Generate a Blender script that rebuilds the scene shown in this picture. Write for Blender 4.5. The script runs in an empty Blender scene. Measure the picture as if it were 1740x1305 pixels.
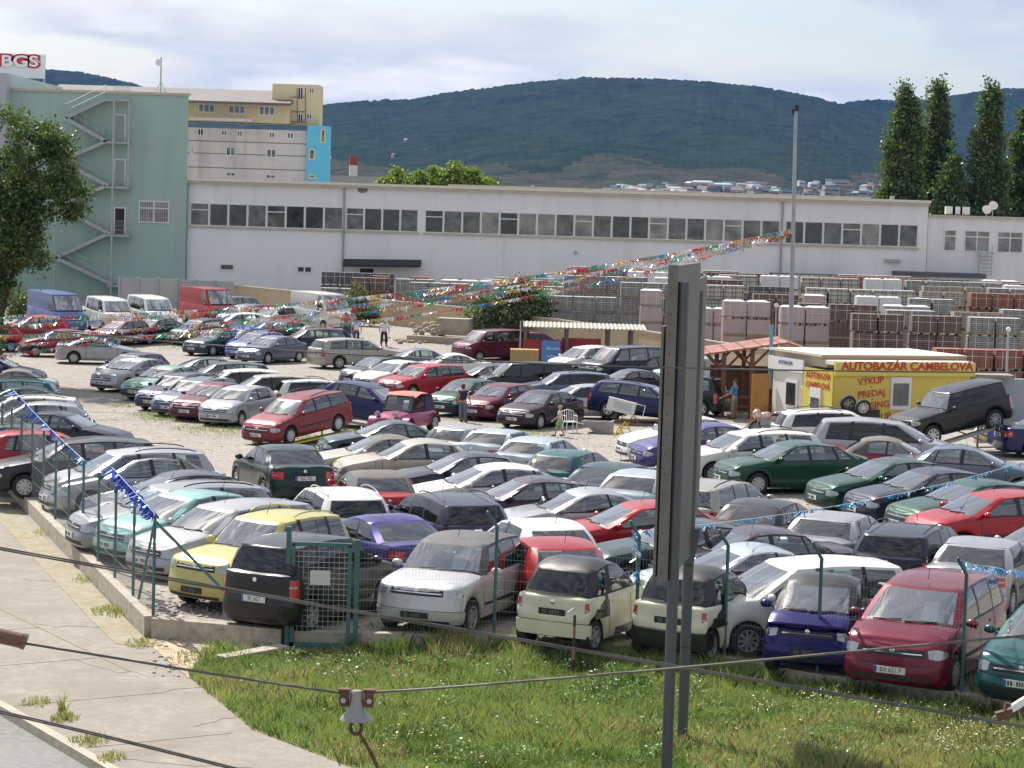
import bpy, math, random
import numpy as np
from mathutils import Vector, Matrix
rnd = random.Random(7)
C = bpy.context.scene.collection
SC = bpy.context.scene
R = math.radians
# ---------------------------------------------------------------- camera
FPX, CX, CY, HC = 4000.0, 870.0, 652.5, 7.85
PITCH, ROLL = R(4.394), R(1.75)
FW = Vector((0, math.cos(PITCH), -math.sin(PITCH)))
_r0 = Vector((1, 0, 0)); _u0 = Vector((0, math.sin(PITCH), math.cos(PITCH)))
RT = math.cos(ROLL) * _r0 + math.sin(ROLL) * _u0
UP = math.cos(ROLL) * _u0 - math.sin(ROLL) * _r0
cam_d = bpy.data.cameras.new('camera'); cam = bpy.data.objects.new('camera', cam_d); C.objects.link(cam)
cam_d.sensor_width = 36.0; cam_d.lens = 36.0 * FPX / 1740.0
cam_d.clip_start = 0.5; cam_d.clip_end = 20000
M = Matrix((RT, UP, -FW)).transposed().to_4x4(); M.translation = Vector((0, 0, HC))
cam.matrix_world = M
SC.camera = cam
CAM = Vector((0, 0, HC))
# ---------------------------------------------------------------- sun, sky, exposure
SUN_EL, SUN_AZ = R(48), R(-34)        # azimuth measured from +Y (view direction), negative = left
sd = Vector((math.sin(SUN_AZ) * math.cos(SUN_EL), math.cos(SUN_AZ) * math.cos(SUN_EL), math.sin(SUN_EL)))
sl = bpy.data.lights.new('sun', 'SUN'); sl.energy = 4.5; sl.angle = R(0.6); sl.color = (1.0, 0.95, 0.87)
so = bpy.data.objects.new('sun', sl); C.objects.link(so)
so.rotation_euler = (-sd).to_track_quat('-Z', 'Y').to_euler()
so.location = (0, 0, 60)
SC.view_settings.view_transform = 'Standard'; SC.view_settings.look = 'None'
SC.view_settings.exposure = 0.78; SC.view_settings.gamma = 1.0
W = bpy.data.worlds.new('World'); SC.world = W; W.use_nodes = True
nt = W.node_tree; nt.nodes.clear()
def N(nt, t, **kw):
    n = nt.nodes.new(t)
    for k, v in kw.items():
        if k.startswith('i_'):
            n.inputs[int(k[2:])].default_value = v
        else: setattr(n, k, v)
    return n
def LK(nt, a, b): nt.links.new(a, b)
out = N(nt, 'ShaderNodeOutputWorld'); bg = N(nt, 'ShaderNodeBackground')
sky = N(nt, 'ShaderNodeTexSky'); sky.sky_type = 'NISHITA'; sky.sun_disc = False
sky.sun_elevation = SUN_EL; sky.sun_rotation = SUN_AZ; sky.altitude = 200; sky.dust_density = 2.0; sky.air_density = 1.0
tc = N(nt, 'ShaderNodeTexCoord'); mp = N(nt, 'ShaderNodeMapping'); mp.inputs['Scale'].default_value = (1.0, 1.0, 4.2)
mp.inputs['Location'].default_value = (0.35, 0.1, 0.42)
LK(nt, tc.outputs['Generated'], mp.inputs['Vector'])
n1 = N(nt, 'ShaderNodeTexNoise'); n1.inputs['Scale'].default_value = 7.0; n1.inputs['Detail'].default_value = 9; n1.inputs['Roughness'].default_value = 0.55
n2 = N(nt, 'ShaderNodeTexNoise'); n2.inputs['Scale'].default_value = 4.5; n2.inputs['Detail'].default_value = 5
LK(nt, mp.outputs[0], n1.inputs['Vector']); LK(nt, mp.outputs[0], n2.inputs['Vector'])
cr = N(nt, 'ShaderNodeValToRGB'); cr.color_ramp.elements[0].position = 0.42; cr.color_ramp.elements[0].color = (0.30,)*3 + (1,)
cr.color_ramp.elements[1].position = 0.54; cr.color_ramp.elements[1].color = (1, 1, 1, 1)
LK(nt, n1.outputs['Fac'], cr.inputs[0])
cc = N(nt, 'ShaderNodeValToRGB')                       # cloud tone: grey undersides to bright tops
e = cc.color_ramp.elements
e[0].position = 0.36; e[0].color = (4.1, 4.55, 5.3, 1)
e[1].position = 0.64; e[1].color = (6.3, 6.25, 6.3, 1)
LK(nt, n2.outputs['Fac'], cc.inputs[0])
n3 = N(nt, 'ShaderNodeMixRGB'); n3.blend_type = 'MIX'
n3.inputs[2].default_value = (8.2, 7.9, 7.7, 1)
cr2 = N(nt, 'ShaderNodeValToRGB'); cr2.color_ramp.elements[0].position = 0.56; cr2.color_ramp.elements[1].position = 0.74
LK(nt, n1.outputs['Fac'], cr2.inputs[0]); LK(nt, cr2.outputs[0], n3.inputs[0]); LK(nt, cc.outputs[0], n3.inputs[1])
mx = N(nt, 'ShaderNodeMixRGB'); LK(nt, cr.outputs[0], mx.inputs[0]); LK(nt, sky.outputs[0], mx.inputs[1]); LK(nt, n3.outputs[0], mx.inputs[2])
LK(nt, mx.outputs[0], bg.inputs['Color']); bg.inputs['Strength'].default_value = 0.085
LK(nt, bg.outputs[0], out.inputs['Surface'])
try: SC.cycles.transparent_max_bounces = 24; SC.cycles.max_bounces = 8; SC.cycles.volume_bounces = 1
except Exception: pass

# ---------------------------------------------------------------- placing helpers
def ray(px, py):
    return (RT * ((px - CX) / FPX) + UP * ((CY - py) / FPX) + FW)
def P(px, py, Y):                      # point of the place on the depth plane Y seen at photo pixel
    d = ray(px, py); return CAM + d * (Y / d.y)
def sm(t): t = max(0.0, min(1.0, t)); return t * t * (3 - 2 * t)
def gz(x, y):                          # ground height: the lot dips about a metre towards its middle
    t = (y - (60 + max(0.0, x))) / 27.0
    z = -1.0 * sm(t)
    return z + 0.6 * sm((y - 128) / 22.0)
def G(px, py, h=0.0):
    d = ray(px, py); z = h
    for _ in range(12):
        p = CAM + d * ((z - HC) / d.z); z = gz(p.x, p.y) + h
    return CAM + d * ((z - HC) / d.z)

# ---------------------------------------------------------------- materials
def mat(name, col=(0.5, 0.5, 0.5), rough=0.6, metal=0.0, coat=0.0, spec=0.5, noise=None, bump=None, alpha=None):
    """noise=(scale, amount[, colour2]) mottles the colour; bump=(scale, strength)"""
    m = bpy.data.materials.new(name); m.use_nodes = True; t = m.node_tree
    b = t.nodes['Principled BSDF']
    b.inputs['Base Color'].default_value = (*col, 1); b.inputs['Roughness'].default_value = rough
    b.inputs['Metallic'].default_value = metal; b.inputs['Coat Weight'].default_value = coat
    b.inputs['Coat Roughness'].default_value = 0.10; b.inputs['Specular IOR Level'].default_value = spec
    if noise:
        sc_, am = noise[0], noise[1]; c2 = noise[2] if len(noise) > 2 else tuple(c * (1 - am) for c in col)
        tcn = N(t, 'ShaderNodeTexCoord'); nz = N(t, 'ShaderNodeTexNoise'); nz.inputs['Scale'].default_value = sc_
        nz.inputs['Detail'].default_value = 6; nz.inputs['Roughness'].default_value = 0.62
        LK(t, tcn.outputs['Object'], nz.inputs['Vector'])
        rp = N(t, 'ShaderNodeValToRGB'); rp.color_ramp.elements[0].position = 0.35; rp.color_ramp.elements[1].position = 0.65
        rp.color_ramp.elements[0].color = (*c2, 1); rp.color_ramp.elements[1].color = (*col, 1)
        LK(t, nz.outputs['Fac'], rp.inputs[0]); LK(t, rp.outputs[0], b.inputs['Base Color'])
    if bump:
        tcn = N(t, 'ShaderNodeTexCoord'); nz = N(t, 'ShaderNodeTexNoise'); nz.inputs['Scale'].default_value = bump[0]
        nz.inputs['Detail'].default_value = 5; LK(t, tcn.outputs['Object'], nz.inputs['Vector'])
        bp = N(t, 'ShaderNodeBump'); bp.inputs['Strength'].default_value = bump[1]; bp.inputs['Distance'].default_value = 0.03
        LK(t, nz.outputs['Fac'], bp.inputs['Height']); LK(t, bp.outputs[0], b.inputs['Normal'])
    return m

# ---------------------------------------------------------------- mesh builder
class MB:
    def __init__(s): s.v = []; s.f = []; s.mi = []
    def add(s, vs, fs, mi=0):
        o = len(s.v); s.v += [tuple(v) for v in vs]; s.f += [tuple(i + o for i in f) for f in fs]; s.mi += [mi] * len(fs); return s
    def box(s, c, sz, rz=0, mi=0, rx=0, ry=0, taper=1.0):
        x, y, z = [q / 2 for q in sz]
        m = Matrix.Translation(c) @ Matrix.Rotation(rz, 4, 'Z') @ Matrix.Rotation(ry, 4, 'Y') @ Matrix.Rotation(rx, 4, 'X')
        vs = [m @ Vector((sx * x * (taper if sz_ > 0 else 1), sy * y * (taper if sz_ > 0 else 1), sz_ * z)) for sz_ in (-1, 1) for sy in (-1, 1) for sx in (-1, 1)]
        return s.add(vs, [(0, 2, 3, 1), (4, 5, 7, 6), (0, 1, 5, 4), (2, 6, 7, 3), (0, 4, 6, 2), (1, 3, 7, 5)], mi)
    def bb(s, a, b, mi=0):
        return s.box([(a[i] + b[i]) / 2 for i in range(3)], [abs(b[i] - a[i]) for i in range(3)], mi=mi)
    def tube(s, pts, r, n=8, mi=0, cap=True):
        pts = [Vector(p) for p in pts]; rs = r if isinstance(r, (list, tuple)) else [r] * len(pts)
        vs = []; fs = []; pu = None
        for i, p in enumerate(pts):
            d = (pts[min(i + 1, len(pts) - 1)] - pts[max(i - 1, 0)])
            d = d.normalized() if d.length > 1e-9 else Vector((0, 0, 1))
            if pu is None: pu = d.orthogonal().normalized()
            u = (pu - d * pu.dot(d)); u = u.normalized() if u.length > 1e-6 else d.orthogonal().normalized()
            w = d.cross(u); pu = u
            vs += [p + (u * math.cos(2 * math.pi * k / n) + w * math.sin(2 * math.pi * k / n)) * rs[i] for k in range(n)]
        for i in range(len(pts) - 1):
            for k in range(n): fs.append((i * n + k, i * n + (k + 1) % n, (i + 1) * n + (k + 1) % n, (i + 1) * n + k))
        if cap: fs.append(tuple(range(n - 1, -1, -1))); fs.append(tuple((len(pts) - 1) * n + k for k in range(n)))
        return s.add(vs, fs, mi)
    def bar(s, a, b, w, h, mi=0, up=(0, 0, 1)):
        a, b = Vector(a), Vector(b); d = (b - a).normalized(); u = Vector(up)
        sd_ = d.cross(u); sd_ = sd_.normalized() if sd_.length > 1e-5 else Vector((1, 0, 0)); u = sd_.cross(d)
        vs = [p + sd_ * sx * w / 2 + u * sz_ * h / 2 for p in (a, b) for sz_ in (-1, 1) for sx in (-1, 1)]
        return s.add(vs, [(0, 1, 3, 2), (4, 6, 7, 5), (0, 4, 5, 1), (2, 3, 7, 6), (0, 2, 6, 4), (1, 5, 7, 3)], mi)
    def lathe(s, prof, n=16, mi=0, M_=None):
        vs = []; fs = []
        for (r, z) in prof:
            for k in range(n):
                a = 2 * math.pi * k / n; p = Vector((r * math.cos(a), r * math.sin(a), z)); vs.append(M_ @ p if M_ else p)
        for i in range(len(prof) - 1):
            for k in range(n): fs.append((i * n + k, i * n + (k + 1) % n, (i + 1) * n + (k + 1) % n, (i + 1) * n + k))
        return s.add(vs, fs, mi)
    def ell(s, c, r, mi=0, n=10, m=6, M_=None):
        vs = []; fs = []
        for i in range(m + 1):
            t = math.pi * i / m
            for k in range(n):
                a = 2 * math.pi * k / n
                p = Vector((r[0] * math.sin(t) * math.cos(a), r[1] * math.sin(t) * math.sin(a), r[2] * math.cos(t)))
                if M_: p = M_ @ p
                vs.append(p + Vector(c))
        for i in range(m):
            for k in range(n): fs.append((i * n + k, (i + 1) * n + k, (i + 1) * n + (k + 1) % n, i * n + (k + 1) % n))
        return s.add(vs, fs, mi)
    def grid(s, rows, mi=0, flip=False):
        o = [p for r in rows for p in r]; n = len(rows[0]); fs = []
        for i in range(len(rows) - 1):
            for k in range(n - 1):
                f = (i * n + k, i * n + k + 1, (i + 1) * n + k + 1, (i + 1) * n + k); fs.append(f[::-1] if flip else f)
        return s.add(o, fs, mi)
    def mesh(s, name, mats, smooth=None):
        me = bpy.data.meshes.new(name); me.from_pydata(s.v, [], s.f)
        for m_ in (mats if isinstance(mats, (list, tuple)) else [mats]): me.materials.append(m_)
        if any(s.mi): me.polygons.foreach_set('material_index', s.mi)
        if smooth is not None:
            me.polygons.foreach_set('use_smooth', [True] * len(s.f)); me.set_sharp_from_angle(angle=R(smooth))
        me.update(); return me
    def build(s, name, mats, parent=None, smooth=None, loc=None):
        o = bpy.data.objects.new(name, s.mesh(name, mats, smooth)); C.objects.link(o)
        if parent: o.parent = parent
        if loc is not None: o.location = loc
        return o
def fixn(me):
    import bmesh
    b = bmesh.new(); b.from_mesh(me); bmesh.ops.recalc_face_normals(b, faces=b.faces); b.to_mesh(me); b.free()
def tag(o, label=None, cat=None, group=None, kind=None):
    if label: o['label'] = label
    if cat: o['category'] = cat
    if group: o['group'] = group
    if kind: o['kind'] = kind
    return o
def empty(name, loc=(0, 0, 0), rz=0, label=None, cat=None, group=None):
    o = bpy.data.objects.new(name, None); C.objects.link(o); o.location = loc; o.rotation_euler = (0, 0, rz)
    o.empty_display_size = 0.3
    return tag(o, label, cat, group)
def text_mesh(name, body, size, material, parent, mtx, depth=0.004, align='CENTER', sx=1.0, bold=0.0):
    cu = bpy.data.curves.new(name, 'FONT'); cu.body = body; cu.size = size; cu.extrude = depth; cu.align_x = align; cu.align_y = 'CENTER'
    cu.offset = bold
    to = bpy.data.objects.new(name + '_c', cu); C.objects.link(to)
    dg = bpy.context.evaluated_depsgraph_get(); me = bpy.data.meshes.new_from_object(to.evaluated_get(dg))
    bpy.data.objects.remove(to); me.name = name; me.materials.clear(); me.materials.append(material)
    S = Matrix.Diagonal((sx, 1, 1, 1)); me.transform(mtx @ S)
    o = bpy.data.objects.new(name, me); C.objects.link(o)
    if parent: o.parent = parent
    return o
def frame(o, xd, yd):                 # matrix with origin o, x along xd, y along yd (text plane)
    xd = Vector(xd).normalized(); yd = Vector(yd); yd = (yd - xd * yd.dot(xd)).normalized(); zd = xd.cross(yd)
    m = Matrix((xd, yd, zd)).transposed().to_4x4(); m.translation = Vector(o); return m
# ================================================================ cars
def paint(name, col, metal=0.25, rough=0.33):
    m = mat(name, col, rough=rough, metal=metal, coat=.45, spec=.3, noise=(2.2, 0.12)); return m
M_TRIM = mat('black_trim', (0.018, 0.018, 0.02), 0.55)
M_SOFT = mat('grey_soft_top', (0.13, 0.12, 0.115), 0.85, noise=(6, 0.15))
M_INT = mat('dark_interior', (0.022, 0.023, 0.026), 0.8)
M_SEAT = mat('seat_cloth', (0.045, 0.047, 0.054), 0.85, noise=(9, 0.3))
M_TYRE = mat('tyre_rubber', (0.022, 0.022, 0.023), 0.8, noise=(12, 0.25))
M_RIM = mat('alloy_silver', (0.55, 0.55, 0.56), 0.32, metal=0.75)
M_HUB = mat('hubcap_grey', (0.42, 0.42, 0.43), 0.4, metal=0.3)
M_CHROME = mat('chrome', (0.75, 0.75, 0.76), 0.12, metal=1.0)
M_LAMP = mat('headlamp_glass', (0.34, 0.36, 0.38), 0.12, metal=0.5, coat=1.0)
M_TAIL = mat('tail_lamp_red', (0.42, 0.012, 0.012), 0.15, coat=1.0)
M_AMB = mat('amber_lens', (0.75, 0.2, 0.02), 0.2, coat=1.0)
M_PAPER = mat('price_sheet_paper', (0.82, 0.84, 0.82), 0.7)
M_PLATE = mat('plate_white', (0.6, 0.6, 0.58), 0.4)
M_PBLUE = mat('plate_blue', (0.02, 0.07, 0.35), 0.4)
M_PTXT = mat('plate_text', (0.03, 0.03, 0.03), 0.5)
M_SEAM = mat('door_seam', (0.012, 0.012, 0.012), 0.8)
def glassmat(name, tint, refl=0.06, ior=1.6, opac=0.0):
    m = bpy.data.materials.new(name); m.use_nodes = True; t = m.node_tree; t.nodes.clear()
    o = N(t, 'ShaderNodeOutputMaterial'); tr = N(t, 'ShaderNodeBsdfTransparent'); tr.inputs[0].default_value = (*tint, 1)
    gl = N(t, 'ShaderNodeBsdfGlossy'); gl.inputs['Roughness'].default_value = 0.03; gl.inputs[0].default_value = (0.95, 0.97, 1, 1)
    fr = N(t, 'ShaderNodeFresnel'); fr.inputs[0].default_value = ior
    ad = N(t, 'ShaderNodeMath'); ad.operation = 'ADD'; ad.use_clamp = True; ad.inputs[1].default_value = refl
    mx_ = N(t, 'ShaderNodeMixShader'); LK(t, fr.outputs[0], ad.inputs[0]); LK(t, ad.outputs[0], mx_.inputs[0])
    LK(t, tr.outputs[0], mx_.inputs[1]); LK(t, gl.outputs[0], mx_.inputs[2]); LK(t, mx_.outputs[0], o.inputs[0]); return m
M_GLASS = glassmat('car_glass', (0.60, 0.71, 0.67), 0.10, 1.6)
M_WSCR = glassmat('windscreen_glass', (0.56, 0.68, 0.66), 0.26, 1.65)
M_GTINT = glassmat('tinted_glass', (0.05, 0.055, 0.065), 0.02, 1.5)

CT = {}   # car type table: distances 'a' run from the front bumper backwards
def T(k, **kw): CT[k] = kw
T('hatch', L=3.95, W=1.66, H=1.45, fo=.78, wb=2.46, R=.29, hn=.70, hc=.95, hb=.99, hd=.97, ac=.92, ah=1.68, ar=3.42, ab=3.84, bl=.9,
  panes=[((1.22, 1.92), (2.12, 2.08)), ((2.24, 2.20), (3.02, 2.92)), ((3.1, 3.0), (3.3, 3.14))])
T('hatch3', L=3.75, W=1.65, H=1.42, fo=.75, wb=2.40, R=.28, hn=.68, hc=.92, hb=.97, hd=.95, ac=.95, ah=1.70, ar=3.15, ab=3.62, bl=1.0,
  panes=[((1.25, 1.92), (2.30, 2.22)), ((2.40, 2.32), (3.08, 2.9))])
T('lift', L=4.48, W=1.71, H=1.42, fo=.90, wb=2.64, R=.305, hn=.66, hc=.92, hb=.98, hd=1.0, ac=1.12, ah=1.95, ar=3.32, ab=4.12, bl=1.0,
  panes=[((1.46, 2.16), (2.42, 2.36)), ((2.52, 2.46), (3.28, 3.12)), ((3.36, 3.2), (3.74, 3.30))])
T('sedan', L=4.48, W=1.72, H=1.41, fo=.80, wb=2.70, R=.305, hn=.66, hc=.93, hb=.97, hd=.98, ac=1.22, ah=1.98, ar=3.22, ab=3.80, bl=.95, hood=0.06,
  panes=[((1.54, 2.18), (2.42, 2.36)), ((2.52, 2.46), (3.22, 3.06)), ((3.27, 3.11), (3.46, 3.16))])
T('coupe', L=4.45, W=1.72, H=1.37, fo=.80, wb=2.64, R=.31, hn=.62, hc=.90, hb=.96, hd=.97, ac=1.25, ah=2.05, ar=3.12, ab=3.86, bl=1.1,
  panes=[((1.56, 2.24), (2.78, 2.66)), ((2.86, 2.72), (3.42, 3.04))])
T('cabrio', L=4.15, W=1.68, H=1.40, fo=.78, wb=2.50, R=.30, hn=.66, hc=.93, hb=.97, hd=.95, ac=1.15, ah=1.85, ar=2.95, ab=3.45, bl=.9,
  panes=[((1.45, 2.03), (2.22, 2.18)), ((2.27, 2.23), (2.78, 2.70))])
T('wagon', L=4.66, W=1.74, H=1.48, fo=.92, wb=2.70, R=.31, hn=.68, hc=.94, hb=1.0, hd=.98, ac=1.15, ah=1.92, ar=4.22, ab=4.52, bl=.9,
  panes=[((1.46, 2.14), (2.38, 2.34)), ((2.48, 2.44), (3.24, 3.16)), ((3.32, 3.24), (4.14, 3.96))])
T('mpv', L=4.35, W=1.76, H=1.66, fo=.85, wb=2.68, R=.31, hn=.78, hc=1.04, hb=1.06, hd=1.02, ac=.82, ah=1.70, ar=3.92, ab=4.22, bl=1.0,
  panes=[((1.15, 1.94), (2.20, 2.16)), ((2.30, 2.26), (3.10, 3.04)), ((3.18, 3.12), (3.84, 3.70))])
T('suv', L=4.0, W=1.70, H=1.68, fo=.72, wb=2.45, R=.34, hn=.92, hc=1.07, hb=1.10, hd=1.08, ac=1.15, ah=1.72, ar=3.55, ab=3.82, bl=.75, cl=.26,
  panes=[((1.42, 1.88), (2.18, 2.14)), ((2.28, 2.24), (2.98, 2.94)), ((3.06, 3.02), (3.50, 3.40))])
T('jeep', L=4.25, W=1.74, H=1.62, fo=.72, wb=2.57, R=.36, hn=.95, hc=1.05, hb=1.07, hd=1.06, ac=1.32, ah=1.74, ar=3.98, ab=4.12, bl=.4, cl=.3, sq=.9,
  panes=[((1.54, 1.86), (2.24, 2.22)), ((2.32, 2.30), (3.02, 3.0)), ((3.10, 3.08), (3.86, 3.80))])
T('box', L=3.9, W=1.68, H=1.60, fo=.75, wb=2.43, R=.30, hn=.80, hc=1.02, hb=1.06, hd=1.04, ac=.86, ah=1.50, ar=3.50, ab=3.76, bl=.8,
  panes=[((1.16, 1.70), (2.02, 2.0)), ((2.12, 2.10), (2.92, 2.88)), ((3.0, 2.96), (3.42, 3.30))])
T('smart', L=2.50, W=1.51, H=1.54, fo=.37, wb=1.80, R=.29, hn=.80, hc=1.02, hb=.98, hd=.95, ac=.36, ah=1.02, ar=2.05, ab=2.42, bl=1.25, cl=.2, crown=.075, rf=.09,
  panes=[((.66, 1.22), (1.62, 1.56)), ((1.78, 1.70), (2.06, 1.92))], wr=.80)
T('van', L=5.3, W=1.94, H=2.35, fo=.95, wb=3.2, R=.34, hn=.98, hc=1.28, hb=1.35, hd=1.3, ac=.62, ah=1.35, ar=5.20, ab=5.26, bl=.9, cl=.25, wr=.90, sq=.6,
  panes=[((.98, 1.45), (1.78, 1.74))], hp=.55)
T('lowvan', L=4.9, W=1.88, H=1.95, fo=.95, wb=2.95, R=.33, hn=.95, hc=1.20, hb=1.22, hd=1.18, ac=.75, ah=1.50, ar=4.72, ab=4.84, bl=.9, cl=.22, wr=.84, sq=.5,
  panes=[((1.08, 1.65), (2.0, 1.98)), ((2.1, 2.08), (3.2, 3.16)), ((3.3, 3.26), (4.4, 4.3))])

FRO = [(0, 0), (.25, .008), (.5, .028), (.7, .062), (.83, .11), (.92, .17), (.97, .25), (1.0, .36)]
VR = [0, .10, .28, .44, .53, .70, .86, .95, 1.0]
PF = [.05, .015, 0, 0, .035, .05, .075, .10, .155]       # inset profiles: front, side, rear
PS = [.045, .012, 0, 0, .003, .008, .022, .035, .06]
PR = [.06, .02, 0, 0, .05, .06, .07, .08, .11]
M_TRIMP = paint("paint_black_panel", (.02, .02, .022), .1, .4)
_cache = {}
def car_meshes(kind):
    if kind in _cache: return _cache[kind]
    p = CT[kind]; L, Wd, H = p['L'], p['W'], p['H']; hw = Wd / 2; zs = p.get('cl', .19)
    X = lambda a: L / 2 - a
    def halfw(a): return hw * (1 - .035 * (1 - sm(a / 1.1)) - .035 * sm((a - (L - 1.2)) / 1.2))
    def ztop(a):
        if a < p['ac']: t = max(0, a / p['ac']); return p['hn'] + (p['hc'] - p['hn']) * (t ** .7)
        if a < p['ab']: return p['hc'] + (p['hb'] - p['hc']) * (a - p['ac']) / (p['ab'] - p['ac'])
        return p['hb'] + (p['hd'] - p['hb']) * (a - p['ab']) / max(.01, L - p['ab'])
    Ra = p['R'] + .055; arches = [p['fo'], p['fo'] + p['wb']]
    sc = min(1.0, (p['fo'] - Ra - .02) / .36) if p['fo'] - Ra < .38 else 1.0
    sr = min(.8, max(.25, (L - arches[1] - Ra - .02) / .36))
    sc = max(sc, .15)
    A = [(off * sc * p['bl'] if False else off * sc, u) for u, off in FRO]          # (a, u)
    side = set()
    for ac_ in arches:
        for q in (-1.03, -1, -.94, -.8, -.6, -.32, 0, .32, .6, .8, .94, 1, 1.03): side.add(round(ac_ + q * Ra, 4))
    lo, hi = A[-1][0] + .01, L - .36 * sr - .01
    a = lo + .05
    while a < hi:
        if all(abs(a - c) > Ra * 1.1 for c in arches): side.add(round(a, 4))
        a += .17
    side.add(p['ac']); side.add(p['ab'] - .01)
    side = sorted(s for s in side if lo < s < hi)
    st = [(a, u * halfw(a), 'f') for a, u in A] + [(a, halfw(a), 's') for a in side] + [(L - off * sr, u * halfw(L - off * sr), 'r') for u, off in reversed(FRO)]
    n = len(st)
    def zlow(a, arch=True):
        if arch:
            for c in arches:
                d = abs(a - c)
                if d <= Ra * 1.001: return max(zs, p['R'] + math.sqrt(max(0, Ra * Ra - d * d)))
        return zs
    nrm = []
    for i in range(n):
        if i == 0: nrm.append(Vector((1, 0))); continue
        if i == n - 1: nrm.append(Vector((-1, 0))); continue
        p0, p1 = st[i - 1], st[i + 1]; d = Vector((X(p1[0]) - X(p0[0]), p1[1] - p0[1])); nn = Vector((d.y, -d.x))
        nn.normalize(); nrm.append(nn)
    hp = p.get('hatchrear', kind not in ('sedan', 'coupe', 'cabrio', 'lift'))
    def inset(nx, v, a):
        f = max(0, nx) ** 1.3; r = max(0, -nx) ** 1.3; s_ = 1 - max(f, r)
        ip = lambda prof: float(np.interp(v, VR, prof))
        return f * ip(PF) * p['bl'] + r * ip(PR) * (.55 if hp else 1) + s_ * ip(PS)
    def S(i, v, sgn=1, off=0.0, arch=False):
        i = max(0.0, min(n - 1.0, i)); k = min(int(i), n - 2); t = i - k
        a = st[k][0] * (1 - t) + st[k + 1][0] * t; y = st[k][1] * (1 - t) + st[k + 1][1] * t
        nn = (nrm[k] * (1 - t) + nrm[k + 1] * t).normalized()
        zl = zlow(a, arch); zt = ztop(a); ins = inset(nn.x, v, a)
        q = Vector((X(a), y)) - nn * (ins - off)
        if q.y < 0: q.y = 0
        z = zl + v * (zt - zl) - (.0 if v < 1 else 0)
        return Vector((q.x, sgn * q.y, z))
    def ia(a):                                           # outline index of a distance along the side
        xs = [s[0] for s in st]; return float(np.interp(a, xs, range(n)))
    def vz(a, z): return (z - zs) / (ztop(a) - zs)
    def patch(mb, s0, s1, z0, z1, off=.006, sgn=1, mi=0, ni=5, nz=3, shape=None, back=.02):
        rows = []; rb = []
        for b in range(nz + 1):
            row = []; rk = []
            for c in range(ni + 1):
                s, t = c / ni, b / nz
                if shape: s, t = shape(s, t)
                i = s0 + (s1 - s0) * s; k = min(int(max(0, min(n - 1.001, i))), n - 2); aa = st[k][0] + (st[k + 1][0] - st[k][0]) * (i - k)
                z = z0 + (z1 - z0) * t; v = max(0.02, min(1.0, vz(aa, z)))
                row.append(S(i, v, sgn, off)); rk.append(S(i, v, sgn, -back))
            rows.append(row); rb.append(rk)
        fl = sgn > 0
        mb.grid(rows, mi, flip=not fl)
        rim = rows[0][:] + [r[-1] for r in rows[1:]] + rows[-1][-2::-1] + [r[0] for r in rows[-2:0:-1]]
        rimb = rb[0][:] + [r[-1] for r in rb[1:]] + rb[-1][-2::-1] + [r[0] for r in rb[-2:0:-1]]
        mb.grid([rim + rim[:1], rimb + rimb[:1]], mi, flip=fl)
    out = {}
    # ---- body
    b = MB()
    for sgn in (1, -1):
        rows = [[S(i, v, sgn, 0, True) for i in range(n)] for v in VR]
        b.grid(rows, 0, flip=(sgn < 0))
        # arch lips / inner wells
        rows2 = [[S(i, 0, sgn, 0, True) for i in range(n)], [S(i, 0, sgn, -.16, True) for i in range(n)]]
        b.grid(rows2, 1, flip=(sgn > 0))
    Mx = 10
    cab0, cab1 = p['ac'] + .06, p['ab'] - .05
    def trow(i, drop):
        l = S(i, 1, 1); r = S(i, 1, -1); row = []
        a = L / 2 - l.x; cr = p.get('hood', .045) * sm(a / .5) * sm((L - a) / .3)
        for k in range(Mx + 1):
            t = k / Mx; y = l.y + (r.y - l.y) * t; u = 1 - (2 * t - 1) ** 2
            z = l.z + cr * min(1, u * 1.6)
            if drop and 0 < k < Mx: z = l.z - (.06 if k in (1, Mx - 1) else .42)
            row.append(Vector((l.x, y, z)))
        return row
    trs = []; last = None
    for i in range(n):
        a = st[i][0]; inc = cab0 <= a <= cab1
        if last is not None and inc != last:                 # vertical step at the cabin ends
            trs.append((trow(i if inc else i - 1, not inc) if inc else trow(i, True), True))
            if inc: trs[-1] = (trow(i, False), False)
        trs.append((trow(i, inc), inc)); last = inc
    for (r0, c0), (r1, c1) in zip(trs, trs[1:]):
        if c0 or c1:
            b.grid([r0[:2], r1[:2]], 0); b.grid([r0[-2:], r1[-2:]], 0)
            b.grid([r0[1:-1], r1[1:-1]], 2)
        else: b.grid([r0, r1], 0)
    # underbody tub
    b.bb((X(L - .25), -hw + .22, zs + .02), (X(.25), hw - .22, .62), 1)
    # seams
    def seam(a0, z0, a1, z1, w=.008):
        for sgn in (1, -1):
            rows = []
            for e in (-w, w):
                row = []
                for t in np.linspace(0, 1, 7):
                    aa = a0 + (a1 - a0) * t + (e if abs(a1 - a0) < abs(z1 - z0) else 0); zz = z0 + (z1 - z0) * t + (0 if abs(a1 - a0) < abs(z1 - z0) else e)
                    row.append(S(ia(aa), max(.01, min(.97, vz(aa, zz))), sgn, .003))
                rows.append(row)
            b.grid(rows, 1, flip=(sgn > 0) == (abs(a1 - a0) < abs(z1 - z0)))
    pn = p['panes']
    af = p['fo'] + Ra + .10
    for (q0, q1) in pn[:2 if kind not in ('van', 'smart', 'hatch3', 'coupe', 'cabrio') else 1]:
        seam(q1[0] + .05, zs + .08, q1[0] + .05, ztop(q1[0]) - .01)
    seam(af, zs + .1, af - .02, ztop(af) - .03)
    # ---- greenhouse
    wrf = p.get('wr', .775); sq = p.get('sq', 0)
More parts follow.
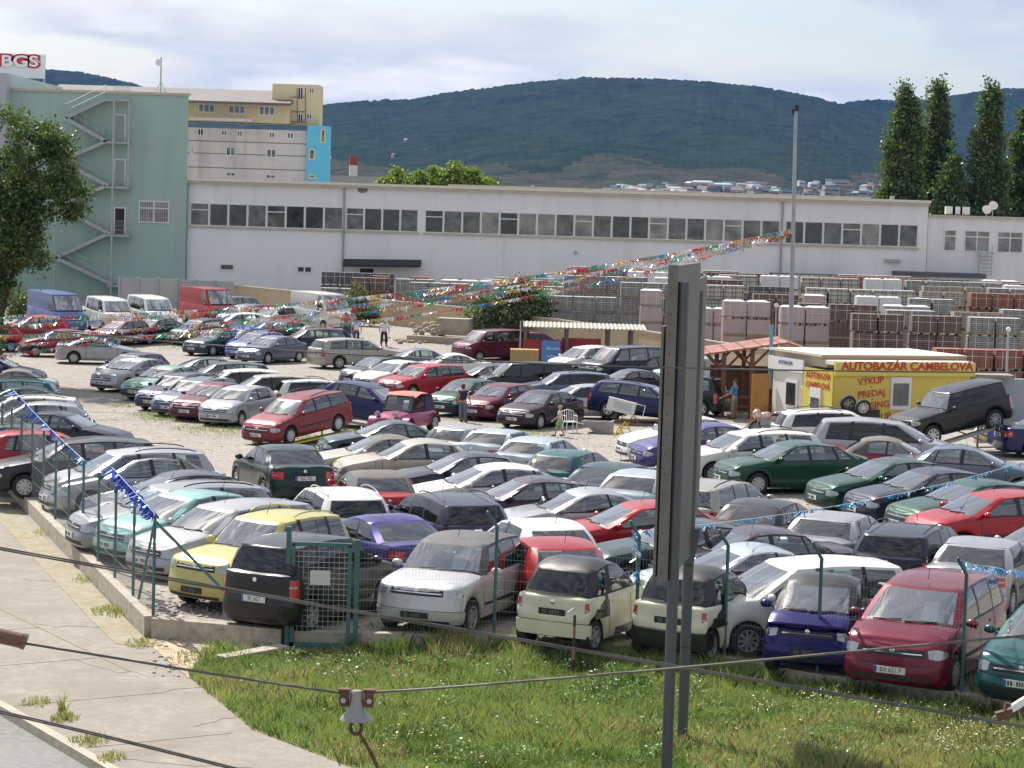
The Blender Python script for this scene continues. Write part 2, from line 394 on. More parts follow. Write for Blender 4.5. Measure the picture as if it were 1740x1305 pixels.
    def zr(a):
        t0 = (a - p['ah']) / (p['ar'] - p['ah']); t0 = max(0, min(1, t0))
        fl = .055 * (1 - sm(t0 / .45)) + (p.get('rf', .05)) * sm((t0 - .5) / .5)
        return H - .045 - fl * (1 - sq * .7)
    def wb_(a): return halfw(a) - .055
    def wr_(a):
        t0 = (a - p['ah']) / (p['ar'] - p['ah']); return hw * wrf * (1 - .04 * (1 - sm(t0 * 3)) - .05 * sm((t0 - .6) / .4) * (1 - sq))
    ac, ah, ar, ab = p['ac'], p['ah'], p['ar'], p['ab']
    base = []; roof = []; kinds = []
    for (u, db, dr) in ((0, 0, 0), (.5, .025, .015), (.78, .07, .035), (.90, .12, .06)):
        base.append((ac + db, u * wb_(ac), 'b')); roof.append((ah + dr, u * wr_(ah), 'r')); kinds.append('W')
    kinds[-1] = 'P'
    base.append((min(ac + .20, pn[0][0][0] - .03), wb_(ac + .2), 'b')); roof.append((ah + .13, wr_(ah + .13), 'r')); kinds.append('P')
    for j, (q0, q1) in enumerate(pn):
        m_ = max(1, int(round((q1[0] - q0[0]) / .3)))
        for k in range(m_ + 1):
            t = k / m_; ba = q0[0] + (q1[0] - q0[0]) * t; ra = q0[1] + (q1[1] - q0[1]) * t
            base.append((ba, wb_(ba), 'b')); roof.append((ra, wr_(ra), 'r')); kinds.append('S%d' % j)
        kinds[-1] = 'K' if j < len(pn) - 1 else 'P'
    eb, er = base[-1][0], roof[-1][0]
    rg = 'R' if p['ar'] < 5 else 'P'
    cb = max(eb + .03, ab - .20); crr = max(er + .03, ar - .12)
    if cb - eb > .25:
        base.append(((eb + cb) / 2, wb_((eb + cb) / 2), 'b')); roof.append(((er + crr) / 2, wr_((er + crr) / 2), 'r')); kinds.append('P')
    base.append((cb, wb_(cb) - .005, 'b')); roof.append((crr, wr_(crr) - .005, 'r')); kinds.append('P')
    for (u, db, dr) in ((.88, .09, .05), (.76, .05, .03), (.45, .015, .01), (0, 0, 0)):
        base.append((ab - db, u * wb_(ab), 'b')); roof.append((ar - dr, u * wr_(ar), 'r')); kinds.append(rg)
    kinds.pop(); m_ = len(base)
    TT = [0, .08, .3, .52, .74, .92, 1.0]
    def GP(i, t, sgn, off=0):
        B = base[i]; Q = roof[i]
        zb = ztop(B[0]) + (.012 if i < 3 else -.012) ; 
        if i < 5: zb += .035 * (1 - i / 5)
        if i >= m_ - 4: zb += .03
        pb = Vector((X(B[0]), B[1], zb)); pr = Vector((X(Q[0]), Q[1], zr(Q[0])))
        q = pb.lerp(pr, t)
        kx = 1.0 if (i < 4) else (-1.0 if i >= m_ - 4 else 0.0)
        bul = (.035 if kx == 0 else .03) * math.sin(math.pi * min(1, t * .9 + .05)) * (1 - sq * .6)
        q.x += kx * bul; q.y += (0 if kx else bul) + off * (1 if kx == 0 else 0); q.x += off * kx
        return Vector((q.x, sgn * q.y, q.z))
    panes = {}
    for sgn in (1, -1):
        for i in range(m_ - 1):
            k = kinds[i]
            for j in range(len(TT) - 1):
                quad = [GP(i, TT[j], sgn), GP(i + 1, TT[j], sgn), GP(i + 1, TT[j + 1], sgn), GP(i, TT[j + 1], sgn)]
                f = (0, 1, 2, 3) if sgn < 0 else (3, 2, 1, 0)
                f = f[::-1]
                if k[0] in 'WSR' and 0 < j < len(TT) - 2:
                    key = k if k[0] in 'WR' else k + ('L' if sgn > 0 else 'R')
                    panes.setdefault(key, MB()).add(quad, [f], 0)
                else: b.add(quad, [f], 1 if (k == 'K' or (k[0] in 'SWR' and j == 0)) else 3)
    rows = []
    a_mid = (roof[0][0] + roof[-1][0]) / 2; ln = (roof[-1][0] - roof[0][0]) / 2
    for i in range(m_):
        l = GP(i, 1, 1); r = GP(i, 1, -1); row = []
        aa = L / 2 - l.x; cr = p.get('crown', .05) * (1 - abs((aa - a_mid) / ln) ** 4) if abs(aa - a_mid) < ln else 0
        for k in range(9):
            t = k / 8; u = 1 - (2 * t - 1) ** 2
            row.append(Vector((l.x, l.y + (r.y - l.y) * t, l.z + max(0, cr) * min(1, u * 1.5))))
        rows.append(row)
    b.grid(rows, 3)
    out['body'] = (b, 35)
    for k, g in panes.items():
        nm = {'W': 'windscreen', 'R': 'rear_window', 'S': 'side_window'}[k[0]]
        out[nm + '|' + k] = (g, 60)
    # ---- interior
    s = MB(); zt_ = p['hb']; f0 = p['ac'] + .25; sx = X(pn[0][1][0] - .28)
    for y in (-.36, .36):
        s.box((sx, y, zt_ - .22), (.12, .46, .62), ry=-.15, mi=0, taper=.85); s.box((sx - .09, y, zt_ + .17), (.08, .24, .18), mi=0, taper=.8)
    s.box((X(p['ac'] + .38), 0, zt_ - .14), (.5, hw * 1.6, .16), mi=0)
    s.lathe([(.17, -.012), (.19, 0), (.17, .012)], 14, 0, Matrix.Translation((X(p['ac'] + .72), .36, zt_ - .06)) @ Matrix.Rotation(R(-65), 4, 'Y'))
    if kind not in ('smart', 'van'):
        rb_ = X(min(p['ab'] - .55, pn[min(1, len(pn) - 1)][1][0] + .15))
        s.box((rb_, 0, zt_ - .22), (.12, 1.2, .52), ry=-.2, mi=0)
        for y in (-.38, .38): s.box((rb_ - .08, y, zt_ + .1), (.08, .24, .15), mi=0, taper=.8)
    out['seats'] = (s, 50)
    # ---- front fittings
    fA = n - 1
    iC = 7.0                                              # front corner index
    hz0, hz1 = p['hn'] - .175, p['hn'] - .015
    for sgn in (1, -1):
        h = MB(); patch(h, 3.0, 6.9, hz0 + .02, hz1 + .025, .008, sgn, 0, 7, 4, shape=lambda s_, t: (s_ * (1 - .10 * (2 * t - 1) ** 2) + .05 * (1 - t), .5 + (t - .5) * (.62 + .38 * math.sin(math.pi * min(1, s_ * .9 + .12)))))
        out['headlight|' + str(sgn)] = (h, 60)
        h = MB(); rl0 = n - 1 - 6.9; rl1 = n - 1 - 3.3
        if kind in ('wagon', 'mpv', 'box', 'suv', 'jeep', 'smart', 'lowvan', 'van', 'hatch', 'hatch3'):
            patch(h, rl0, n - 1 - 4.4, .62, p['hd'] - .05, .008, sgn, 0, 5, 3)
        else: patch(h, rl0, rl1 + .4, .70, p['hd'] - .10, .008, sgn, 0, 6, 3)
        patch(h, rl0 + .5, n - 1 - 4.3, p['hd'] - .20, p['hd'] - .165, .011, sgn, 1, 4, 1)
        out['taillight|' + str(sgn)] = (h, 60)
        mm = MB(); am = pn[0][0][0] + .06; mm.ell((X(am) , sgn * (wb_(am) + .17), ztop(am) + .07), (.07, .11, .075), n=10, m=6)
        mm.bar((X(am), sgn * wb_(am), ztop(am) + .02), (X(am), sgn * (wb_(am) + .12), ztop(am) + .05), .06, .03)
        out['side_mirror|' + str(sgn)] = (mm, 60)
        for j, (q0, q1) in enumerate(pn[:2 if kind in ('hatch', 'lift', 'sedan', 'wagon', 'mpv', 'suv', 'jeep', 'box') else 1]):
            d = MB(); a1 = q1[0] - .06; patch(d, ia(a1 - .18), ia(a1), ztop(a1) - .16, ztop(a1) - .125, .018, sgn, 0, 2, 1); out['door_handle|%d%d' % (sgn, j)] = (d, 60)
        r_ = MB(); patch(r_, ia(af + .04), ia(arches[1] - Ra - .1), .50, .56, .012, sgn, 0, 8, 1)
        out['side_strip|' + str(sgn)] = (r_, 60)
    g = MB()
    for sgn in (1, -1):
        patch(g, 0, 2.6, hz0 + .04, hz1, .006, sgn, 0, 3, 2)
        patch(g, 0, 2.45, hz0 + .085, hz0 + .105, .012, sgn, 1, 3, 1)
    out['grille'] = (g, 60); g = MB()
    for sgn in (1, -1): patch(g, 0, 3.6, .25, .33, .018, sgn, 0, 4, 1)
    out['air_intake'] = (g, 60)
    for e_, i0_ in (('f', 0), ('r', n - 1)):
        bd = MB(); q_ = S(i0_, .93 if e_ == 'f' else .90, 1, .008); bd.ell((q_.x, 0, q_.z), (.012, .045, .045), n=10, m=6); out['badge|' + e_] = (bd, 60)
    for sgn in (1, -1): patch(b, 0, 8, .512, .522, .002, sgn, 1, 8, 1, back=.001); patch(b, n - 9, n - 1, .53, .54, .002, sgn, 1, 8, 1, back=.001)
    for k_, (w0, w1) in enumerate(((-.05, .62), (-.72, -.12))):
        wp = MB(); yb_w = wb_(ac); f_ = lambda u, t: (lambda A_, B_: A_.lerp(B_, abs(u) * 2 if abs(u) < .5 else 1) if abs(u) <= .5 else GP(1, t, 1 if u > 0 else -1, .03).lerp(GP(2, t, 1 if u > 0 else -1, .03), (abs(u) - .5) / .28))(GP(0, t, 1, .03), GP(1, t, 1 if u > 0 else -1, .03))
        wp.tube([f_(w0, .04), f_((w0 + w1) / 2, .06), f_(w1, .09)], .011, 4); out['wiper|%d' % k_] = (wp, None)
    bm_ = MB()
    for sgn in (1, -1): patch(bm_, 0, 8.0, .27, .50, .014, sgn, 0, 9, 3)
    out['bumper|f'] = (bm_, 50)
    bm_ = MB()
    for sgn in (1, -1): patch(bm_, n - 1 - 8.0, n - 1, .28, .52, .014, sgn, 0, 9, 3)
    out['bumper|r'] = (bm_, 50)
    for e, i0, zc in (('f', 0, .42), ('r', n - 1, .72 if kind not in ('mpv', 'box') else .62)):
        pl = MB(); q = S(i0, max(.05, vz(st[i0][0], zc)), 1, .022); dx = 1 if e == 'f' else -1
        if kind == 'smart' and e == 'r': q.z = .70
        pl.box((q.x, 0, q.z), (.012, .52, .115), mi=0); pl.box((q.x + dx * .008, -dx * .235, q.z), (.004, .045, .11), mi=1)
        rg_ = random.Random(len(kind) + (e == 'f')); yy = -.19
        for k_ in range(7):
            if k_ == 2: yy += .05; continue
            w_ = rg_.uniform(.022, .034); pl.box((q.x + dx * .0075, dx * (yy + w_ / 2), q.z), (.004, w_, .07), mi=2); yy += w_ + .018
        out['number_plate|' + e] = (pl, None)
    if kind in ('wagon', 'mpv', 'suv', 'jeep'):
        for sgn in (1, -1):
            rr = MB(); pts = []
            for t in np.linspace(0, 1, 9):
                a = ah + .45 + (ar - ah - .7) * t; pts.append((X(a), sgn * (wr_(a) - .07), zr(a) + .055 + .05 * math.sin(math.pi * min(1, max(0, t))) ** .3 * 1))
            rr.tube(pts, .016, 6); out['roof_rail|' + str(sgn)] = (rr, 60)
    an = MB(); an.tube([(X(ah + .3 if kind != 'hatch3' else ar - .15), 0, H - .01), (X(ah + .15 if kind != 'hatch3' else ar - .3) - .25, 0, H + .22)], .006, 5); out['antenna'] = (an, None)
    ps = MB()                                            # price sheet lies behind the windscreen, one corner of the dash
    pb, pr_ = GP(1, .12, -1, -.03), GP(1, .62, -1, -.03); p3 = GP(2, .12, -1, -.03)
    c0 = GP(0, .10, 1, -.03); c1 = GP(1, .10, 1, -.03)
    u0 = GP(0, .62, 1, -.03); u1 = GP(1, .62, 1, -.03)
    vs = [c0.lerp(c1, .45), c0.lerp(c1, 1.15), u0.lerp(u1, 1.15), u0.lerp(u1, .45)]
    bk = [v - Vector((.004, 0, .002)) for v in vs]
    ps.add(vs + bk, [(0, 1, 2, 3), (7, 6, 5, 4), (0, 4, 5, 1), (1, 5, 6, 2), (2, 6, 7, 3), (3, 7, 4, 0)]); out['price_sheet'] = (ps, None)
    # ---- wheels
    wh = []
    for a in arches:
        for sgn in (1, -1): wh.append((X(a), sgn * (halfw(a) - .105), p['R'], sgn))
    out['_wheels'] = wh; out['_p'] = p; out['_S'] = (S, ia, vz, patch, n, zs, ztop)
    _cache[kind] = out; return out
_wc = {}
def wheel_meshes(Rw, style):
    k = (round(Rw, 3), style)
    if k in _wc: return _wc[k]
    My = Matrix.Rotation(R(-90), 4, 'X')                 # lathe z axis -> +y (outer side)
    t = MB(); w = .095
    t.lathe([(Rw * .60, -w), (Rw * .9, -w), (Rw * .985, -w * .75), (Rw, -w * .3), (Rw, w * .3), (Rw * .985, w * .75), (Rw * .9, w), (Rw * .66, w * .93), (Rw * .64, w * .6)], 24, 0, My)
    t.lathe([(Rw * .64, w * .6), (.01, w * .45)], 24, 1, My)
    r = MB(); rr = Rw * .655
    if style == 'hub':
        r.lathe([(rr, w * .70), (rr * .97, w * .98), (rr * .82, w * .95), (rr * .5, w * 1.02), (.005, w * 1.1)], 24, 0, My)
        for q in range(9):
            a = 2 * math.pi * q / 9; c = Vector((rr * .74 * math.cos(a), w * 1.012, rr * .74 * math.sin(a)))
            r.ell(c, (.022, .004, .022), 1, 8, 4)
    else:
        ns = 5 if style == 'alloy' else 9
        r.lathe([(rr, w * .68), (rr, w * .98), (rr * .88, w * .95), (rr * .86, w * .62)], 24, 0, My)
        r.lathe([(rr * .26, w * .6), (rr * .24, w * .92), (.005, w * .97)], 14, 0, My)
        for q in range(ns):
            a = 2 * math.pi * q / ns; d = Vector((math.cos(a), 0, math.sin(a))); e = Vector((-math.sin(a), 0, math.cos(a)))
            w0, w1 = (.28, .17) if ns == 5 else (.12, .10)
            y = Vector((0, w * .88, 0)); y2 = Vector((0, w * .62, 0))
            vs = [d * rr * .2 + e * rr * w0 + y, d * rr * .2 - e * rr * w0 + y, d * rr * .9 - e * rr * w1 + y, d * rr * .9 + e * rr * w1 + y]
            r.add(vs + [v - y + y2 for v in vs], [(0, 1, 2, 3), (0, 4, 5, 1), (1, 5, 6, 2), (2, 6, 7, 3), (3, 7, 4, 0)], 0)
    tm = t.mesh('wheel', [M_TYRE, M_TRIM], 40); rm = r.mesh('rim', [M_RIM if style != 'hub' else M_HUB, M_TRIM], 40)
    fixn(tm); fixn(rm)
    _wc[k] = (tm, rm); return _wc[k]
_pm = {}
def PM(colname, col=None, metal=.25):
    if colname not in _pm: _pm[colname] = paint('paint_' + colname, col, metal)
    return _pm[colname]
_mesh = {}
def car(kind, loc, head, col, label, cat='car', group='cars parked in the used car lot', name=None, bumper='body', rim='hub', tint=False, rails=False,
        sheet=True, top=None, plate=None, pitch=0.0, scale=(1, 1, 1), strip=None, antenna=True, mirror=None, plates=True, far=False, railm=None, darkplate=False):
    d = car_meshes(kind)
    nm = name or {'hatch': 'hatchback', 'hatch3': 'hatchback', 'lift': 'liftback', 'sedan': 'sedan', 'coupe': 'coupe', 'cabrio': 'convertible', 'wagon': 'estate_car',
                  'mpv': 'minivan', 'suv': 'offroad_car', 'jeep': 'offroad_car', 'box': 'hatchback', 'smart': 'microcar', 'van': 'van', 'lowvan': 'van'}[kind]
    root = empty(nm, loc, 0, label, cat, group)
    root.rotation_euler = (0, -pitch, R(head)); root.rotation_mode = 'XYZ'; root.scale = scale
    topm = top or col
    bump = {'body': col, 'black': M_TRIM, 'grey': M_SOFT}.get(bumper, bumper)
    mm = {'body': [col, M_TRIM, M_INT, topm], 'seats': [M_SEAT], 'headlight': [M_LAMP], 'taillight': [M_TAIL, M_LAMP if plates else M_AMB], 'side_mirror': [mirror or (col if bumper != 'black' else M_TRIM)],
          'door_handle': [M_TRIM if bumper == 'black' else col], 'side_strip': [strip or M_TRIM], 'grille': [M_TRIM, M_CHROME], 'badge': [M_CHROME], 'wiper': [M_TRIM], 'air_intake': [M_TRIM], 'bumper': [bump], 'number_plate': [M_TRIM, M_TRIM, M_SOFT] if darkplate else [M_PLATE, M_PBLUE, M_PTXT],
          'roof_rail': [railm or M_TRIM], 'antenna': [M_TRIM], 'price_sheet': [M_PAPER], 'windscreen': [M_WSCR], 'rear_window': [M_GTINT if tint else M_GLASS],
          'side_window': [M_GTINT if tint else M_GLASS]}
    for key, val in d.items():
        if key[0] == '_': continue
        pn_ = key.split('|')[0]
        if pn_ == 'roof_rail' and not rails: continue
        if pn_ == 'side_strip' and strip is False: continue
        if pn_ == 'price_sheet' and not sheet: continue
        if pn_ == 'antenna' and (far or not antenna): continue
        if pn_ == 'number_plate' and not plates: continue
        mk = (kind, key)
        if mk not in _mesh:
            b_, sm_ = val; me = b_.mesh(pn_, mm[pn_], sm_)
            if pn_ in ('body', 'windscreen', 'rear_window', 'side_window'):      # weld the strips so reflections run smoothly
                import bmesh
                bw = bmesh.new(); bw.from_mesh(me); bmesh.ops.remove_doubles(bw, verts=bw.verts, dist=.0004); bmesh.ops.recalc_face_normals(bw, faces=bw.faces); bw.to_mesh(me); bw.free()
                me.polygons.foreach_set('use_smooth', [True] * len(me.polygons)); me.set_sharp_from_angle(angle=R(38 if pn_ == 'body' else 60))
            _mesh[mk] = me
        o = bpy.data.objects.new(pn_, _mesh[mk]); C.objects.link(o); o.parent = root
        for i_, m_ in enumerate(mm[pn_]):
            o.material_slots[i_].link = 'OBJECT'; o.material_slots[i_].material = m_
    tm, rm = wheel_meshes(d['_p']['R'], rim)
    for (x, y, z, sgn) in d['_wheels']:
        w = bpy.data.objects.new('wheel', tm); C.objects.link(w); w.parent = root; w.location = (x, y, z)
        w.rotation_euler = (0, 0, 0 if sgn > 0 else math.pi)
        q = bpy.data.objects.new('rim', rm); C.objects.link(q); q.parent = w
    return root
def platetext(root, kind, txt, end='r', col=None):
    d = car_meshes(kind); b_ = d['number_plate|' + end][0]; v = b_.v; x = sum(q[0] for q in v[:8]) / 8; z = sum(q[2] for q in v[:8]) / 8
    dx = 1 if end == 'f' else -1
    g = MB(); g.box((x + dx * .010, dx * .02, z), (.004, .42, .10)); g.build('plate_face', M_PLATE, root)
    text_mesh('plate_lettering', txt, .115, col or M_PTXT, root, frame((x + dx * .0125, dx * .02, z), (0, dx, 0), (0, 0, 1)), .001, sx=.82)
# ================================================================ ground, roads, verge
def srgb(r, g, b): return tuple(((c / 255) / 12.92 if c / 255 <= .04045 else ((c / 255 + .055) / 1.055) ** 2.4) for c in (r, g, b))
def ground_mat(name, cols, scales, bump=0.3, rough=.95):
    m = bpy.data.materials.new(name); m.use_nodes = True; t = m.node_tree; b = t.nodes['Principled BSDF']; b.inputs['Roughness'].default_value = rough
    b.inputs['Specular IOR Level'].default_value = .2
    tcn = N(t, 'ShaderNodeTexCoord'); prev = None
    for i, (c, s_) in enumerate(zip(cols[1:], scales)):
        nz = N(t, 'ShaderNodeTexNoise'); nz.inputs['Scale'].default_value = s_; nz.inputs['Detail'].default_value = 8; nz.inputs['Roughness'].default_value = .65
        LK(t, tcn.outputs['Object'], nz.inputs['Vector'])
        rp = N(t, 'ShaderNodeValToRGB'); rp.color_ramp.elements[0].position = .42; rp.color_ramp.elements[1].position = .62; LK(t, nz.outputs['Fac'], rp.inputs[0])
        mxn = N(t, 'ShaderNodeMixRGB'); LK(t, rp.outputs[0], mxn.inputs[0]); mxn.inputs[2].default_value = (*c, 1)
        if prev is None: mxn.inputs[1].default_value = (*cols[0], 1)
        else: LK(t, prev.outputs[0], mxn.inputs[1])
        prev = mxn
    LK(t, prev.outputs[0], b.inputs['Base Color'])
    nz = N(t, 'ShaderNodeTexNoise'); nz.inputs['Scale'].default_value = 14; nz.inputs['Detail'].default_value = 6; LK(t, tcn.outputs['Object'], nz.inputs['Vector'])
    bp = N(t, 'ShaderNodeBump'); bp.inputs['Strength'].default_value = bump; bp.inputs['Distance'].default_value = .04
    LK(t, nz.outputs['Fac'], bp.inputs['Height']); LK(t, bp.outputs[0], b.inputs['Normal']); return m
M_GRAV = ground_mat('lot_gravel', [(.325, .298, .268), (.27, .243, .215), (.375, .35, .32), (.205, .182, .158)], [.25, 1.7, 7.0], .5)
M_PAVE = ground_mat('pavement_concrete', [(.275, .248, .215), (.21, .186, .158), (.295, .27, .238), (.24, .215, .182)], [.3, 1.1, 5.0], .35)
M_ROAD = ground_mat('asphalt', [(.21, .208, .20), (.18, .178, .172), (.235, .232, .225)], [.5, 7.0], .3)
M_VERGE = ground_mat('verge_soil', [(.20, .23, .075), (.30, .24, .13), (.15, .20, .06)], [.6, 3.0], .6)
M_CONC = ground_mat('old_concrete', [(.36, .32, .26), (.27, .24, .19), (.42, .38, .32)], [1.2, 6.0], .4)
M_KERB = ground_mat('kerb_stone', [(.42, .38, .31), (.34, .31, .25)], [3.0], .3)
M_SAND = ground_mat('sand_dirt', [(.40, .33, .24), (.30, .2, .12), (.46, .4, .31)], [1.5, 5.0], .5)
M_FAR = ground_mat('far_ground', [(.12, .13, .06), (.2, .17, .1)], [.02], .1)
M_DRY = ground_mat('dry_strip', [(.30, .26, .19), (.27, .21, .12), (.24, .22, .13), (.32, .29, .24)], [.8, 2.5, 6.0], .5)

g = MB(); g.add([(-9000, -60, -2.4), (9000, -60, -2.4), (9000, 12000, -2.4), (-9000, 12000, -2.4)], [(0, 1, 2, 3)])
tag(g.build('ground', M_FAR), kind='structure')
FL = [Vector((-6.46, 42.77)), Vector((-14.15, 65.3)), Vector((-14.15 - 7.69 * 1.6, 65.3 + 22.53 * 1.6)), Vector((-60, 150))]
FB = [Vector((-6.46, 42.77)), Vector((-4.0, 42.0)), Vector((-2.6, 42.0)), Vector((-0.19, 42.3)), Vector((2.35, 41.61)), Vector((3.86, 40.81)), Vector((5.34, 39.6)), Vector((7.55, 38.3)), Vector((9.2, 37.2)), Vector((14, 34)), Vector((80, -5))]
def ymin(x):
    pts = [(p.x, p.y) for p in FL[::-1]] + [(p.x, p.y) for p in FB[1:]]
    return float(np.interp(x, [p[0] for p in pts], [p[1] for p in pts]))
g = MB(); rows = []
xs = sorted(set([round(x, 2) for x in np.arange(-60, 81, 2.0)] + [p.x for p in FL + FB]))
for x in xs:
    y0 = ymin(x) + .02; ys = sorted([y0] + [y for y in np.arange(36, 262, 2.5) if y > y0 + .5])
    ys = [y0 + (262 - y0) * (k / 80) ** 1.15 for k in range(81)]
    rows.append([Vector((x, y, gz(x, y))) for y in ys])
g.grid(rows, 0); lot = g.build('lot_ground', M_GRAV, smooth=60); tag(lot, kind='structure'); fixn(lot.data)
ZV = -.28
def sheet(name, pts, z, m, kind='structure'):
    g = MB(); g.add([(p[0], p[1], z) for p in pts], [tuple(range(len(pts)))]); return tag(g.build(name, m), kind=kind)
kd = Vector((-7.1 + 5.49, 35.35 - 32.74)).normalized()         # kerb direction (away)
k0 = Vector((-5.49, 32.74)); kA = k0 + kd * 130; kB = k0 - kd * 45
# pavement (slab 4 mm joints are in the mesh), kerb step of 13 cm down to the road
PB = [(-60, 149.5), (-26.6, 101.2), (-14.3, 65.2), (-6.62, 42.6), (-5.3, 39.2), (-3.79, 35.4), (-2.11, 33.18), (2.5, 28), (16, 12), (30, -5)]
sheet('pavement', [(kA.x, kA.y), (kB.x, kB.y)] + [p for p in PB[::-1]], ZV, M_PAVE)
sheet('road', [(kA.x - 30, kA.y), (kA.x + .05, kA.y), (kB.x + .05, kB.y), (kB.x - 60, kB.y - 10), (-140, 20)], ZV - .14, M_ROAD)
g = MB(); g.bar((kA.x, kA.y, ZV - .09), (kB.x, kB.y, ZV - .09), .16, .2); tag(g.build('kerb', M_KERB), kind='structure')
g = MB()                                                        # joints of the pavement slabs
for t in np.arange(1.2, 40, 3.1):
    a = k0 + kd * (t - 3); n_ = Vector((kd.y, -kd.x)); b_ = a + n_ * min(5.0, 2.3 + t * .04)
    g.bar((a.x + .12, a.y + .05, ZV + .003), (b_.x, b_.y, ZV + .003), .02, .004)
a = Vector((-6.9, 40.4)); g.bar((a.x - kd.x * 1, a.y - kd.y * 1, ZV + .003), ((a + kd * 60).x, (a + kd * 60).y, ZV + .003), .03, .004)
rc = random.Random(4)
for (px, py, n_, dx, dy) in ((150, 1010, 16, .12, .05), (40, 985, 12, .15, .02), (250, 1180, 18, .14, .08), (120, 1120, 14, .1, -.12), (330, 1235, 16, .1, .12), (60, 1060, 14, .16, .0), (210, 1290, 12, .15, .02)):
    d = ray(px, py); q = CAM + d * ((ZV - HC) / d.z); a_ = Vector((q.x, q.y))
    for _ in range(n_):
        b_ = a_ + Vector((dx + rc.gauss(0, .05), dy + rc.gauss(0, .08))); g.bar((a_.x, a_.y, ZV + .003), (b_.x, b_.y, ZV + .003), .009, .004); a_ = b_
tag(g.build('pavement_joints', mat('joint_dirt', (.2, .17, .12), .95)), kind='structure')
vr = [(q.x, q.y - .05) for q in FB]
sheet('verge_ground', [(-6.6, 42.5)] + [(-5.3, 39.2), (-3.79, 35.4), (-2.11, 33.18), (2.5, 28), (16, 12), (30, -5), (80, -6)] + vr[::-1][1:-1], ZV + .004, M_VERGE)
sheet('dirt_strip', [(-14.6, 65.2), (-6.62, 42.7), (-6.3, 41.7), (-7.0, 41.9), (-8.0, 44.6), (-15.6, 66)], ZV + .008, M_DRY)
sheet('sand_patch', [(-6.5, 42.4), (-2.9, 42.1), (-3.6, 39.9), (-4.6, 38.6), (-5.3, 39.1), (-6.2, 41.4)], ZV + .012, M_SAND)
# low retaining wall under the fence
def lowwall(pts, z0, z1, th, name, label, out_=0.0):
    g = MB()
    for a, b in zip(pts, pts[1:]):
        a3 = Vector((a[0], a[1], 0)); b3 = Vector((b[0], b[1], 0)); d = (b3 - a3).normalized()
        za, zb_ = z1 + gz(a3.x, a3.y), z1 + gz(b3.x, b3.y)
        n_ = Vector((d.y, -d.x, 0)) * th / 2
        vs = [a3 - n_ + Vector((0, 0, z0)), a3 + n_ + Vector((0, 0, z0)), a3 + n_ + Vector((0, 0, za)), a3 - n_ + Vector((0, 0, za)),
              b3 - n_ + Vector((0, 0, z0)), b3 + n_ + Vector((0, 0, z0)), b3 + n_ + Vector((0, 0, zb_)), b3 - n_ + Vector((0, 0, zb_))]
        g.add(vs, [(0, 1, 2, 3), (4, 7, 6, 5), (0, 4, 5, 1), (1, 5, 6, 2), (2, 6, 7, 3), (3, 7, 4, 0)])
    o = g.build(name, M_CONC); return tag(o, label, 'low wall')
lowwall([(-6.5, 42.7), (-9.97, 52.76), (-14.2, 65.3), (-26.6, 101)], -1.6, .10, .22, 'low_wall', 'weathered concrete kerb wall under the green fence posts beside the pavement')
lowwall([(-6.42, 42.66), (-5.2, 42.3), (-3.98, 41.95)], -.5, .09, .26, 'low_wall', 'short brown concrete wall left of the open mesh gate')
lowwall([(-3.9, 41.98), (-2.6, 42.0), (-.19, 42.28), (2.35, 41.55), (3.86, 40.75), (5.34, 39.55), (7.55, 38.25), (9.2, 37.1), (14, 34)], -.5, .05, .20, 'low_wall', 'low concrete wall between the weedy grass verge and the front row of cars')
g = MB(); g.bar((-4.9, 40.3, ZV + .1), (-3.9, 41.3, ZV + .14), .3, .1); tag(g.build('concrete_slab', M_CONC), 'loose pale concrete slab lying on the sand by the gate', 'slab')

# ================================================================ foliage
def leaf_mesh(name, cen, size, mats, seed=0, up=.3, mi=None):
    r = np.random.default_rng(seed); n = len(cen); cen = np.asarray(cen, float)
    nn = r.normal(size=(n, 3)); nn[:, 2] += up; nn /= np.linalg.norm(nn, axis=1)[:, None]
    t = r.normal(size=(n, 3)); u = np.cross(nn, t); u /= np.linalg.norm(u, axis=1)[:, None]; w = np.cross(nn, u)
    s = (size * r.uniform(.6, 1.35, n))[:, None]
    v = np.empty((n, 4, 3)); v[:, 0] = cen - u * s * .5; v[:, 1] = cen + w * s * .33; v[:, 2] = cen + u * s * .5; v[:, 3] = cen - w * s * .33
    me = bpy.data.meshes.new(name); me.vertices.add(n * 4); me.vertices.foreach_set('co', v.reshape(-1))
    me.loops.add(n * 4); me.loops.foreach_set('vertex_index', np.arange(n * 4)); me.polygons.add(n)
    me.polygons.foreach_set('loop_start', np.arange(0, n * 4, 4)); me.polygons.foreach_set('loop_total', np.full(n, 4))
    for m_ in mats: me.materials.append(m_)
    if len(mats) > 1: me.polygons.foreach_set('material_index', r.integers(0, len(mats), n) if mi is None else mi)
    me.update(); me.validate(); return me
def foliage(name, col, trans=.35):
    m = bpy.data.materials.new(name); m.use_nodes = True; t = m.node_tree; t.nodes.clear(); o = N(t, 'ShaderNodeOutputMaterial')
    d = N(t, 'ShaderNodeBsdfDiffuse'); d.inputs[0].default_value = (*col, 1); tl = N(t, 'ShaderNodeBsdfTranslucent'); tl.inputs[0].default_value = (col[0] * 1.3, col[1] * 1.35, col[2] * .8, 1)
    gl = N(t, 'ShaderNodeBsdfGlossy'); gl.inputs['Roughness'].default_value = .35; gl.inputs[0].default_value = (.5, .5, .5, 1)
    a = N(t, 'ShaderNodeMixShader'); a.inputs[0].default_value = trans; b_ = N(t, 'ShaderNodeMixShader'); b_.inputs[0].default_value = .05
    LK(t, d.outputs[0], a.inputs[1]); LK(t, tl.outputs[0], a.inputs[2]); LK(t, a.outputs[0], b_.inputs[1]); LK(t, gl.outputs[0], b_.inputs[2]); LK(t, b_.outputs[0], o.inputs[0]); return m
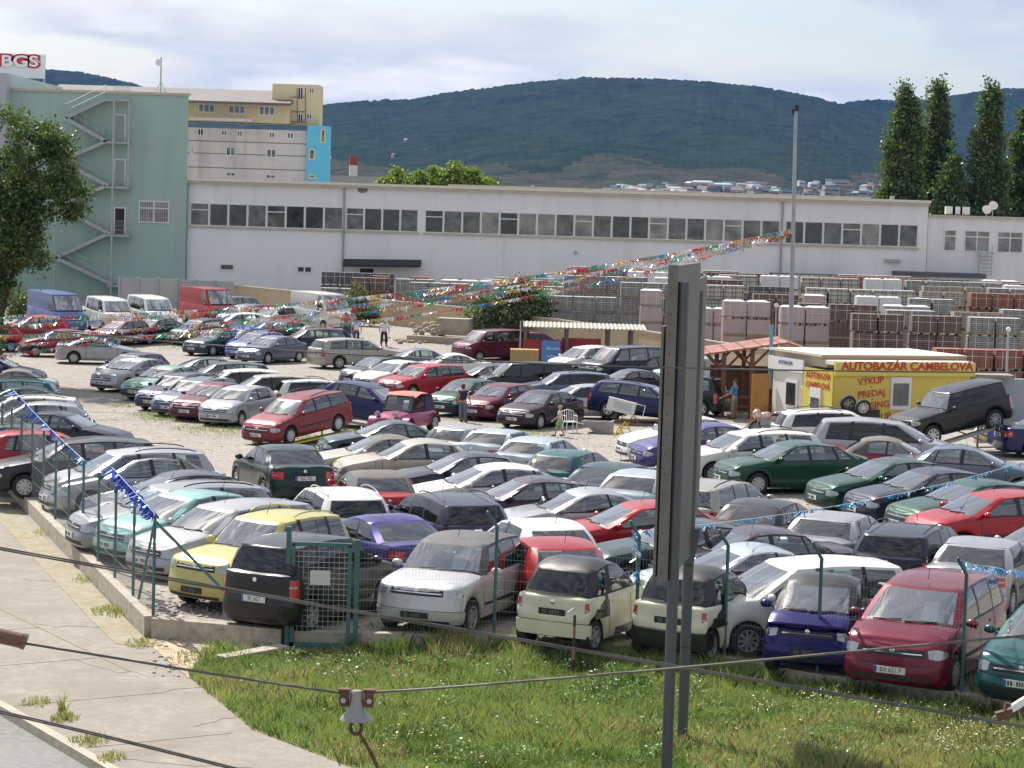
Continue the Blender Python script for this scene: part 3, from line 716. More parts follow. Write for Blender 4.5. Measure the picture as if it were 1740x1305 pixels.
F_D = [foliage('leaf_dark', (.05, .085, .03)), foliage('leaf_mid', (.085, .13, .042)), foliage('leaf_light', (.135, .185, .06))]
F_P = [foliage('poplar_dark', (.05, .085, .035)), foliage('poplar_mid', (.09, .135, .048)), foliage('poplar_light', (.13, .18, .06))]
F_Y = [foliage('shrub_green', (.18, .27, .05)), foliage('shrub_yellow', (.28, .33, .07)), foliage('shrub_deep', (.10, .17, .035))]
M_BARK = mat('bark', (.12, .085, .06), .9, noise=(8, .4), bump=(14, .6))
def clumps(r, blobs, nclump, nleaf, spread, shell=.55):
    """blobs: (centre, radii). Clump centres lie mostly in the outer shell so gaps and lights stay open."""
    out = []; w = np.array([b[1][0] * b[1][1] * b[1][2] for b in blobs]) ** .66; w /= w.sum()
    for _ in range(nclump):
        c, rad = blobs[r.choice(len(blobs), p=w)]
        d = r.normal(size=3); d /= np.linalg.norm(d); q = np.array(c) + d * np.array(rad) * (shell + (1 - shell) * r.uniform() ** .5) * r.uniform(.86, 1.08)
        sp = spread * r.uniform(.6, 1.4); k = int(nleaf * r.uniform(.5, 1.5))
        out.append(q + r.normal(size=(k, 3)) * sp * np.array([1, 1, .75]))
    return np.concatenate(out)
def tree(name, base, height, blobs, nclump, nleaf, spread, leaf, mats, label, cat='tree', group=None, seed=1, trunk=.25, limbs=7, shell=.55):
    r = np.random.default_rng(seed); root = empty(name, base, 0, label, cat, group)
    cen = clumps(r, blobs, nclump, nleaf, spread, shell); o = bpy.data.objects.new('crown', leaf_mesh('crown', cen, leaf, mats, seed)); C.objects.link(o); o.parent = root
    if trunk:
        g = MB(); top = max(b[0][2] for b in blobs); ax, ay = blobs[0][0][0], blobs[0][0][1]
        g.tube([(0, 0, -.3), (ax * .2, ay * .2, top * .35), (ax * .7, ay * .7, top * .7), (ax, ay, top)], [trunk, trunk * .8, trunk * .5, trunk * .15], 8)
        for k in range(limbs):
            t = .25 + .6 * k / limbs; z = top * t; c, rad = blobs[k % len(blobs)]; d = r.normal(size=3); d /= np.linalg.norm(d)
            e = np.array(c) + d * np.array(rad) * .7
            g.tube([(ax * t, ay * t, z), ((ax * t + e[0]) / 2, (ay * t + e[1]) / 2, (z + e[2]) / 2 + .3), tuple(e)], [trunk * .35, trunk * .22, .03], 5)
        g.build('trunk', M_BARK, root, 60)
    return root
# big tree on the left edge
q = P(-8, 560, 108)
tree('broadleaf_tree', (q.x, 108, gz(q.x, 108)), 13,
     [((1.0, 0, 9.9), (2.2, 2.2, 2.4)), ((2.3, .3, 8.9), (1.7, 1.8, 2.0)), ((-.2, -.4, 7.0), (2.2, 2.2, 2.3)), ((1.2, 0, 6.2), (1.2, 1.5, 1.4)), ((-2.6, 0, 8.8), (2.5, 2.5, 3.0)), ((-.4, -.6, 2.6), (.9, 1.2, 1.5)), ((2.5, 0, 11.0), (1.0, 1.1, .8)), ((-.6, 0, 4.6), (1.2, 1.4, 1.4))],
     430, 120, .26, .17, F_D, 'large dark green leafy tree at the left edge before the green building', seed=3, trunk=.28)
# poplars behind the right-hand end of the hall
pop = [(1530, 137, 62, 352), (1588, 141, 58, 352), (1676, 141, 62, 366), (1738, 182, 60, 366), (1614, 262, 54, 362)]
plab = ['tall narrow dark poplar, leftmost of the poplar row behind the hall', 'tall poplar with a slim pointed top, second from the left behind the hall', 'tall ragged poplar standing alone above the low annex roof', 'poplar cut by the right edge of the photo', 'short bushy poplar filling in below the second tall one']
for i, (px, py, wpx, pb) in enumerate(pop):
    Yp = 232 + 4 * (i % 2); s_ = FPX / Yp; b0 = P(px, 372, Yp); tp = P(px, py, Yp); h = tp.z + 1.0; w = wpx / s_ / 2; r = random.Random(i + 5)
    bl = []
    nb = 15 if i < 4 else 8
    for k in range(nb):
        t = k / (nb - 1); ww = w * (.92 if i < 4 else 1.25) * (1.0 - .72 * t ** 3) * r.uniform(.72, 1.12); q_ = 1 - t ** 3; bl.append(((r.uniform(-.5, .5) * w * q_, r.uniform(-.3, .3) * w * q_, h * (.22 + .71 * t)), (ww, ww, h / nb * 1.5)))
    tree('poplar_tree', (b0.x, Yp, -1), h, bl, 600 if i < 4 else 360, 80, .40, .34, F_P, plab[i], group='poplars behind the hall', seed=20 + i, trunk=.3, limbs=4, shell=.15)
# bright green trees showing over the hall roof
for i, (px, py, w) in enumerate([(668, 278, 52), (705, 284, 40), (735, 280, 48), (771, 268, 46), (803, 280, 32), (829, 296, 16)]):
    Yp = 214; s_ = FPX / Yp; tp = P(px, py - 7, Yp); r = random.Random(i); ww = w / s_ / 2
    bl = [((0, 0, tp.z - 1.6), (ww * 1.05, 1.4, 1.7)), ((0, 0, tp.z - 3.6), (ww * 1.15, 1.6, 2.0)), ((.3, 0, tp.z - .55), (ww * .5, .7, .9))]
    lab = ['rounded yellow green tree, leftmost of those over the hall roof', 'bright green tree, second from the left over the hall roof', 'bright green tree in the middle of the clump over the hall roof', 'tallest of the bright green trees over the hall roof', 'narrow green tree right of the tallest one over the hall roof', 'smallest green treetop, rightmost over the hall roof'][i]
    tree('young_tree', (tp.x, Yp, -1), tp.z, bl, 110, 50, .24, .30, F_Y, lab, group='young trees behind the hall', seed=40 + i, trunk=.14, limbs=3, shell=.4)
# bush by the rubble
q = G(868, 590); tree('bush', (P(868, 590, 143).x, 143, gz(q.x, 143)), 3, [((0, 0, 1.9), (2.0, 1.3, 1.5)), ((-1.6, 0, 1.5), (1.2, 1, 1.3)), ((1.5, 0, 2.2), (1.2, 1, 1.4)), ((.3, -.2, 3.1), (1.1, .9, .8))], 330, 60, .2, .15,
     [foliage('bush_green', (.09, .15, .045)), foliage('bush_dark', (.04, .075, .02)), foliage('bush_pale', (.28, .3, .2))], 'broad leafy green bush between the rubble heap and the brick pallets', cat='bush', seed=60, trunk=.06, limbs=5, shell=.3)
q = G(640, 575); tree('bush', (P(606, 560, 153).x, 153, gz(q.x, 153)), 2, [((0, 0, 1.3), (.8, .7, 1.4)), ((.9, 0, .9), (.7, .6, .8))], 110, 50, .15, .13,
     [foliage('dry_weed', (.22, .19, .09)), foliage('weed_green', (.1, .14, .04))], 'dry brown green weeds growing against the tan wall behind the people', cat='bush', seed=61, trunk=.03, limbs=3, shell=.2)
q = G(22, 545); tree('bush', (q.x, 150, gz(q.x, 150)), 2, [((0, 0, .9), (1.6, .9, .9))], 80, 50, .18, .14, F_D, 'low dark hedge below the big tree by the blue van', cat='bush', seed=62, trunk=.04, limbs=2, shell=.2)

# ================================================================ hills, town
M_HILL = ground_mat('hill_forest', [(.020, .031, .026), (.011, .020, .018), (.029, .043, .031)], [.006, .03], .8)
M_VINE = ground_mat('vineyard_slope', [(.028, .042, .028), (.048, .052, .034), (.017, .029, .023), (.066, .058, .044)], [.004, .012, .03], .6)
for m_ in (M_HILL, M_VINE): m_.node_tree.nodes['Principled BSDF'].inputs['Specular IOR Level'].default_value = 0
def hill(name, prof, Y, y0, base_px, m, seed, rough=.9, low=None, sh=1.0):
    r = np.random.default_rng(seed); xs = np.arange(prof[0][0], prof[-1][0] + 1, 4.0); g = MB(); rows = []
    pxs = [p_[0] for p_ in prof]; pys = [p_[1] for p_ in prof]
    # smooth the crest
    cy = np.interp(xs, pxs, pys); ker = np.ones(9) / 9; cyp = np.pad(cy, 4, mode='edge'); cy = np.convolve(cyp, ker, 'valid')
    nz = r.normal(size=len(xs)) * .8
    crest = [P(x, y, Y) for x, y in zip(xs, cy)]
    K = 46; yn = r.normal(size=(K + 8, len(xs)))
    for k in range(K + 8):
        t = k / K; row = []
        for i, c in enumerate(crest):
            y = y0 + (Y - y0) * t if t <= 1 else Y + (Y - y0) * (t - 1) * 1.5
            X_ = c.x * y / Y if t <= 1 else c.x * y / Y
            e = (t ** 1.25) * (1 - .10 * math.sin(math.pi * t)) if t <= 1 else 1 - (t - 1) * .8
            z = -2 + (c.z + 2) * e
            z += (yn[k, i] * rough * min(1, t * 2)) + 6 * math.sin(c.x * .012 + k * .35) * math.sin(t * math.pi) * sh
            row.append(Vector((X_, y, z)))
        rows.append(row)
    g.grid(rows, 0, flip=True)
    K_ = len(xs) - 1
    if low:
        for fi in range(len(g.f)):
            k = fi // K_
            if k / K < low + .05 * math.sin(fi % K_ * .11): g.mi[fi] = 1
    o = g.build(name, [m, M_VINE], smooth=50); return tag(o, kind='structure')
hill('hill', [(300, 192), (430, 187), (541, 178), (600, 172), (700, 168), (760, 157), (850, 146), (900, 139), (1000, 131), (1100, 133), (1200, 138), (1300, 148), (1380, 163), (1435, 178), (1500, 196), (1600, 222), (1760, 262), (1950, 300)], 4200, 1900, 335, M_HILL, 1, low=.34)
hill('far_hill', [(1330, 200), (1400, 185), (1440, 172), (1500, 168), (1540, 173), (1600, 165), (1660, 155), (1700, 150), (1740, 149), (1900, 150), (2100, 165)], 5200, 4300, 335, M_HILL, 2)
hill('far_hill', [(-300, 100), (-60, 108), (75, 117), (140, 122), (210, 138), (300, 160), (420, 185), (560, 230)], 5200, 4300, 335, M_HILL, 3)
tw = [mat('town_%d' % i, c, .8) for i, c in enumerate([(.42, .41, .40), (.52, .51, .50), (.24, .17, .155), (.38, .45, .5), (.2, .28, .26), (.45, .3, .2)])]
M_TWIN = mat('town_window', (.05, .06, .08), .3)
r = random.Random(11)
HILLS = [o_ for o_ in bpy.data.objects if o_.name.startswith('hill')]; bpy.context.view_layer.update()
for i in list(range(90)) + [90, 91, 94]:
    px = r.uniform(1035, 1500) if i < 90 else [690, 668, 655, 705, 560, 575, 1440, 590][i - 90]
    py = 333 - 24 * r.random() ** 1.4 * (.5 + (px - 1035) / 930) if i < 90 else [237, 264, 268, 236, 268, 266, 314, 270][i - 90]
    # stand it on the hill's foot
    Yb = 1700 + (331 - py) * 28 if i < 90 else 2700
    q = P(px, py, Yb)
    for hh_ in HILLS:
        ok, loc, _, _ = hh_.ray_cast(CAM, ray(px, py + 3).normalized())
        if ok: q = loc.copy(); Yb = q.y; break
    s_ = FPX / Yb; w = r.uniform(10, 34) / s_ * (.2 if i >= 90 else 1); h = r.uniform(6, 13) / s_ * (.4 if i >= 90 else 1); d = r.uniform(12, 20); q.z += h
    wi = r.randrange(2) if r.random() < .6 else r.randrange(6); ri = r.choice([2, 2, 0, 4, 3]); zn = min(5, int((px - 1035) / 78))
    tlab = 'tiny %s town block with %s roof, %s' % (['cream', 'white', 'brown red', 'pale blue', 'grey green', 'tan'][wi], {2: 'red', 0: 'pale', 4: 'dark green', 3: 'blue grey'}[ri], ['left end', 'left of the middle', 'middle', 'left of the mast', 'right of the mast', 'near the poplars'][max(0, zn)])
    root = empty('town_building', (q.x, Yb, q.z - h), r.uniform(-.4, .4), tlab if i < 90 else 'tiny house on the wooded hillside, %s' % ['upper of the pair right of the blue tower', 'lower left above the green treetops', 'smallest beside the chimney', 'upper right one above the green treetops', 'just right of the blue tower', 'between the blue tower and the chimney', 'far right below the ridge', 'behind the chimney'][max(0, i - 90)], 'building', 'far town buildings' if i < 90 else 'houses on the hillside')
    g = MB(); g.box((0, 0, h / 2 - 6), (w, d, h + 12)); g.build('wall', tw[wi], root)
    g = MB(); g.box((0, 0, h + .8), (w * 1.03, d * 1.03, 1.6), taper=.7 if r.random() < .5 else 1); g.build('roof', tw[ri], root)
    g = MB()
    g.box((0, -d / 2 - .03, h * .55), (w * .8, .1, h * .2))
    g.build('window_band', M_TWIN, root)
# red and white chimney
q = P(601, 266, 420); g0 = empty('chimney_stack', (q.x, 420, -2), 0, 'short red and white banded chimney beyond the hall roof', 'chimney')
for k, (a, b_) in enumerate([(0, .80), (.80, .91), (.91, 1.0)]):
    g = MB(); H_ = q.z + 2; g.lathe([(.75, H_ * a), (.72, H_ * b_)], 14); g.build('band', mat('chimney_%d' % k, [(.6, .58, .55), (.65, .63, .6), (.35, .04, .05)][k], .7), g0, 60)
q = P(560, 298, 300); g = MB(); q2 = P(835, 306, 300); g.bb((q.x, 300, -2), (q2.x, 330, q.z)); tag(g.build('warehouse', mat('shed_roof_grey', (.35, .35, .36), .7)), 'flat grey warehouse roof just behind the white hall', 'warehouse')
# ================================================================ buildings
def render_mat(name, col, dirt, amt=.35):
    m = bpy.data.materials.new(name); m.use_nodes = True; t = m.node_tree; b = t.nodes['Principled BSDF']; b.inputs['Roughness'].default_value = .88
    tcn = N(t, 'ShaderNodeTexCoord'); prev = None
    for sc_, s3, p0, p1, k in ((1.3, (1, 1, .10), .50, .74, amt), (.25, (1, 1, 1), .40, .70, amt * .6), (3.5, (1, 1, .6), .60, .72, amt * .5)):
        mpn = N(t, 'ShaderNodeMapping'); mpn.inputs['Scale'].default_value = s3; nz = N(t, 'ShaderNodeTexNoise'); nz.inputs['Scale'].default_value = sc_; nz.inputs['Detail'].default_value = 7
        LK(t, tcn.outputs['Object'], mpn.inputs[0]); LK(t, mpn.outputs[0], nz.inputs['Vector']); rp = N(t, 'ShaderNodeMapRange'); rp.inputs[1].default_value = p0; rp.inputs[2].default_value = p1; rp.inputs[4].default_value = k
        LK(t, nz.outputs['Fac'], rp.inputs[0]); mxn = N(t, 'ShaderNodeMixRGB'); LK(t, rp.outputs[0], mxn.inputs[0]); mxn.inputs[2].default_value = (*dirt, 1)
        if prev is None: mxn.inputs[1].default_value = (*col, 1)
        else: LK(t, prev.outputs[0], mxn.inputs[1])
        prev = mxn
    LK(t, prev.outputs[0], b.inputs['Base Color']); return m
M_WHITE = render_mat('hall_render', (.76, .76, .77), (.46, .45, .44), .24)
M_GREEN = render_mat('green_render', (.34, .47, .42), (.24, .33, .30), .3)
M_FRAME = mat('white_frame', (.68, .68, .66), .5)
M_FASC = mat('roof_fascia', (.52, .47, .38), .7, noise=(1.5, .15))
M_PIPE = mat('zinc_pipe', (.33, .34, .36), .5, metal=.3)
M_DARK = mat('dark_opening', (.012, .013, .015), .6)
M_STEEL = mat('grey_steel', (.36, .38, .38), .5, metal=.2)
def winglass(name, c1, c2, sc=.6):
    return mat(name, c1, .12, coat=.6, noise=(sc, 0, c2))
WG = [winglass('hall_glass_a', (.17, .17, .16), (.03, .034, .032), 1.1), winglass('hall_glass_b', (.30, .29, .27), (.10, .10, .10), .9), winglass('hall_glass_c', (.06, .066, .06), (.014, .017, .016), 1.6)]
YF = 182.0
def wall_box(px0, px1, pt, pb, Y, depth, name, m, parent=None):
    a, b = P(px0, pt, Y), P(px1, pb, Y); g = MB(); g.bb((a.x, Y, b.z), (b.x, Y + depth, a.z)); return g.build(name, m, parent)
def window_unit(root, x0, x1, z0, z1, Y, glass, name='window', fr=.07, mull=0, trans=0, m=None, sill=True):
    g = MB(); y0, y1 = Y - .05, Y - .004
    g.bb((x0, y0, z0), (x0 + fr, y1, z1)); g.bb((x1 - fr, y0, z0), (x1, y1, z1)); g.bb((x0 + fr, y0, z1 - fr), (x1 - fr, y1, z1)); g.bb((x0 + fr, y0, z0), (x1 - fr, y1, z0 + fr))
    for k in range(mull): xm = x0 + (x1 - x0) * (k + 1) / (mull + 1); g.bb((xm - fr / 2, y0 + .004, z0 + fr), (xm + fr / 2, y1, z1 - fr))
    if trans: zt = z0 + (z1 - z0) * trans; g.bb((x0 + fr, y0 + .002, zt - fr / 2), (x1 - fr, y1, zt + fr / 2))
    w = g.build(name, m or M_FRAME, root)
    g = MB(); g.bb((x0 + fr, Y - .022, z0 + fr), (x1 - fr, Y - .004, z1 - fr)); g.build('pane', glass, w)
    return w
# ---- white hall
hl, hr_ = P(319, 303, YF), P(1578, 345, YF); ztop_ = hl.z; zb = -1.4; D = 34
hall = empty('hall_building', (hl.x, YF, 0), 0, 'long low white industrial hall with a strip of windows behind the lot', 'building')
hall_off = Vector((-hl.x, -YF, 0))
def HB(name, m, *boxes, parent=hall, base=None):
    g = MB()
    for a, b in boxes: g.bb(a, b)
    o = g.build(name, m, None); o.location = -Vector(parent.location) if parent is hall or parent.parent is None else (0, 0, 0); o.parent = parent; return o
HB('wall', M_WHITE, ((hl.x, YF, zb), (hr_.x, YF + D, ztop_ - .35)))
HB('roof', M_FASC, ((hl.x - .25, YF - .35, ztop_ - .349), (hr_.x + .1, YF + D, ztop_)), ((hl.x + 20, YF + 3, ztop_ + .001), (hr_.x - 4, YF + D, ztop_ + .18)))
HB('roof_edge', mat('roof_edge_light', (.68, .64, .55), .7), ((hl.x - .3, YF - .42, ztop_ - .16), (hr_.x + .15, YF - .352, ztop_ + .03)))
zw1, zw0 = P(800, 358.6, YF).z, P(800, 397.6, YF).z
for px in (585, 1330, 318.5):
    g = MB(); q = P(px, 350, YF); g.tube([(q.x, YF - .16, ztop_ - .4), (q.x, YF - .16, zb)], .075, 8); o = g.build('downpipe', M_PIPE, None, 60); o.location = -hall.location; o.parent = hall
def strip(pa, pb, n, ph):
    xa, xb = P(pa, 370, YF).x, P(pb, 370, YF).x; rr = random.Random(pa)
    for k in range(n):
        x0 = xa + (xb - xa) * k / n; x1 = xa + (xb - xa) * (k + 1) / n
        w = window_unit(hall, x0 + .004, x1 - .004, zw0, zw1, YF, WG[rr.choice([0, 0, 1, 1, 2])] if pa > 700 else WG[rr.choice([0, 2, 2, 0])], fr=.075, trans=.70 if (k + ph) % 4 == 0 else 0)
        w.location = -hall.location
    HB('window_sill', M_FASC, ((xa - .1, YF - .16, zw0 - .12), (xb + .1, YF, zw0 - .012)))
strip(323, 583, 8, 0); strip(588, 711, 4, 0); strip(722, 1326, 19, 0); strip(1335, 1561, 7, 1)
for (a, b, c, d, m_) in ((373, 399, 447, 460, 0), (504, 531, 451, 464, 1)):
    x0, x1 = P(a, c, YF).x, P(b, c, YF).x; z1, z0 = P(a, c, YF).z, P(a, d, YF).z
    w = window_unit(hall, x0, x1, z0, z1, YF, WG[2], fr=.12, mull=m_); w.location = -hall.location
g = MB(); q = P(616, 322, YF); g.ell((q.x, YF, q.z), (.42, .02, .28), 0, 10, 6); o = g.build('render_patch', mat('grey_patch', (.2, .19, .18), .9), None); o.location = -hall.location; o.parent = hall
g = MB(); q = P(978, 429, YF); g.tube([(q.x, YF, q.z), (q.x, YF - .25, q.z)], .12, 10); o = g.build('vent_pipe', M_PIPE, None); o.location = -hall.location; o.parent = hall
a, b = P(612, 456, YF), P(634, 484, YF); HB('door', M_DARK, ((a.x, YF - .03, zb), (b.x, YF - .004, a.z)))
a, b = P(585, 441, YF), P(716, 448, YF); g = MB(); g.add([(a.x, YF - 1.6, a.z - .35), (b.x, YF - 1.6, b.z - .35 + .25), (b.x, YF - .01, b.z + .3), (a.x, YF - .01, a.z + .05), (a.x, YF - 1.6, a.z - .5), (b.x, YF - 1.6, b.z - .25), (b.x, YF - .01, b.z + .15), (a.x, YF - .01, a.z - .1)],
    [(0, 1, 2, 3), (7, 6, 5, 4), (0, 4, 5, 1), (1, 5, 6, 2), (2, 6, 7, 3), (3, 7, 4, 0)]); o = g.build('canopy', M_DARK, None); o.location = -hall.location; o.parent = hall
for (pa, pb, pc) in ((1308, 1447, 463), (1516, 1668, 460)):
    a, b = P(pa, pc, YF), P(pb, pc + 4, YF); HB('canopy', mat('bitumen', (.10, .105, .115), .8), ((a.x, YF - 1.8, a.z - .35), (b.x, YF - .004, a.z)))
a = P(1516, 443, YF); HB('wall_lamp', M_STEEL, ((a.x - .6, YF - .25, a.z - .12), (a.x + .6, YF, a.z + .12)))
for px in (905, 1062, 1520): 
    a = P(px, 322 + (px - 900) * .03, YF); HB('roof_vent', M_STEEL, ((a.x - .15, YF + 1, ztop_ + .0), (a.x + .15, YF + 1.3, ztop_ + .3)))
# ---- annex
ax0, ax1 = hr_.x + .12, P(1800, 380, YF).x + 8; az = P(1600, 369, YF).z
anx = empty('annex_building', (ax0, YF, 0), 0, 'lower white annex with small windows at the right-hand end of the hall', 'building')
g = MB(); g.bb((ax0, YF + .5, zb), (ax1, YF + 20, az)); o = g.build('wall', M_WHITE); o.location = -anx.location; o.parent = anx
g = MB(); g.bb((ax0, YF + .3, az), (ax1, YF + 20, az + .18)); o = g.build('roof', M_FASC); o.location = -anx.location; o.parent = anx
for (a, b) in ((1606, 1628), (1641, 1685), (1697, 1742)):
    x0, x1 = P(a, 390, YF).x, P(b, 390, YF).x; z1, z0 = P(a, 390 + (a - 1606) * .03, YF).z, P(a, 427 + (a - 1606) * .03, YF).z
    w = window_unit(anx, x0, x1, z0, z1, YF + .5, WG[1], fr=.09, mull=1 if b - a > 30 else 0, trans=.7); w.location = -anx.location
g = MB()
a = P(1684, 430, YF); b = P(1684, 468, YF)
for dx in (-.9, .1): g.bar((a.x + dx, YF + .1, b.z), (a.x + dx, YF + .1, a.z + .6), .06, .06)
for k in range(7): z = b.z + (a.z - b.z) * k / 6; g.bar((a.x - .9, YF + .1, z), (a.x + .1, YF + .1, z), .05, .05)
g.bar((a.x - 1.2, YF - .2, a.z), (a.x + .2, YF - .2, a.z), .8, .08); o = g.build('ladder', M_STEEL); o.location = -anx.location; o.parent = anx
for k, px in enumerate((1622, 1634, 1647)):
    a = P(px, 366, YF); g = MB(); g.box((a.x, YF + 2, az + .55), (.75, .4, .6)); ac_ = g.build('rooftop_unit', M_FRAME); tag(ac_, 'small white cooling box, %s of three on the annex roof' % ['left', 'middle', 'right'][k], 'cooling unit', 'cooling boxes on the annex roof')
for k, (px, py) in enumerate(((1676, 357), (1687, 350))):
    a = P(px, py, YF + 3); rt = empty('satellite_dish', (a.x, YF + 3, az + .18), 0, ['lower', 'upper'][k] + ' white satellite dish on the annex roof', 'satellite dish', 'satellite dishes')
    g = MB(); hz = a.z - az - .18; g.tube([(0, 0, 0), (0, 0, hz)], .03, 6); g.build('pole', M_STEEL, rt)
    g = MB(); g.lathe([(.02, .0), (.2, .03), (.36, .12), (.35, .14), (.02, .02)], 14, 0, Matrix.Translation((0, -.1, hz)) @ Matrix.Rotation(R(70), 4, 'X')); g.build('dish', M_FRAME, rt, 50)
# ---- green building with fire escape
gb = empty('green_building', (P(16, 200, YF).x, YF, 0), 0, 'tall mint green rendered building with an outside fire stair on the left', 'building')
def GBb(name, m, *boxes):
    g = MB()
    for a, b in boxes: g.bb(a, b)
    o = g.build(name, m); o.location = -gb.location; o.parent = gb; return o
gl_, gr_ = P(14, 152, YF - .6), P(320.5, 163, YF - .6); gz1 = gr_.z
g = MB(); dk = 14.0
g.add([(x + dx_, y, z) for z in (zb, gz1) for (x, y, dx_) in ((gl_.x, YF - .6, 0), (gr_.x, YF - .6, 0), (gr_.x, YF - .6 + dk, -2.4), (gl_.x, YF - .6 + dk, -2.4))], [(3, 2, 1, 0), (4, 5, 6, 7), (0, 1, 5, 4), (1, 2, 6, 5), (2, 3, 7, 6), (3, 0, 4, 7)])
o = g.build('wall', M_GREEN); o.location = -gb.location; o.parent = gb
GBb('roof_edge', M_FASC, ((gl_.x - .1, YF - .72, gz1 + .001), (gr_.x + .12, YF - .2, gz1 + .2)))
YW = YF - .6
x0, x1 = P(236, 342, YW).x, P(288, 342, YW).x; z1, z0 = P(262, 341, YW).z, P(262, 379, YW).z
w = window_unit(gb, x0, x1, z0, z1, YW, WG[1], fr=.1, mull=1, trans=.66); w.location = -gb.location
g = MB()
for k in range(14): g.tube([(x0 + (x1 - x0) * (k + .5) / 14, YW - .12, z0), (x0 + (x1 - x0) * (k + .5) / 14, YW - .12, z1)], .012, 4)
o = g.build('window_bars', M_FRAME); o.location = -gb.location; o.parent = gb
LD = [(168, 0), (240, 1), (316, 1), (398, 1), (484, 0)]
for k, (py, _) in enumerate(LD[1:4]):
    a, b = P(196, py - 44, YW), P(211, py, YW)
    o = GBb('door', M_DARK if k == 2 else mat('grey_door_%d' % k, (.30, .33, .33), .5), ((a.x, YW - .04, b.z), (b.x, YW - .004, a.z)))
    GBb('door_frame', M_FRAME, ((a.x - .1, YW - .06, b.z), (a.x - .002, YW - .004, a.z)), ((b.x + .002, YW - .06, b.z), (b.x + .1, YW - .004, a.z)), ((a.x - .1, YW - .06, a.z + .002), (b.x + .1, YW - .004, a.z + .1)))
fe = empty('fire_escape', (P(200, 484, YW).x, YW, 0), 0, 'grey steel zigzag fire stair on the green building wall', 'fire stair')
def FE(name, fn, m=M_STEEL):
    g = MB(); fn(g); o = g.build(name, m); o.location = -fe.location; o.parent = fe; return o
ya, yb_ = YW - 1.15, YW - .12
fl = [((180, 168), (112, 200)), ((110, 200), (180, 240)), ((180, 240), (104, 273)), ((103, 273), (184, 316)), ((180, 316), (100, 351)), ((99, 351), (187, 398)), ((182, 398), (94, 438)), ((94, 438), (192, 484))]
for a, b in fl:
    A, B = P(*a, ya), P(*b, ya)
    def f(g):
        for y in (ya, yb_): g.bar((A.x, y, A.z), (B.x, y, B.z), .05, .26)
        n_ = 14
        for k in range(n_): t = (k + .5) / n_; g.box((A.x + (B.x - A.x) * t, (ya + yb_) / 2, A.z + (B.z - A.z) * t), (.28, yb_ - ya - .06, .04))
        for h in (.55, 1.05): g.tube([(A.x, ya - .03, A.z + h), (B.x, ya - .03, B.z + h)], .018, 5)
        for k in range(5): t = k / 4; x = A.x + (B.x - A.x) * t; z = A.z + (B.z - A.z) * t; g.tube([(x, ya - .03, z), (x, ya - .03, z + 1.05)], .018, 5)
    FE('stair_flight', f)
for py, _ in LD:
    A, B = P(181, py, ya), P(220 if py < 480 else 236, py, ya)
    def f(g):
        g.bb((A.x, ya, A.z - .16), (B.x, yb_, A.z))
        if py < 480:
            for h in (.35, .7, 1.05): g.tube([(A.x + .6, ya - .03, A.z + h), (B.x, ya - .03, A.z + h), (B.x, yb_, A.z + h)], .018, 5)
            for k in range(9): x = A.x + .6 + (B.x - A.x - .6) * k / 8; g.tube([(x, ya - .03, A.z), (x, ya - .03, A.z + 1.05)], .014, 5)
    FE('landing', f)
for px, pt in ((194, 166), (94, 350), (220, 168)):
    A = P(px, pt, ya); FE('post', lambda g: g.bb((A.x - .07, ya - .09, -1.2 if px < 210 else P(px, 316, ya).z), (A.x + .07, ya + .05, A.z)))
# ---- big block behind with yellow attic, white panels, blue stair tower
YK = 246.0
M_PANEL = render_mat('panel_white', (.60, .56, .54), (.30, .26, .24), .5); M_YEL = mat('attic_yellow', (.68, .58, .36), .85, noise=(.4, .1)); M_BLUE = mat('tower_blue', (.12, .50, .72), .8)
kb = empty('factory_block', (P(400, 250, YK).x, YK, 0), 0, 'large unfinished block with pale panels and yellow top floor behind the green building', 'building')
def KB(name, m, *boxes):
    g = MB()
    for a, b in boxes: g.bb(a, b)
    o = g.build(name, m); o.location = -kb.location; o.parent = kb; return o
def px_box(pa, pt, pb, pbm, Y, d): a, b = P(pa, pt, Y), P(pb, pbm, Y); return ((a.x, Y, b.z), (b.x, Y + d, a.z))
KB('panel_wall', M_PANEL, px_box(150, 211, 523, 420, YK, 5))
KB('attic', M_YEL, px_box(150, 166, 492, 210.5, YK + 1, 5))
KB('tower', M_YEL, px_box(463, 142, 541, 211, YK + 2.2, 5))
KB('stair_tower', M_BLUE, px_box(522.5, 213, 554, 420, YK - .6, 3))
a, b = P(70, 128, YK), P(494, 188, YK)
zr1 = P(440, 153.5, YK + 10).z; g = MB(); zr0 = P(480, 175.5, YK).z; g.add([(a.x, YK - .6, zr0), (b.x, YK - .6, zr0), (b.x, YK + 10, zr1), (a.x, YK + 10, zr1), (a.x, YK - .6, zr0 - .25), (b.x, YK - .6, zr0 - .25), (b.x, YK + 10, zr1 - .3), (a.x, YK + 10, zr1 - .3)],
    [(0, 1, 2, 3), (7, 6, 5, 4), (0, 4, 5, 1), (1, 5, 6, 2), (2, 6, 7, 3), (3, 7, 4, 0)]); o = g.build('roof', mat('block_roof', (.15, .135, .13), .8, noise=(.2, .2))); o.location = -kb.location; o.parent = kb
for (a, b, c, d) in ((337, 365, 176, 192), (388, 417, 178, 194), (440, 467, 180, 197)):
    A, B = P(a, c, YK + 1), P(b, d, YK + 1); w = window_unit(kb, A.x, B.x, B.z, A.z, YK + 1, WG[0], fr=.12, mull=2); w.location = -kb.location
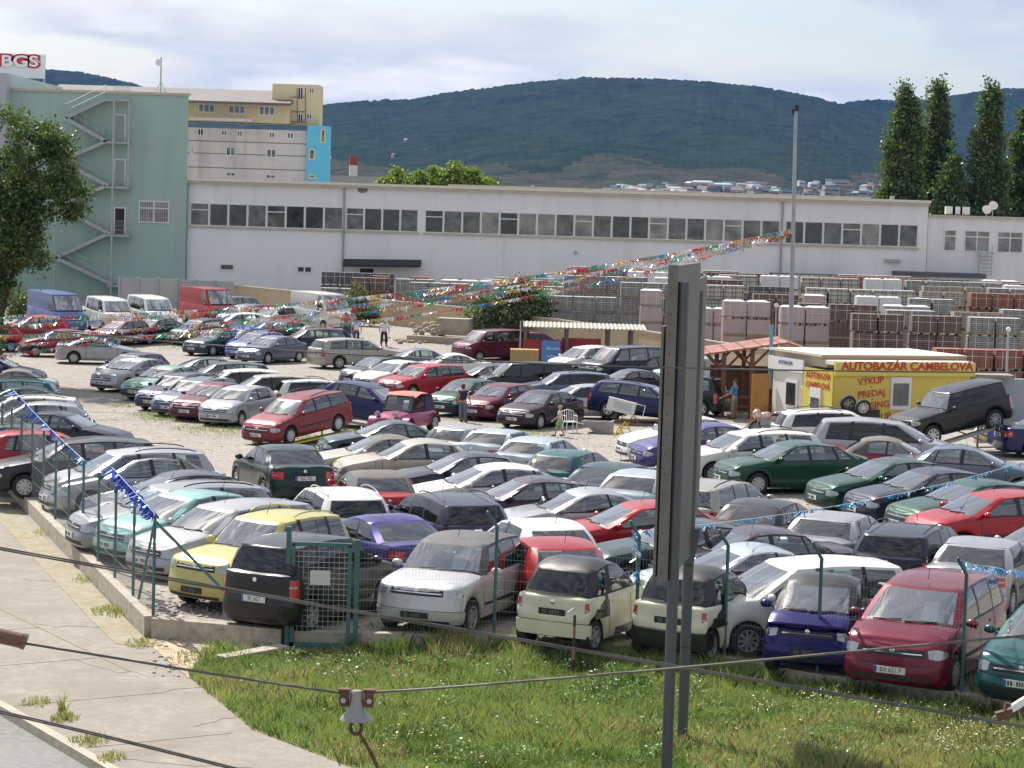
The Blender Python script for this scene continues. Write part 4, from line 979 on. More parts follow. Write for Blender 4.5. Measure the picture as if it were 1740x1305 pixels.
for (a, b, c, d) in ((336, 346, 218, 231), (376, 386, 221, 231), (403, 412, 222, 232), (457, 467, 224, 235), (488, 499, 225, 236), (323, 329, 247, 261), (384, 400, 249, 265), (453, 469, 253, 268), (384, 400, 292, 300), (452, 468, 296, 304)):
    A, B = P(a, c, YK), P(b, d, YK); w = window_unit(kb, A.x, B.x, B.z, A.z, YK, M_DARK if a == 336 else WG[0], fr=.08, mull=1); w.location = -kb.location
for (a, b, c, d) in ((506, 515, 148, 170), (525, 534, 149, 159), (506, 515, 193, 208), (521, 530, 193, 203)):
    A, B = P(a, c, YK + 2.2), P(b, d, YK + 2.2); w = window_unit(kb, A.x, B.x, B.z, A.z, YK + 2.2, M_DARK if b - a == 9 and a == 506 else WG[0], fr=.08, mull=1); w.location = -kb.location
for (a, b, c, d) in ((545, 553, 219, 243), (525, 535, 253, 272), (525, 536, 296, 304)):
    A, B = P(a, c, YK - .6), P(b, d, YK - .6); w = window_unit(kb, A.x, B.x, B.z, A.z, YK - .6, WG[0], fr=.14, m=M_YEL); w.location = -kb.location
for py in (241, 262, 286): A, B = P(150, py - 6, YK), P(522, py + 4.5, YK); KB('panel_joint', mat('joint_grey', (.2, .19, .19), .9), ((A.x, YK - .015, P(400, py, YK).z - .05), (B.x, YK - .004, P(400, py, YK).z + .05)))
KB('balcony', M_PANEL, px_box(323, 199, 428, 207, YK - 1.5, 1.49))
g = MB(); 
for px in (505, 519): A, B = P(px, 150, YK + 1.9), P(px, 209, YK + 1.9); g.tube([A, B], .05, 5)
for py in (165, 190, 207): A, B = P(492, py, YK + 1.9), P(519, py, YK + 1.9); g.tube([A, B], .05, 5)
o = g.build('scaffold_pole', mat('rusty_pole', (.2, .12, .09), .8)); o.location = -kb.location; o.parent = kb
# ---- rooftop sign
YS = 200.0
A, B = P(-60, 88, YS), P(75, 133, YS); zs0 = gz1
sg = empty('rooftop_sign', (A.x, YS, 0), 0, 'white rooftop sign board with red outlined BGS letters, top left', 'sign')
def SG(name, m, *bx):
    g = MB()
    for a, b in bx: g.bb(a, b)
    o = g.build(name, m); o.location = -sg.location; o.parent = sg; return o
SG('board', mat('sign_white', (.75, .74, .76), .6), ((A.x, YS, P(30, 132, YS).z), (B.x, YS + .3, P(30, 91.5, YS).z)))
SG('frame', M_STEEL, *[((x, YS + .32, zs0), (x + .15, YS + .5, P(30, 91, YS).z)) for x in (A.x, (A.x + B.x) / 2, B.x - .15)])
q = P(33.5, 104.5, YS); M_SRED = mat('sign_red', (.55, .02, .04), .5); M_SWH = mat('sign_letter_white', (.8, .8, .8), .5)
for (bold, dy, mm_) in ((.17, .03, M_SRED), (.02, .07, M_SWH)):
    o = text_mesh('lettering', 'BGS', 1.25, mm_, None, frame((q.x, YS - dy, q.z), (1, 0, 0), (0, 0, 1)), .02, sx=1.45, bold=bold); o.location = -sg.location; o.parent = sg
q = P(7, 124, YF - 1); g = MB(); a = P(11, 124, YF - 2); g.bb((a.x - 14, YF - 2, zb), (a.x, YF + 20, a.z)); tag(g.build('stair_block', mat('stair_block_grey', (.40, .43, .44), .8, noise=(.4, .1))), 'grey tower corner cut off at the left edge beside the green building', 'building')
q = P(274, 97, YF + 3); rt = empty('antenna_mast', (q.x, YF + 3, gz1 + .2), 0, 'thin steel aerial mast with a small dish on the green building roof', 'antenna')
g = MB(); hm = q.z - gz1 - .2; g.tube([(0, 0, 0), (0, 0, hm)], .06, 6); g.tube([(0, 0, 1), (-.5, 0, 0)], .025, 5); g.tube([(0, 0, 1), (.5, 0, 0)], .025, 5); g.build('mast', M_STEEL, rt)
g = MB(); g.lathe([(.02, 0), (.28, .08), (.02, .03)], 12, 0, Matrix.Translation((-.15, -.1, hm - .45)) @ Matrix.Rotation(R(80), 4, 'X')); g.build('dish', M_FRAME, rt)

# ================================================================ walls and fences at the back
WP = [(-20.6, 172), (-3.5, 148), (7, 135.5), (11.8, 126.5), (18.2, 113.5)]
M_TAN = ground_mat('tan_pebble_panel', [(.44, .35, .23), (.36, .27, .17), (.5, .41, .28)], [.8, 9], .4)
g = MB()
for (a, b) in zip(WP, WP[1:]):
    n_ = max(1, int((Vector(b) - Vector(a)).length / 3.0))
    for k in range(n_):
        p0 = Vector(a).lerp(Vector(b), k / n_); p1 = Vector(a).lerp(Vector(b), (k + 1) / n_); z = gz(p0.x, p0.y)
        g.bar((p0.x, p0.y, z + .6), (p1.x, p1.y, z + .6), .12, 2.0)
wl = empty('panel_wall', (0, 141, 0), 0, 'long tan pebble dash wall running diagonally between the lot and the brick yard', 'wall')
o = g.build('panels', M_TAN); o.location = (0, -141, 0); o.parent = wl
g = MB()
for (a, b) in zip(WP, WP[1:]):
    p0, p1 = Vector(a), Vector(b); g.bar((p0.x, p0.y, gz(p0.x, p0.y) + 1.64), (p1.x, p1.y, gz(p1.x, p1.y) + 1.64), .2, .08)
o = g.build('coping', mat('coping_pale', (.5, .44, .34), .8)); o.location = (0, -141, 0); o.parent = wl
pf = empty('panel_fence', (P(205, 490, 160).x, 160, 0), 0, 'grey sheet metal fence panels behind the vans', 'fence')
A = P(203, 472, 160); B = P(398, 478, 160); z0 = gz(A.x, 160); nP = 6
for k in range(nP):
    x0 = A.x + (B.x - A.x) * k / nP; x1 = A.x + (B.x - A.x) * (k + 1) / nP
    g = MB(); g.bb((x0 + .03, 160, z0 + .05), (x1 - .03, 160.08, A.z)); o = g.build('panel', mat('fence_grey_%d' % k, (.33 + .02 * (k % 3),) * 2 + (.36,), .7), None); o.location = -pf.location; o.parent = pf
    g = MB(); g.bb((x0 - .05, 159.9, z0), (x0 + .05, 160.1, A.z + .08)); o = g.build('post', M_STEEL); o.location = -pf.location; o.parent = pf
# ================================================================ the cars
col = dict(white=PM('white', (.66, .65, .62), 0), silver=PM('silver', (.36, .365, .38), .55), sgrey=PM('silver_grey', (.25, .255, .27), .5), beige=PM('beige', (.40, .36, .30), .3),
  black=PM('black', (.010, .010, .012), .1), navy=PM('navy', (.006, .008, .026), .25), dblue=PM('dark_blue', (.008, .014, .085), .3), blue=PM('blue', (.04, .08, .30), .3), steel=PM('steel_blue', (.11, .135, .19), .5),
  dgrey=PM('dark_grey', (.02, .021, .025), .35), green=PM('green', (.006, .052, .030), .35), dgreen=PM('dark_green', (.008, .03, .028), .4), mint=PM('mint', (.22, .36, .30), .45), teal=PM('teal', (.012, .09, .095), .4),
  aqua=PM('aqua', (.22, .40, .39), .35), maroon=PM('maroon', (.115, .008, .022), .3), wine=PM('wine_red', (.15, .007, .026), .3), red=PM('red', (.33, .006, .014), .1), brick=PM('dark_red', (.19, .007, .018), .15), aub=PM('aubergine', (.028, .014, .026), .35),
  purple=PM('purple_blue', (.022, .023, .05), .35), violet=PM('violet', (.042, .032, .18), .3), yellow=PM('pale_yellow', (.47, .43, .14), .15), cream=PM('cream', (.62, .60, .46), 0), vblue=PM('van_blue', (.075, .12, .33), .1), ice=PM('ice_silver', (.40, .46, .50), .5),
  dteal=PM('dark_teal', (.012, .042, .05), .35), magenta=PM('magenta', (.34, .085, .17), .1), sblue=PM('smart_blue', (.012, .009, .12), .35), lgold=PM('silver_gold', (.36, .34, .30), .5))
M_DTOP = mat('dark_hardtop', (.075, .075, .08), .7, noise=(3, .15))
col['wsilver'] = PM('bright_silver', (.50, .50, .51), .35)
CARS = [
 # ---- front row by the grass verge, left to right
 ('suv', 452, 876, 233, 'yellow', 'pale yellow compact off-road car with grey bumpers insert, nose to the pavement fence', dict(c=1, rim='alloy', rails=True, railm=col['yellow'], darkplate=True)),
 ('box', 533, 906, 62, 'black', 'boxy black hatchback seen from behind through the open mesh gate', dict(c=1, rim='alloy', tint=True, sheet=False, scale=(1, 1, 1.02))),
 ('suv', 778, 914, 248, 'wsilver', 'silver three door off-road car with black soft top beside the gate', dict(c=1, name='offroad_car', rim='alloy', darkplate=True, top=M_DTOP, scale=(.95, 1.04, .95))),
 ('smart', 993, 948, 62, 'cream', 'cream two seat microcar with cream rear bumper, left of the grey sign posts', dict(c=1, )),
 ('smart', 1190, 962, 60, 'cream', 'cream two seat microcar with black rear bumper, behind the grey sign posts', dict(c=1, )),
 ('smart', 1398, 983, 251, 'sblue', 'dark blue two seat microcar facing the grass between cream microcar and wine red minivan', dict(c=1, )),
 ('mpv', 1582, 984, 244, 'wine', 'wine red minivan with large headlamps facing the grass, right of the blue microcar', dict(c=1, rim='hub', bumper='body', scale=(1.02, 1.02, 1.0))),
 ('hatch', 1800, 1030, 240, 'teal', 'teal car cut by the right edge, nose towards the grass', dict(c=1, scale=(1, 1, 1))),
 # ---- along the pavement fence, from the corner backwards
 ('wagon', 388, 856, 226, 'silver', 'silver estate car with amber indicators between yellow off-road car and turquoise hatchback', dict(c=1, scale=(.95, .96, .97), strip=False)),
 ('hatch3', 306, 838, 224, 'aqua', 'pale turquoise small hatchback with slatted grille behind the pavement fence', dict(c=1, bumper='body')),
 ('wagon', 296, 822, 205, 'sgrey', 'grey estate car with black roof rail and bright windscreen glare behind the turquoise hatchback', dict(c=1, rails=True)),
 ('lift', 300, 803, 202, 'purple', 'dark blue sloping back car half hidden behind the grey estate with roof rail', dict(c=1, sheet=False)),
 ('lift', 232, 774, 204, 'silver', 'silver five door car with arched side windows by the fence bunting', dict(c=1, strip=False, rim='alloy')),
 ('mpv', 222, 764, 203, 'silver', 'silver family car with black roof rails just behind the arched silver one', dict(c=1, rails=True, scale=(1, .97, .93))),
 ('wagon', 128, 745, 200, 'dgrey', 'dark charcoal estate car between red hatchback and silver family car by the fence', dict(c=1, sheet=False)),
 ('hatch', 88, 733, 18, 'red', 'bright red hatchback seen from behind at the left edge behind the fence', dict(c=1, sheet=False)),
 ('sedan', 52, 722, 356, 'dgreen', 'dark green saloon partly hidden behind the red hatchback at the left edge', dict(c=1, sheet=False)),
 ('sedan', 92, 700, 352, 'navy', 'navy saloon with its long bonnet pointing right, left edge of the lot', dict(sheet=False)),
 ('hatch', 82, 684, 186, 'silver', 'silver white five door hatchback with rear to the open gravel, left edge', dict(rim='alloy', sheet=False)),
 ('wagon', 68, 673, 186, 'white', 'white estate car with roof rails just behind the silver hatchback, left edge', dict(rails=True, sheet=False)),
 ('lift', 42, 658, 188, 'dteal', 'dark teal sloping back car behind the white estate, left edge', dict(sheet=False)),
 ('wagon', 32, 645, 186, 'teal', 'teal blue estate car with open loading end, left edge', dict(sheet=False, rails=True)),
 ('cabrio', 28, 628, 188, 'ice', 'pale silver car with dark grey cloth tail at the left edge', dict(sheet=False, top=M_SOFT)),
 ('sedan', -18, 606, 356, 'dblue', 'dark blue saloon bonnet poking in at the left edge below the tree', dict(sheet=False)),
 # ---- alone in the middle lane
 ('sedan', 486, 757, 111, 'dgreen', 'dark green saloon parked alone on the gravel, rear plate towards the camera', dict(rim='alloy', sheet=False, plate=1, scale=(1.02, 1.02, 1.0))),
 # ---- cars facing left in the central block
 ('coupe', 672, 716, 194, 'dteal', 'dark teal coupe with rear spoiler in front of the pink buggy', dict(sheet=False)),
 ('cabrio', 662, 741, 194, 'beige', 'pale beige convertible with raised taupe cloth roof in the central block', dict(top=M_SOFT, sheet=False)),
 ('sedan', 724, 748, 193, 'beige', 'beige gold saloon directly in front of the beige convertible', dict(sheet=False, rim='hub', scale=(1.02, 1.0, 1.0))),
 ('sedan', 812, 770, 193, 'navy', 'navy saloon between beige gold saloon and white liftback', dict(sheet=False)),
 ('lift', 858, 790, 193, 'white', 'white liftback between navy saloon and aubergine saloon in the central block', dict(sheet=False)),
 ('sedan', 922, 812, 193, 'aub', 'aubergine saloon between white liftback and silver coupe', dict(sheet=False)),
 ('coupe', 1008, 832, 193, 'silver', 'silver coupe with dark windows behind the bright red hatchback of the central block', dict(sheet=False)),
 ('lift', 1115, 854, 193, 'red', 'bright red car facing left directly behind the grey sign posts', dict(sheet=False, strip=False)),
 ('sedan', 1190, 886, 195, 'dgreen', 'dark bottle green saloon with alloy wheels below the red car by the sign posts', dict(sheet=False, rim='multi')),
 ('sedan', 1300, 898, 195, 'aub', 'long aubergine saloon between bottle green saloon and ice blue coupe', dict(sheet=False)),
 ('coupe', 1285, 928, 195, 'ice', 'ice blue silver coupe behind the second cream microcar', dict(sheet=False)),
 ('mpv', 1412, 951, 195, 'white', 'white people carrier facing left behind the blue microcar', dict(sheet=False, scale=(.98, 1, .98))),
 # ---- cars with tails towards us, centre and right
 ('wagon', 583, 832, 109, 'white', 'white compact estate with silver roof rails and black tailgate glass', dict(rails=True, railm=col['silver'], tint=True, sheet=False, mirror=M_TRIM, scale=(.94, .97, 1.0))),
 ('cabrio', 640, 801, 104, 'red', 'red convertible with brown grey cloth roof seen from behind', dict(top=M_SOFT, sheet=False, plate=1)),
 ('wagon', 772, 842, 112, 'purple', 'dark blue estate car seen from behind in the middle of the lot', dict(tint=True, sheet=False, rails=True, scale=(1, 1, 1))),
 ('coupe', 656, 876, 122, 'violet', 'violet blue coupe with pointed red tail lamps behind the gate', dict(sheet=False)),
 ('hatch3', 922, 884, 112, 'white', 'plain white hatchback seen from behind between violet coupe and red car', dict(tint=False, sheet=False, scale=(1.05, 1.05, 1.02))),
 ('hatch3', 942, 916, 106, 'red', 'glossy red hatchback with rounded tail just behind the cream microcar', dict(sheet=False, scale=(1.05, 1.05, 1.02))),
 ('hatch', 790, 724, 58, 'silver', 'silver white hatchback whose tail faces the teal coupe spoiler', dict(sheet=False)),
 ('sedan', 850, 730, 62, 'ice', 'light silver saloon tail towards us, left of the two alike behind the navy saloon', dict(sheet=False)),
 ('sedan', 916, 744, 62, 'ice', 'light silver saloon tail towards us, right of the two alike behind the white liftback', dict(sheet=False)),
 ('hatch3', 966, 766, 62, 'teal', 'deep teal hatchback with wide rear window right of the silver saloons', dict(sheet=False, scale=(1.05, 1, 1))),
 ('lift', 1046, 788, 62, 'dteal', 'blue green liftback with huge glass tailgate beside the teal hatchback', dict(sheet=False)),
 ('sedan', 1098, 800, 62, 'ice', 'pale silver saloon tail towards us just left of the sign posts', dict(sheet=False)),
 ('wagon', 1204, 818, 62, 'lgold', 'champagne silver estate with roof rails right of the sign posts', dict(rails=True, sheet=False)),
 ('sedan', 1300, 850, 62, 'dgrey', 'dark grey saloon tail towards us below the gap beside the green liftback', dict(sheet=False)),
 ('sedan', 1420, 872, 64, 'silver', 'silver grey saloon tail towards us between dark grey saloon and black estate', dict(sheet=False)),
 ('wagon', 1543, 894, 66, 'navy', 'blue black estate with roof rails and wide red tail lamps, right side', dict(rails=True, tint=True, sheet=False, rim='alloy')),
 ('sedan', 1672, 916, 66, 'silver', 'silver saloon with cloud reflections in its rear window, right edge', dict(sheet=False, plate=0)),
 # ---- right hand row facing left
 ('sedan', 1180, 708, 195, 'white', 'cream white saloon facing left behind the violet car, its nose left of the sign posts', dict(sheet=False)),
 ('sedan', 1212, 720, 196, 'violet', 'violet saloon facing left with its nose appearing left of the sign posts', dict(sheet=False)),
 ('wagon', 1308, 732, 198, 'white', 'white estate facing left behind the large green liftback', dict(rails=True, sheet=False)),
 ('lift', 1366, 751, 197, 'green', 'large green liftback facing left, fully visible on the right', dict(sheet=False)),
 ('lift', 1532, 780, 199, 'green', 'dark green car facing left, second after the large green liftback', dict(sheet=False, rim='alloy')),
 ('lift', 1602, 797, 200, 'purple', 'dark navy purple car facing left between two green ones', dict(sheet=False)),
 ('lift', 1678, 817, 201, 'green', 'green car facing left between the dark navy car and the bright red one', dict(sheet=False)),
 ('hatch', 1722, 836, 202, 'red', 'bright red hatchback facing left at the right edge', dict(sheet=False, rim='alloy', scale=(1.08, 1.03, 1))),
 ('hatch', 1822, 892, 202, 'lgold', 'silver hatchback nose peeking in below the bright red one at the right edge', dict(sheet=False)),
 ('lift', 1800, 812, 350, 'dgrey', 'dark grey car tail at the right edge above the bright red hatchback', dict(sheet=False)),
 # ---- right, facing right
 ('wagon', 1396, 697, 5, 'white', 'white estate with blackened windows behind the silver people carrier', dict(tint=True, rails=True, sheet=False)),
 ('mpv', 1470, 712, 352, 'silver', 'silver lilac people carrier with black windows pointing right below the yellow office', dict(tint=True, sheet=False, rim='alloy', scale=(1.08, 1.02, 1))),
 ('cabrio', 1500, 744, 350, 'red', 'red convertible with grey cloth roof pointing right', dict(top=M_SOFT, sheet=False)),
 ('sedan', 1628, 758, 350, 'steel', 'silver blue saloon pointing right below the black off-road car', dict(sheet=False)),
 ('jeep', 1650, 655, 207, 'black', 'black blue square off-road car standing nose down on the steel ramp', dict(tint=True, rim='multi', pitch=-.19, bumper='black', lift=.68)),
 ('sedan', 1792, 706, 5, 'dblue', 'dark blue saloon with red tail lamps at the right edge beside the ramp', dict(sheet=False)),
 # ---- middle left row, noses towards us
 ('hatch', 238, 600, 240, 'purple', 'dark blue hatchback at the far end of the diagonal row, behind the silver saloon', dict()),
 ('lift', 238, 609, 238, 'silver', 'silver white saloon nose forward, second in the diagonal row of the middle left', dict(bumper='body')),
 ('lift', 290, 622, 240, 'mint', 'pale mint green car, third in the diagonal row', dict()),
 ('wagon', 322, 634, 243, 'purple', 'violet grey estate, fourth in the diagonal row after the mint green car', dict(scale=(.96, 1, .98))),
 ('wagon', 350, 642, 244, 'steel', 'slate blue estate with chrome grille next to the maroon one', dict(scale=(.96, 1, .98), rails=True)),
 ('lift', 372, 650, 246, 'maroon', 'maroon liftback with chrome grille left of the silver hatchback', dict()),
 ('hatch', 417, 656, 248, 'silver', 'silver hatchback with steel wheels at the near end of the diagonal row', dict(strip=False)),
 ('wagon', 528, 670, 236, 'brick', 'red estate car standing tail up on a yellow ramp', dict(rails=True, pitch=-.10, lift=.28, rim='hub', bumper='body')),
 ('hatch', 606, 651, 335, 'dblue', 'deep blue hatchback tilted on a ramp behind the red estate', dict(pitch=-.10, lift=.28, sheet=False)),
 ('lift', 570, 648, 20, 'steel', 'steel grey car mostly hidden behind the deep blue tilted hatchback', dict(sheet=False)),
 # second line behind
 ('lift', 355, 608, 195, 'purple', 'dark violet saloon in the second line behind the mint green car', dict(sheet=False)),
 ('wagon', 402, 616, 195, 'dteal', 'dark grey green estate behind the slate blue estate', dict(sheet=False)),
 ('mpv', 425, 628, 195, 'white', 'white people carrier with an orange stripe on its window', dict(sheet=False, tint=True, scale=(1, 1, .95))),
 ('mpv', 478, 637, 195, 'beige', 'cream people carrier behind the silver hatchback', dict(sheet=False, tint=True, scale=(1, 1, .96))),
 ('wagon', 530, 645, 15, 'white', 'white estate with dark tailgate behind the red tilted estate', dict(sheet=False, tint=True, rails=True)),
 # ---- back left group
 ('van', 90, 493, 304, 'vblue', 'high roof blue van before the green building', dict(sheet=False, bumper='body', strip=False, far=True)),
 ('lowvan', 182, 504, 298, 'white', 'white van with crew cab, left of the two white ones by the grey fence', dict(sheet=False, strip=False, scale=(1, 1, 1.05))),
 ('lowvan', 252, 502, 298, 'white', 'white van, right of the two white ones by the grey fence', dict(sheet=False, strip=False, scale=(1, 1, 1.08))),
 ('van', 348, 488, 304, 'red', 'high roof red van at the end of the grey fence', dict(sheet=False, strip=False)),
 ('van', 540, 496, 306, 'white', 'white high roof van next to the people by the tan wall', dict(sheet=False, strip=False)),
 ('hatch', 72, 536, 205, 'red', 'red hatchback with glare on its roof below the blue van', dict(sheet=False)),
 ('hatch', 112, 560, 200, 'brick', 'dark red hatchback just behind the silver coupe at the far left', dict(sheet=False)),
 ('hatch', -8, 552, 200, 'red', 'red car cut by the left edge under the bunting', dict(sheet=False)),
 ('coupe', 158, 573, 6, 'silver', 'silver coupe standing apart at the far left, seen from the side', dict(sheet=False, rim='hub')),
 ('hatch', 216, 543, 240, 'maroon', 'dark maroon hatchback below the white vans', dict()),
 ('lift', 268, 540, 240, 'dgrey', 'charcoal liftback below the right white van', dict()),
 ('hatch', 350, 541, 234, 'black', 'black hatchback with silver bonnet glare below the red van', dict()),
 ('wagon', 402, 504, 200, 'steel', 'pale blue grey estate just right of the red van', dict(sheet=False)),
 ('hatch', 424, 517, 235, 'steel', 'blue grey hatchback in front of the pale estate near the red van', dict()),
 ('hatch', 418, 531, 198, 'white', 'small white car half hidden behind the dark hatchback of the back row', dict(sheet=False)),
 ('hatch', 474, 521, 235, 'white', 'white hatchback left of the white high roof van', dict()),
 ('lift', 378, 559, 236, 'dteal', 'grey teal car at the left end of the blue group', dict()),
 ('hatch', 420, 557, 236, 'blue', 'mid blue hatchback beside the grey teal car', dict()),
 ('hatch', 448, 564, 236, 'vblue', 'light blue hatchback behind the silver blue saloon', dict()),
 ('wagon', 478, 546, 196, 'dgrey', 'charcoal estate behind the light blue hatchback', dict(sheet=False)),
 ('lift', 470, 571, 237, 'steel', 'silver blue saloon with open ground in front, left of the silver estate', dict(bumper='body')),
 ('wagon', 548, 558, 198, 'navy', 'navy estate behind the silver estate', dict(sheet=False)),
 ('wagon', 584, 575, 33, 'lgold', 'silver estate with tall red tail lamps seen from behind at the back of the lot', dict(rim='alloy', sheet=False, scale=(1.12, 1.06, 1.06))),
 # ---- middle group, noses towards us
 ('hatch', 655, 606, 228, 'purple', 'violet blue hatchback at the back left of the middle group', dict()),
 ('lift', 682, 613, 228, 'white', 'white saloon between violet blue hatchback and red estate', dict()),
 ('wagon', 738, 619, 226, 'red', 'bright red estate at the left of the middle group', dict()),
 ('sedan', 714, 593, 193, 'steel', 'blue grey saloon behind the white saloon of the middle group', dict(sheet=False)),
 ('coupe', 772, 601, 192, 'white', 'white coupe facing left behind the red estate', dict(sheet=False)),
 ('sedan', 838, 620, 193, 'aub', 'dark violet saloon right of the white coupe', dict(sheet=False)),
 ('hatch', 804, 645, 238, 'green', 'green hatchback with bright bonnet beside the woman in jeans', dict(bumper='black')),
 ('hatch', 862, 652, 238, 'maroon', 'maroon hatchback between the green hatchback and the black purple saloon', dict(scale=(1.06, 1.02, .98))),
 ('lift', 928, 664, 238, 'aub', 'black purple saloon facing the child, middle of the lot', dict(rim='hub')),
 ('lowvan', 912, 616, 193, 'black', 'black people carrier with black windows behind the maroon hatchback', dict(sheet=False, tint=True, scale=(.92, .95, .86), name='minivan')),
 ('wagon', 984, 632, 193, 'steel', 'dark blue estate with a silver roof edge behind the black purple saloon', dict(sheet=False, tint=True, rails=True)),
 ('hatch', 1006, 654, 193, 'silver', 'silver hatchback squeezed between dark estate and navy estate', dict(sheet=False, tint=True)),
 ('wagon', 1066, 650, 346, 'dblue', 'navy estate with five spoke wheels tilted on the plank ramp', dict(rim='alloy', sheet=False, pitch=-.06, lift=.15, rails=True)),
 ('sedan', 1080, 628, 200, 'purple', 'dark purple grey saloon behind the navy tilted estate', dict(sheet=False)),
 ('lowvan', 1078, 588, 217, 'navy', 'dark blue passenger van under the brick pallets', dict(sheet=False, strip=False)),
 ('mpv', 1012, 588, 217, 'white', 'white people carrier left of the dark blue passenger van', dict(sheet=True)),
 ('wagon', 1118, 604, 215, 'dgrey', 'dark grey estate just left of the sign posts', dict(sheet=False)),
 ('lowvan', 850, 560, 216, 'maroon', 'maroon people carrier in front of the leafy bush', dict(sheet=False, scale=(.95, .98, .88), name='minivan')),
 ('wagon', 892, 564, 32, 'brick', 'dark red estate with grey lower body seen from behind near the tin shelter', dict(sheet=False, tint=True, bumper='black')),
 ('suv', 1196, 607, 200, 'ice', 'pale blue car in the shade behind the timber gazebo', dict(sheet=False)),
 ('suv', 1186, 640, 150, 'dgreen', 'dark green off-road car beside the timber gazebo', dict(sheet=False, bumper='black')),
]
placed = []
for (k, px, py, hd_, c_, lab, o) in CARS:
    o = dict(o); lift = o.pop('lift', 0); o.pop('plate', None); sc_ = o.get('scale', (1, 1, 1))
    H_ = CT[k]['H'] * sc_[2] - .03 + lift
    q = G(px, py, H_)
    if not o.pop('c', 0):                                # the pixel is the roof centre: step from it to the middle of the car
        off = ((CT[k]['ah'] + CT[k]['ar']) / 2 - CT[k]['L'] / 2) * sc_[0] * .9; q = q + Vector((math.cos(R(hd_)), math.sin(R(hd_)), 0)) * off
    z = gz(q.x, q.y) + lift * .9
    if 'rim' not in o: o['rim'] = ['hub', 'hub', 'alloy', 'multi'][(px * 7 + py) % 4]
    if 'bumper' not in o and q.y > 95: o['bumper'] = 'black' if (px + py) % 3 == 0 else 'body'
    if 'strip' not in o and (px + py) % 2: o['strip'] = False
    if 'pitch' not in o:      # sit on the sloping ground
        e = Vector((math.cos(R(hd_)), math.sin(R(hd_)))); o['pitch'] = math.atan2(gz(q.x + e.x, q.y + e.y) - gz(q.x - e.x, q.y - e.y), 2)
    if k == 'smart': o.update(top=M_TRIMP if (c_ == 'cream' or c_ == 'sblue') else None, strip=False, rim='alloy', antenna=False, sheet=False, darkplate=True)
    cat = {'van': 'van', 'lowvan': 'van'}.get(k, 'car')
    if o.get('name') == 'minivan': cat = 'car'
    r_ = car(k, (q.x, q.y, z), hd_, col[c_], lab, cat=cat, **o)
    placed.append((r_, k, c_, lab, q.x, q.y, hd_))
def find(word): return [p_[0] for p_ in placed if word in p_[3]][0]
# ================================================================ brick yard
def brickmat(name, c1, c2, mort, bw=.26, bh=.10, ms=.012, rough=.9):
    m = bpy.data.materials.new(name); m.use_nodes = True; t = m.node_tree; b = t.nodes['Principled BSDF']; b.inputs['Roughness'].default_value = rough
    tcn = N(t, 'ShaderNodeTexCoord'); sp = N(t, 'ShaderNodeSeparateXYZ'); ad = N(t, 'ShaderNodeMath'); ad.operation = 'ADD'; cb = N(t, 'ShaderNodeCombineXYZ')
    LK(t, tcn.outputs['Object'], sp.inputs[0]); LK(t, sp.outputs[0], ad.inputs[0]); LK(t, sp.outputs[1], ad.inputs[1]); LK(t, ad.outputs[0], cb.inputs[0]); LK(t, sp.outputs[2], cb.inputs[1])
    br = N(t, 'ShaderNodeTexBrick'); br.inputs['Scale'].default_value = 1; br.inputs['Brick Width'].default_value = bw; br.inputs['Row Height'].default_value = bh; br.inputs['Mortar Size'].default_value = ms
    br.inputs['Color1'].default_value = (*c1, 1); br.inputs['Color2'].default_value = (*c2, 1); br.inputs['Mortar'].default_value = (*mort, 1); br.offset = .0
    LK(t, cb.outputs[0], br.inputs['Vector']); LK(t, br.outputs[0], b.inputs['Base Color']); return m
def wrap(name, c):
    m = mat(name, c, .35, coat=.3, noise=(5, .12), bump=(6, .9)); return m
LM = dict(brown=brickmat('brown_pavers', (.155, .11, .095), (.19, .135, .115), (.03, .02, .018)), red=brickmat('red_pavers', (.25, .10, .08), (.30, .12, .095), (.06, .03, .025)),
  grey=brickmat('grey_pavers', (.24, .235, .23), (.30, .29, .28), (.09, .09, .085)), dark=brickmat('dark_pavers', (.10, .10, .105), (.13, .13, .135), (.02, .02, .02)),
  cream=brickmat('slotted_blocks', (.42, .40, .33), (.36, .35, .30), (.13, .12, .10), .21, .27, .028), white=wrap('white_wrap', (.62, .63, .65)), pink=wrap('pink_wrap', (.44, .34, .33)), tan=brickmat('tan_pavers', (.38, .34, .27), (.32, .29, .23), (.1, .09, .07), .3, .12))
M_WOOD = mat('pallet_wood', (.34, .27, .18), .9, noise=(6, .3)); M_STRAP = mat('strap_white', (.6, .6, .6), .5); M_TOPW = wrap('top_film', (.66, .66, .67))
LN = dict(brown='brown brick', red='red brick', grey='grey paver', dark='dark grey paver', cream='cream slotted block', white='white wrapped block', pink='pink film wrapped brick', tan='tan paver')
PW, PD, PH = 1.24, 1.05, .80
_ld = {}
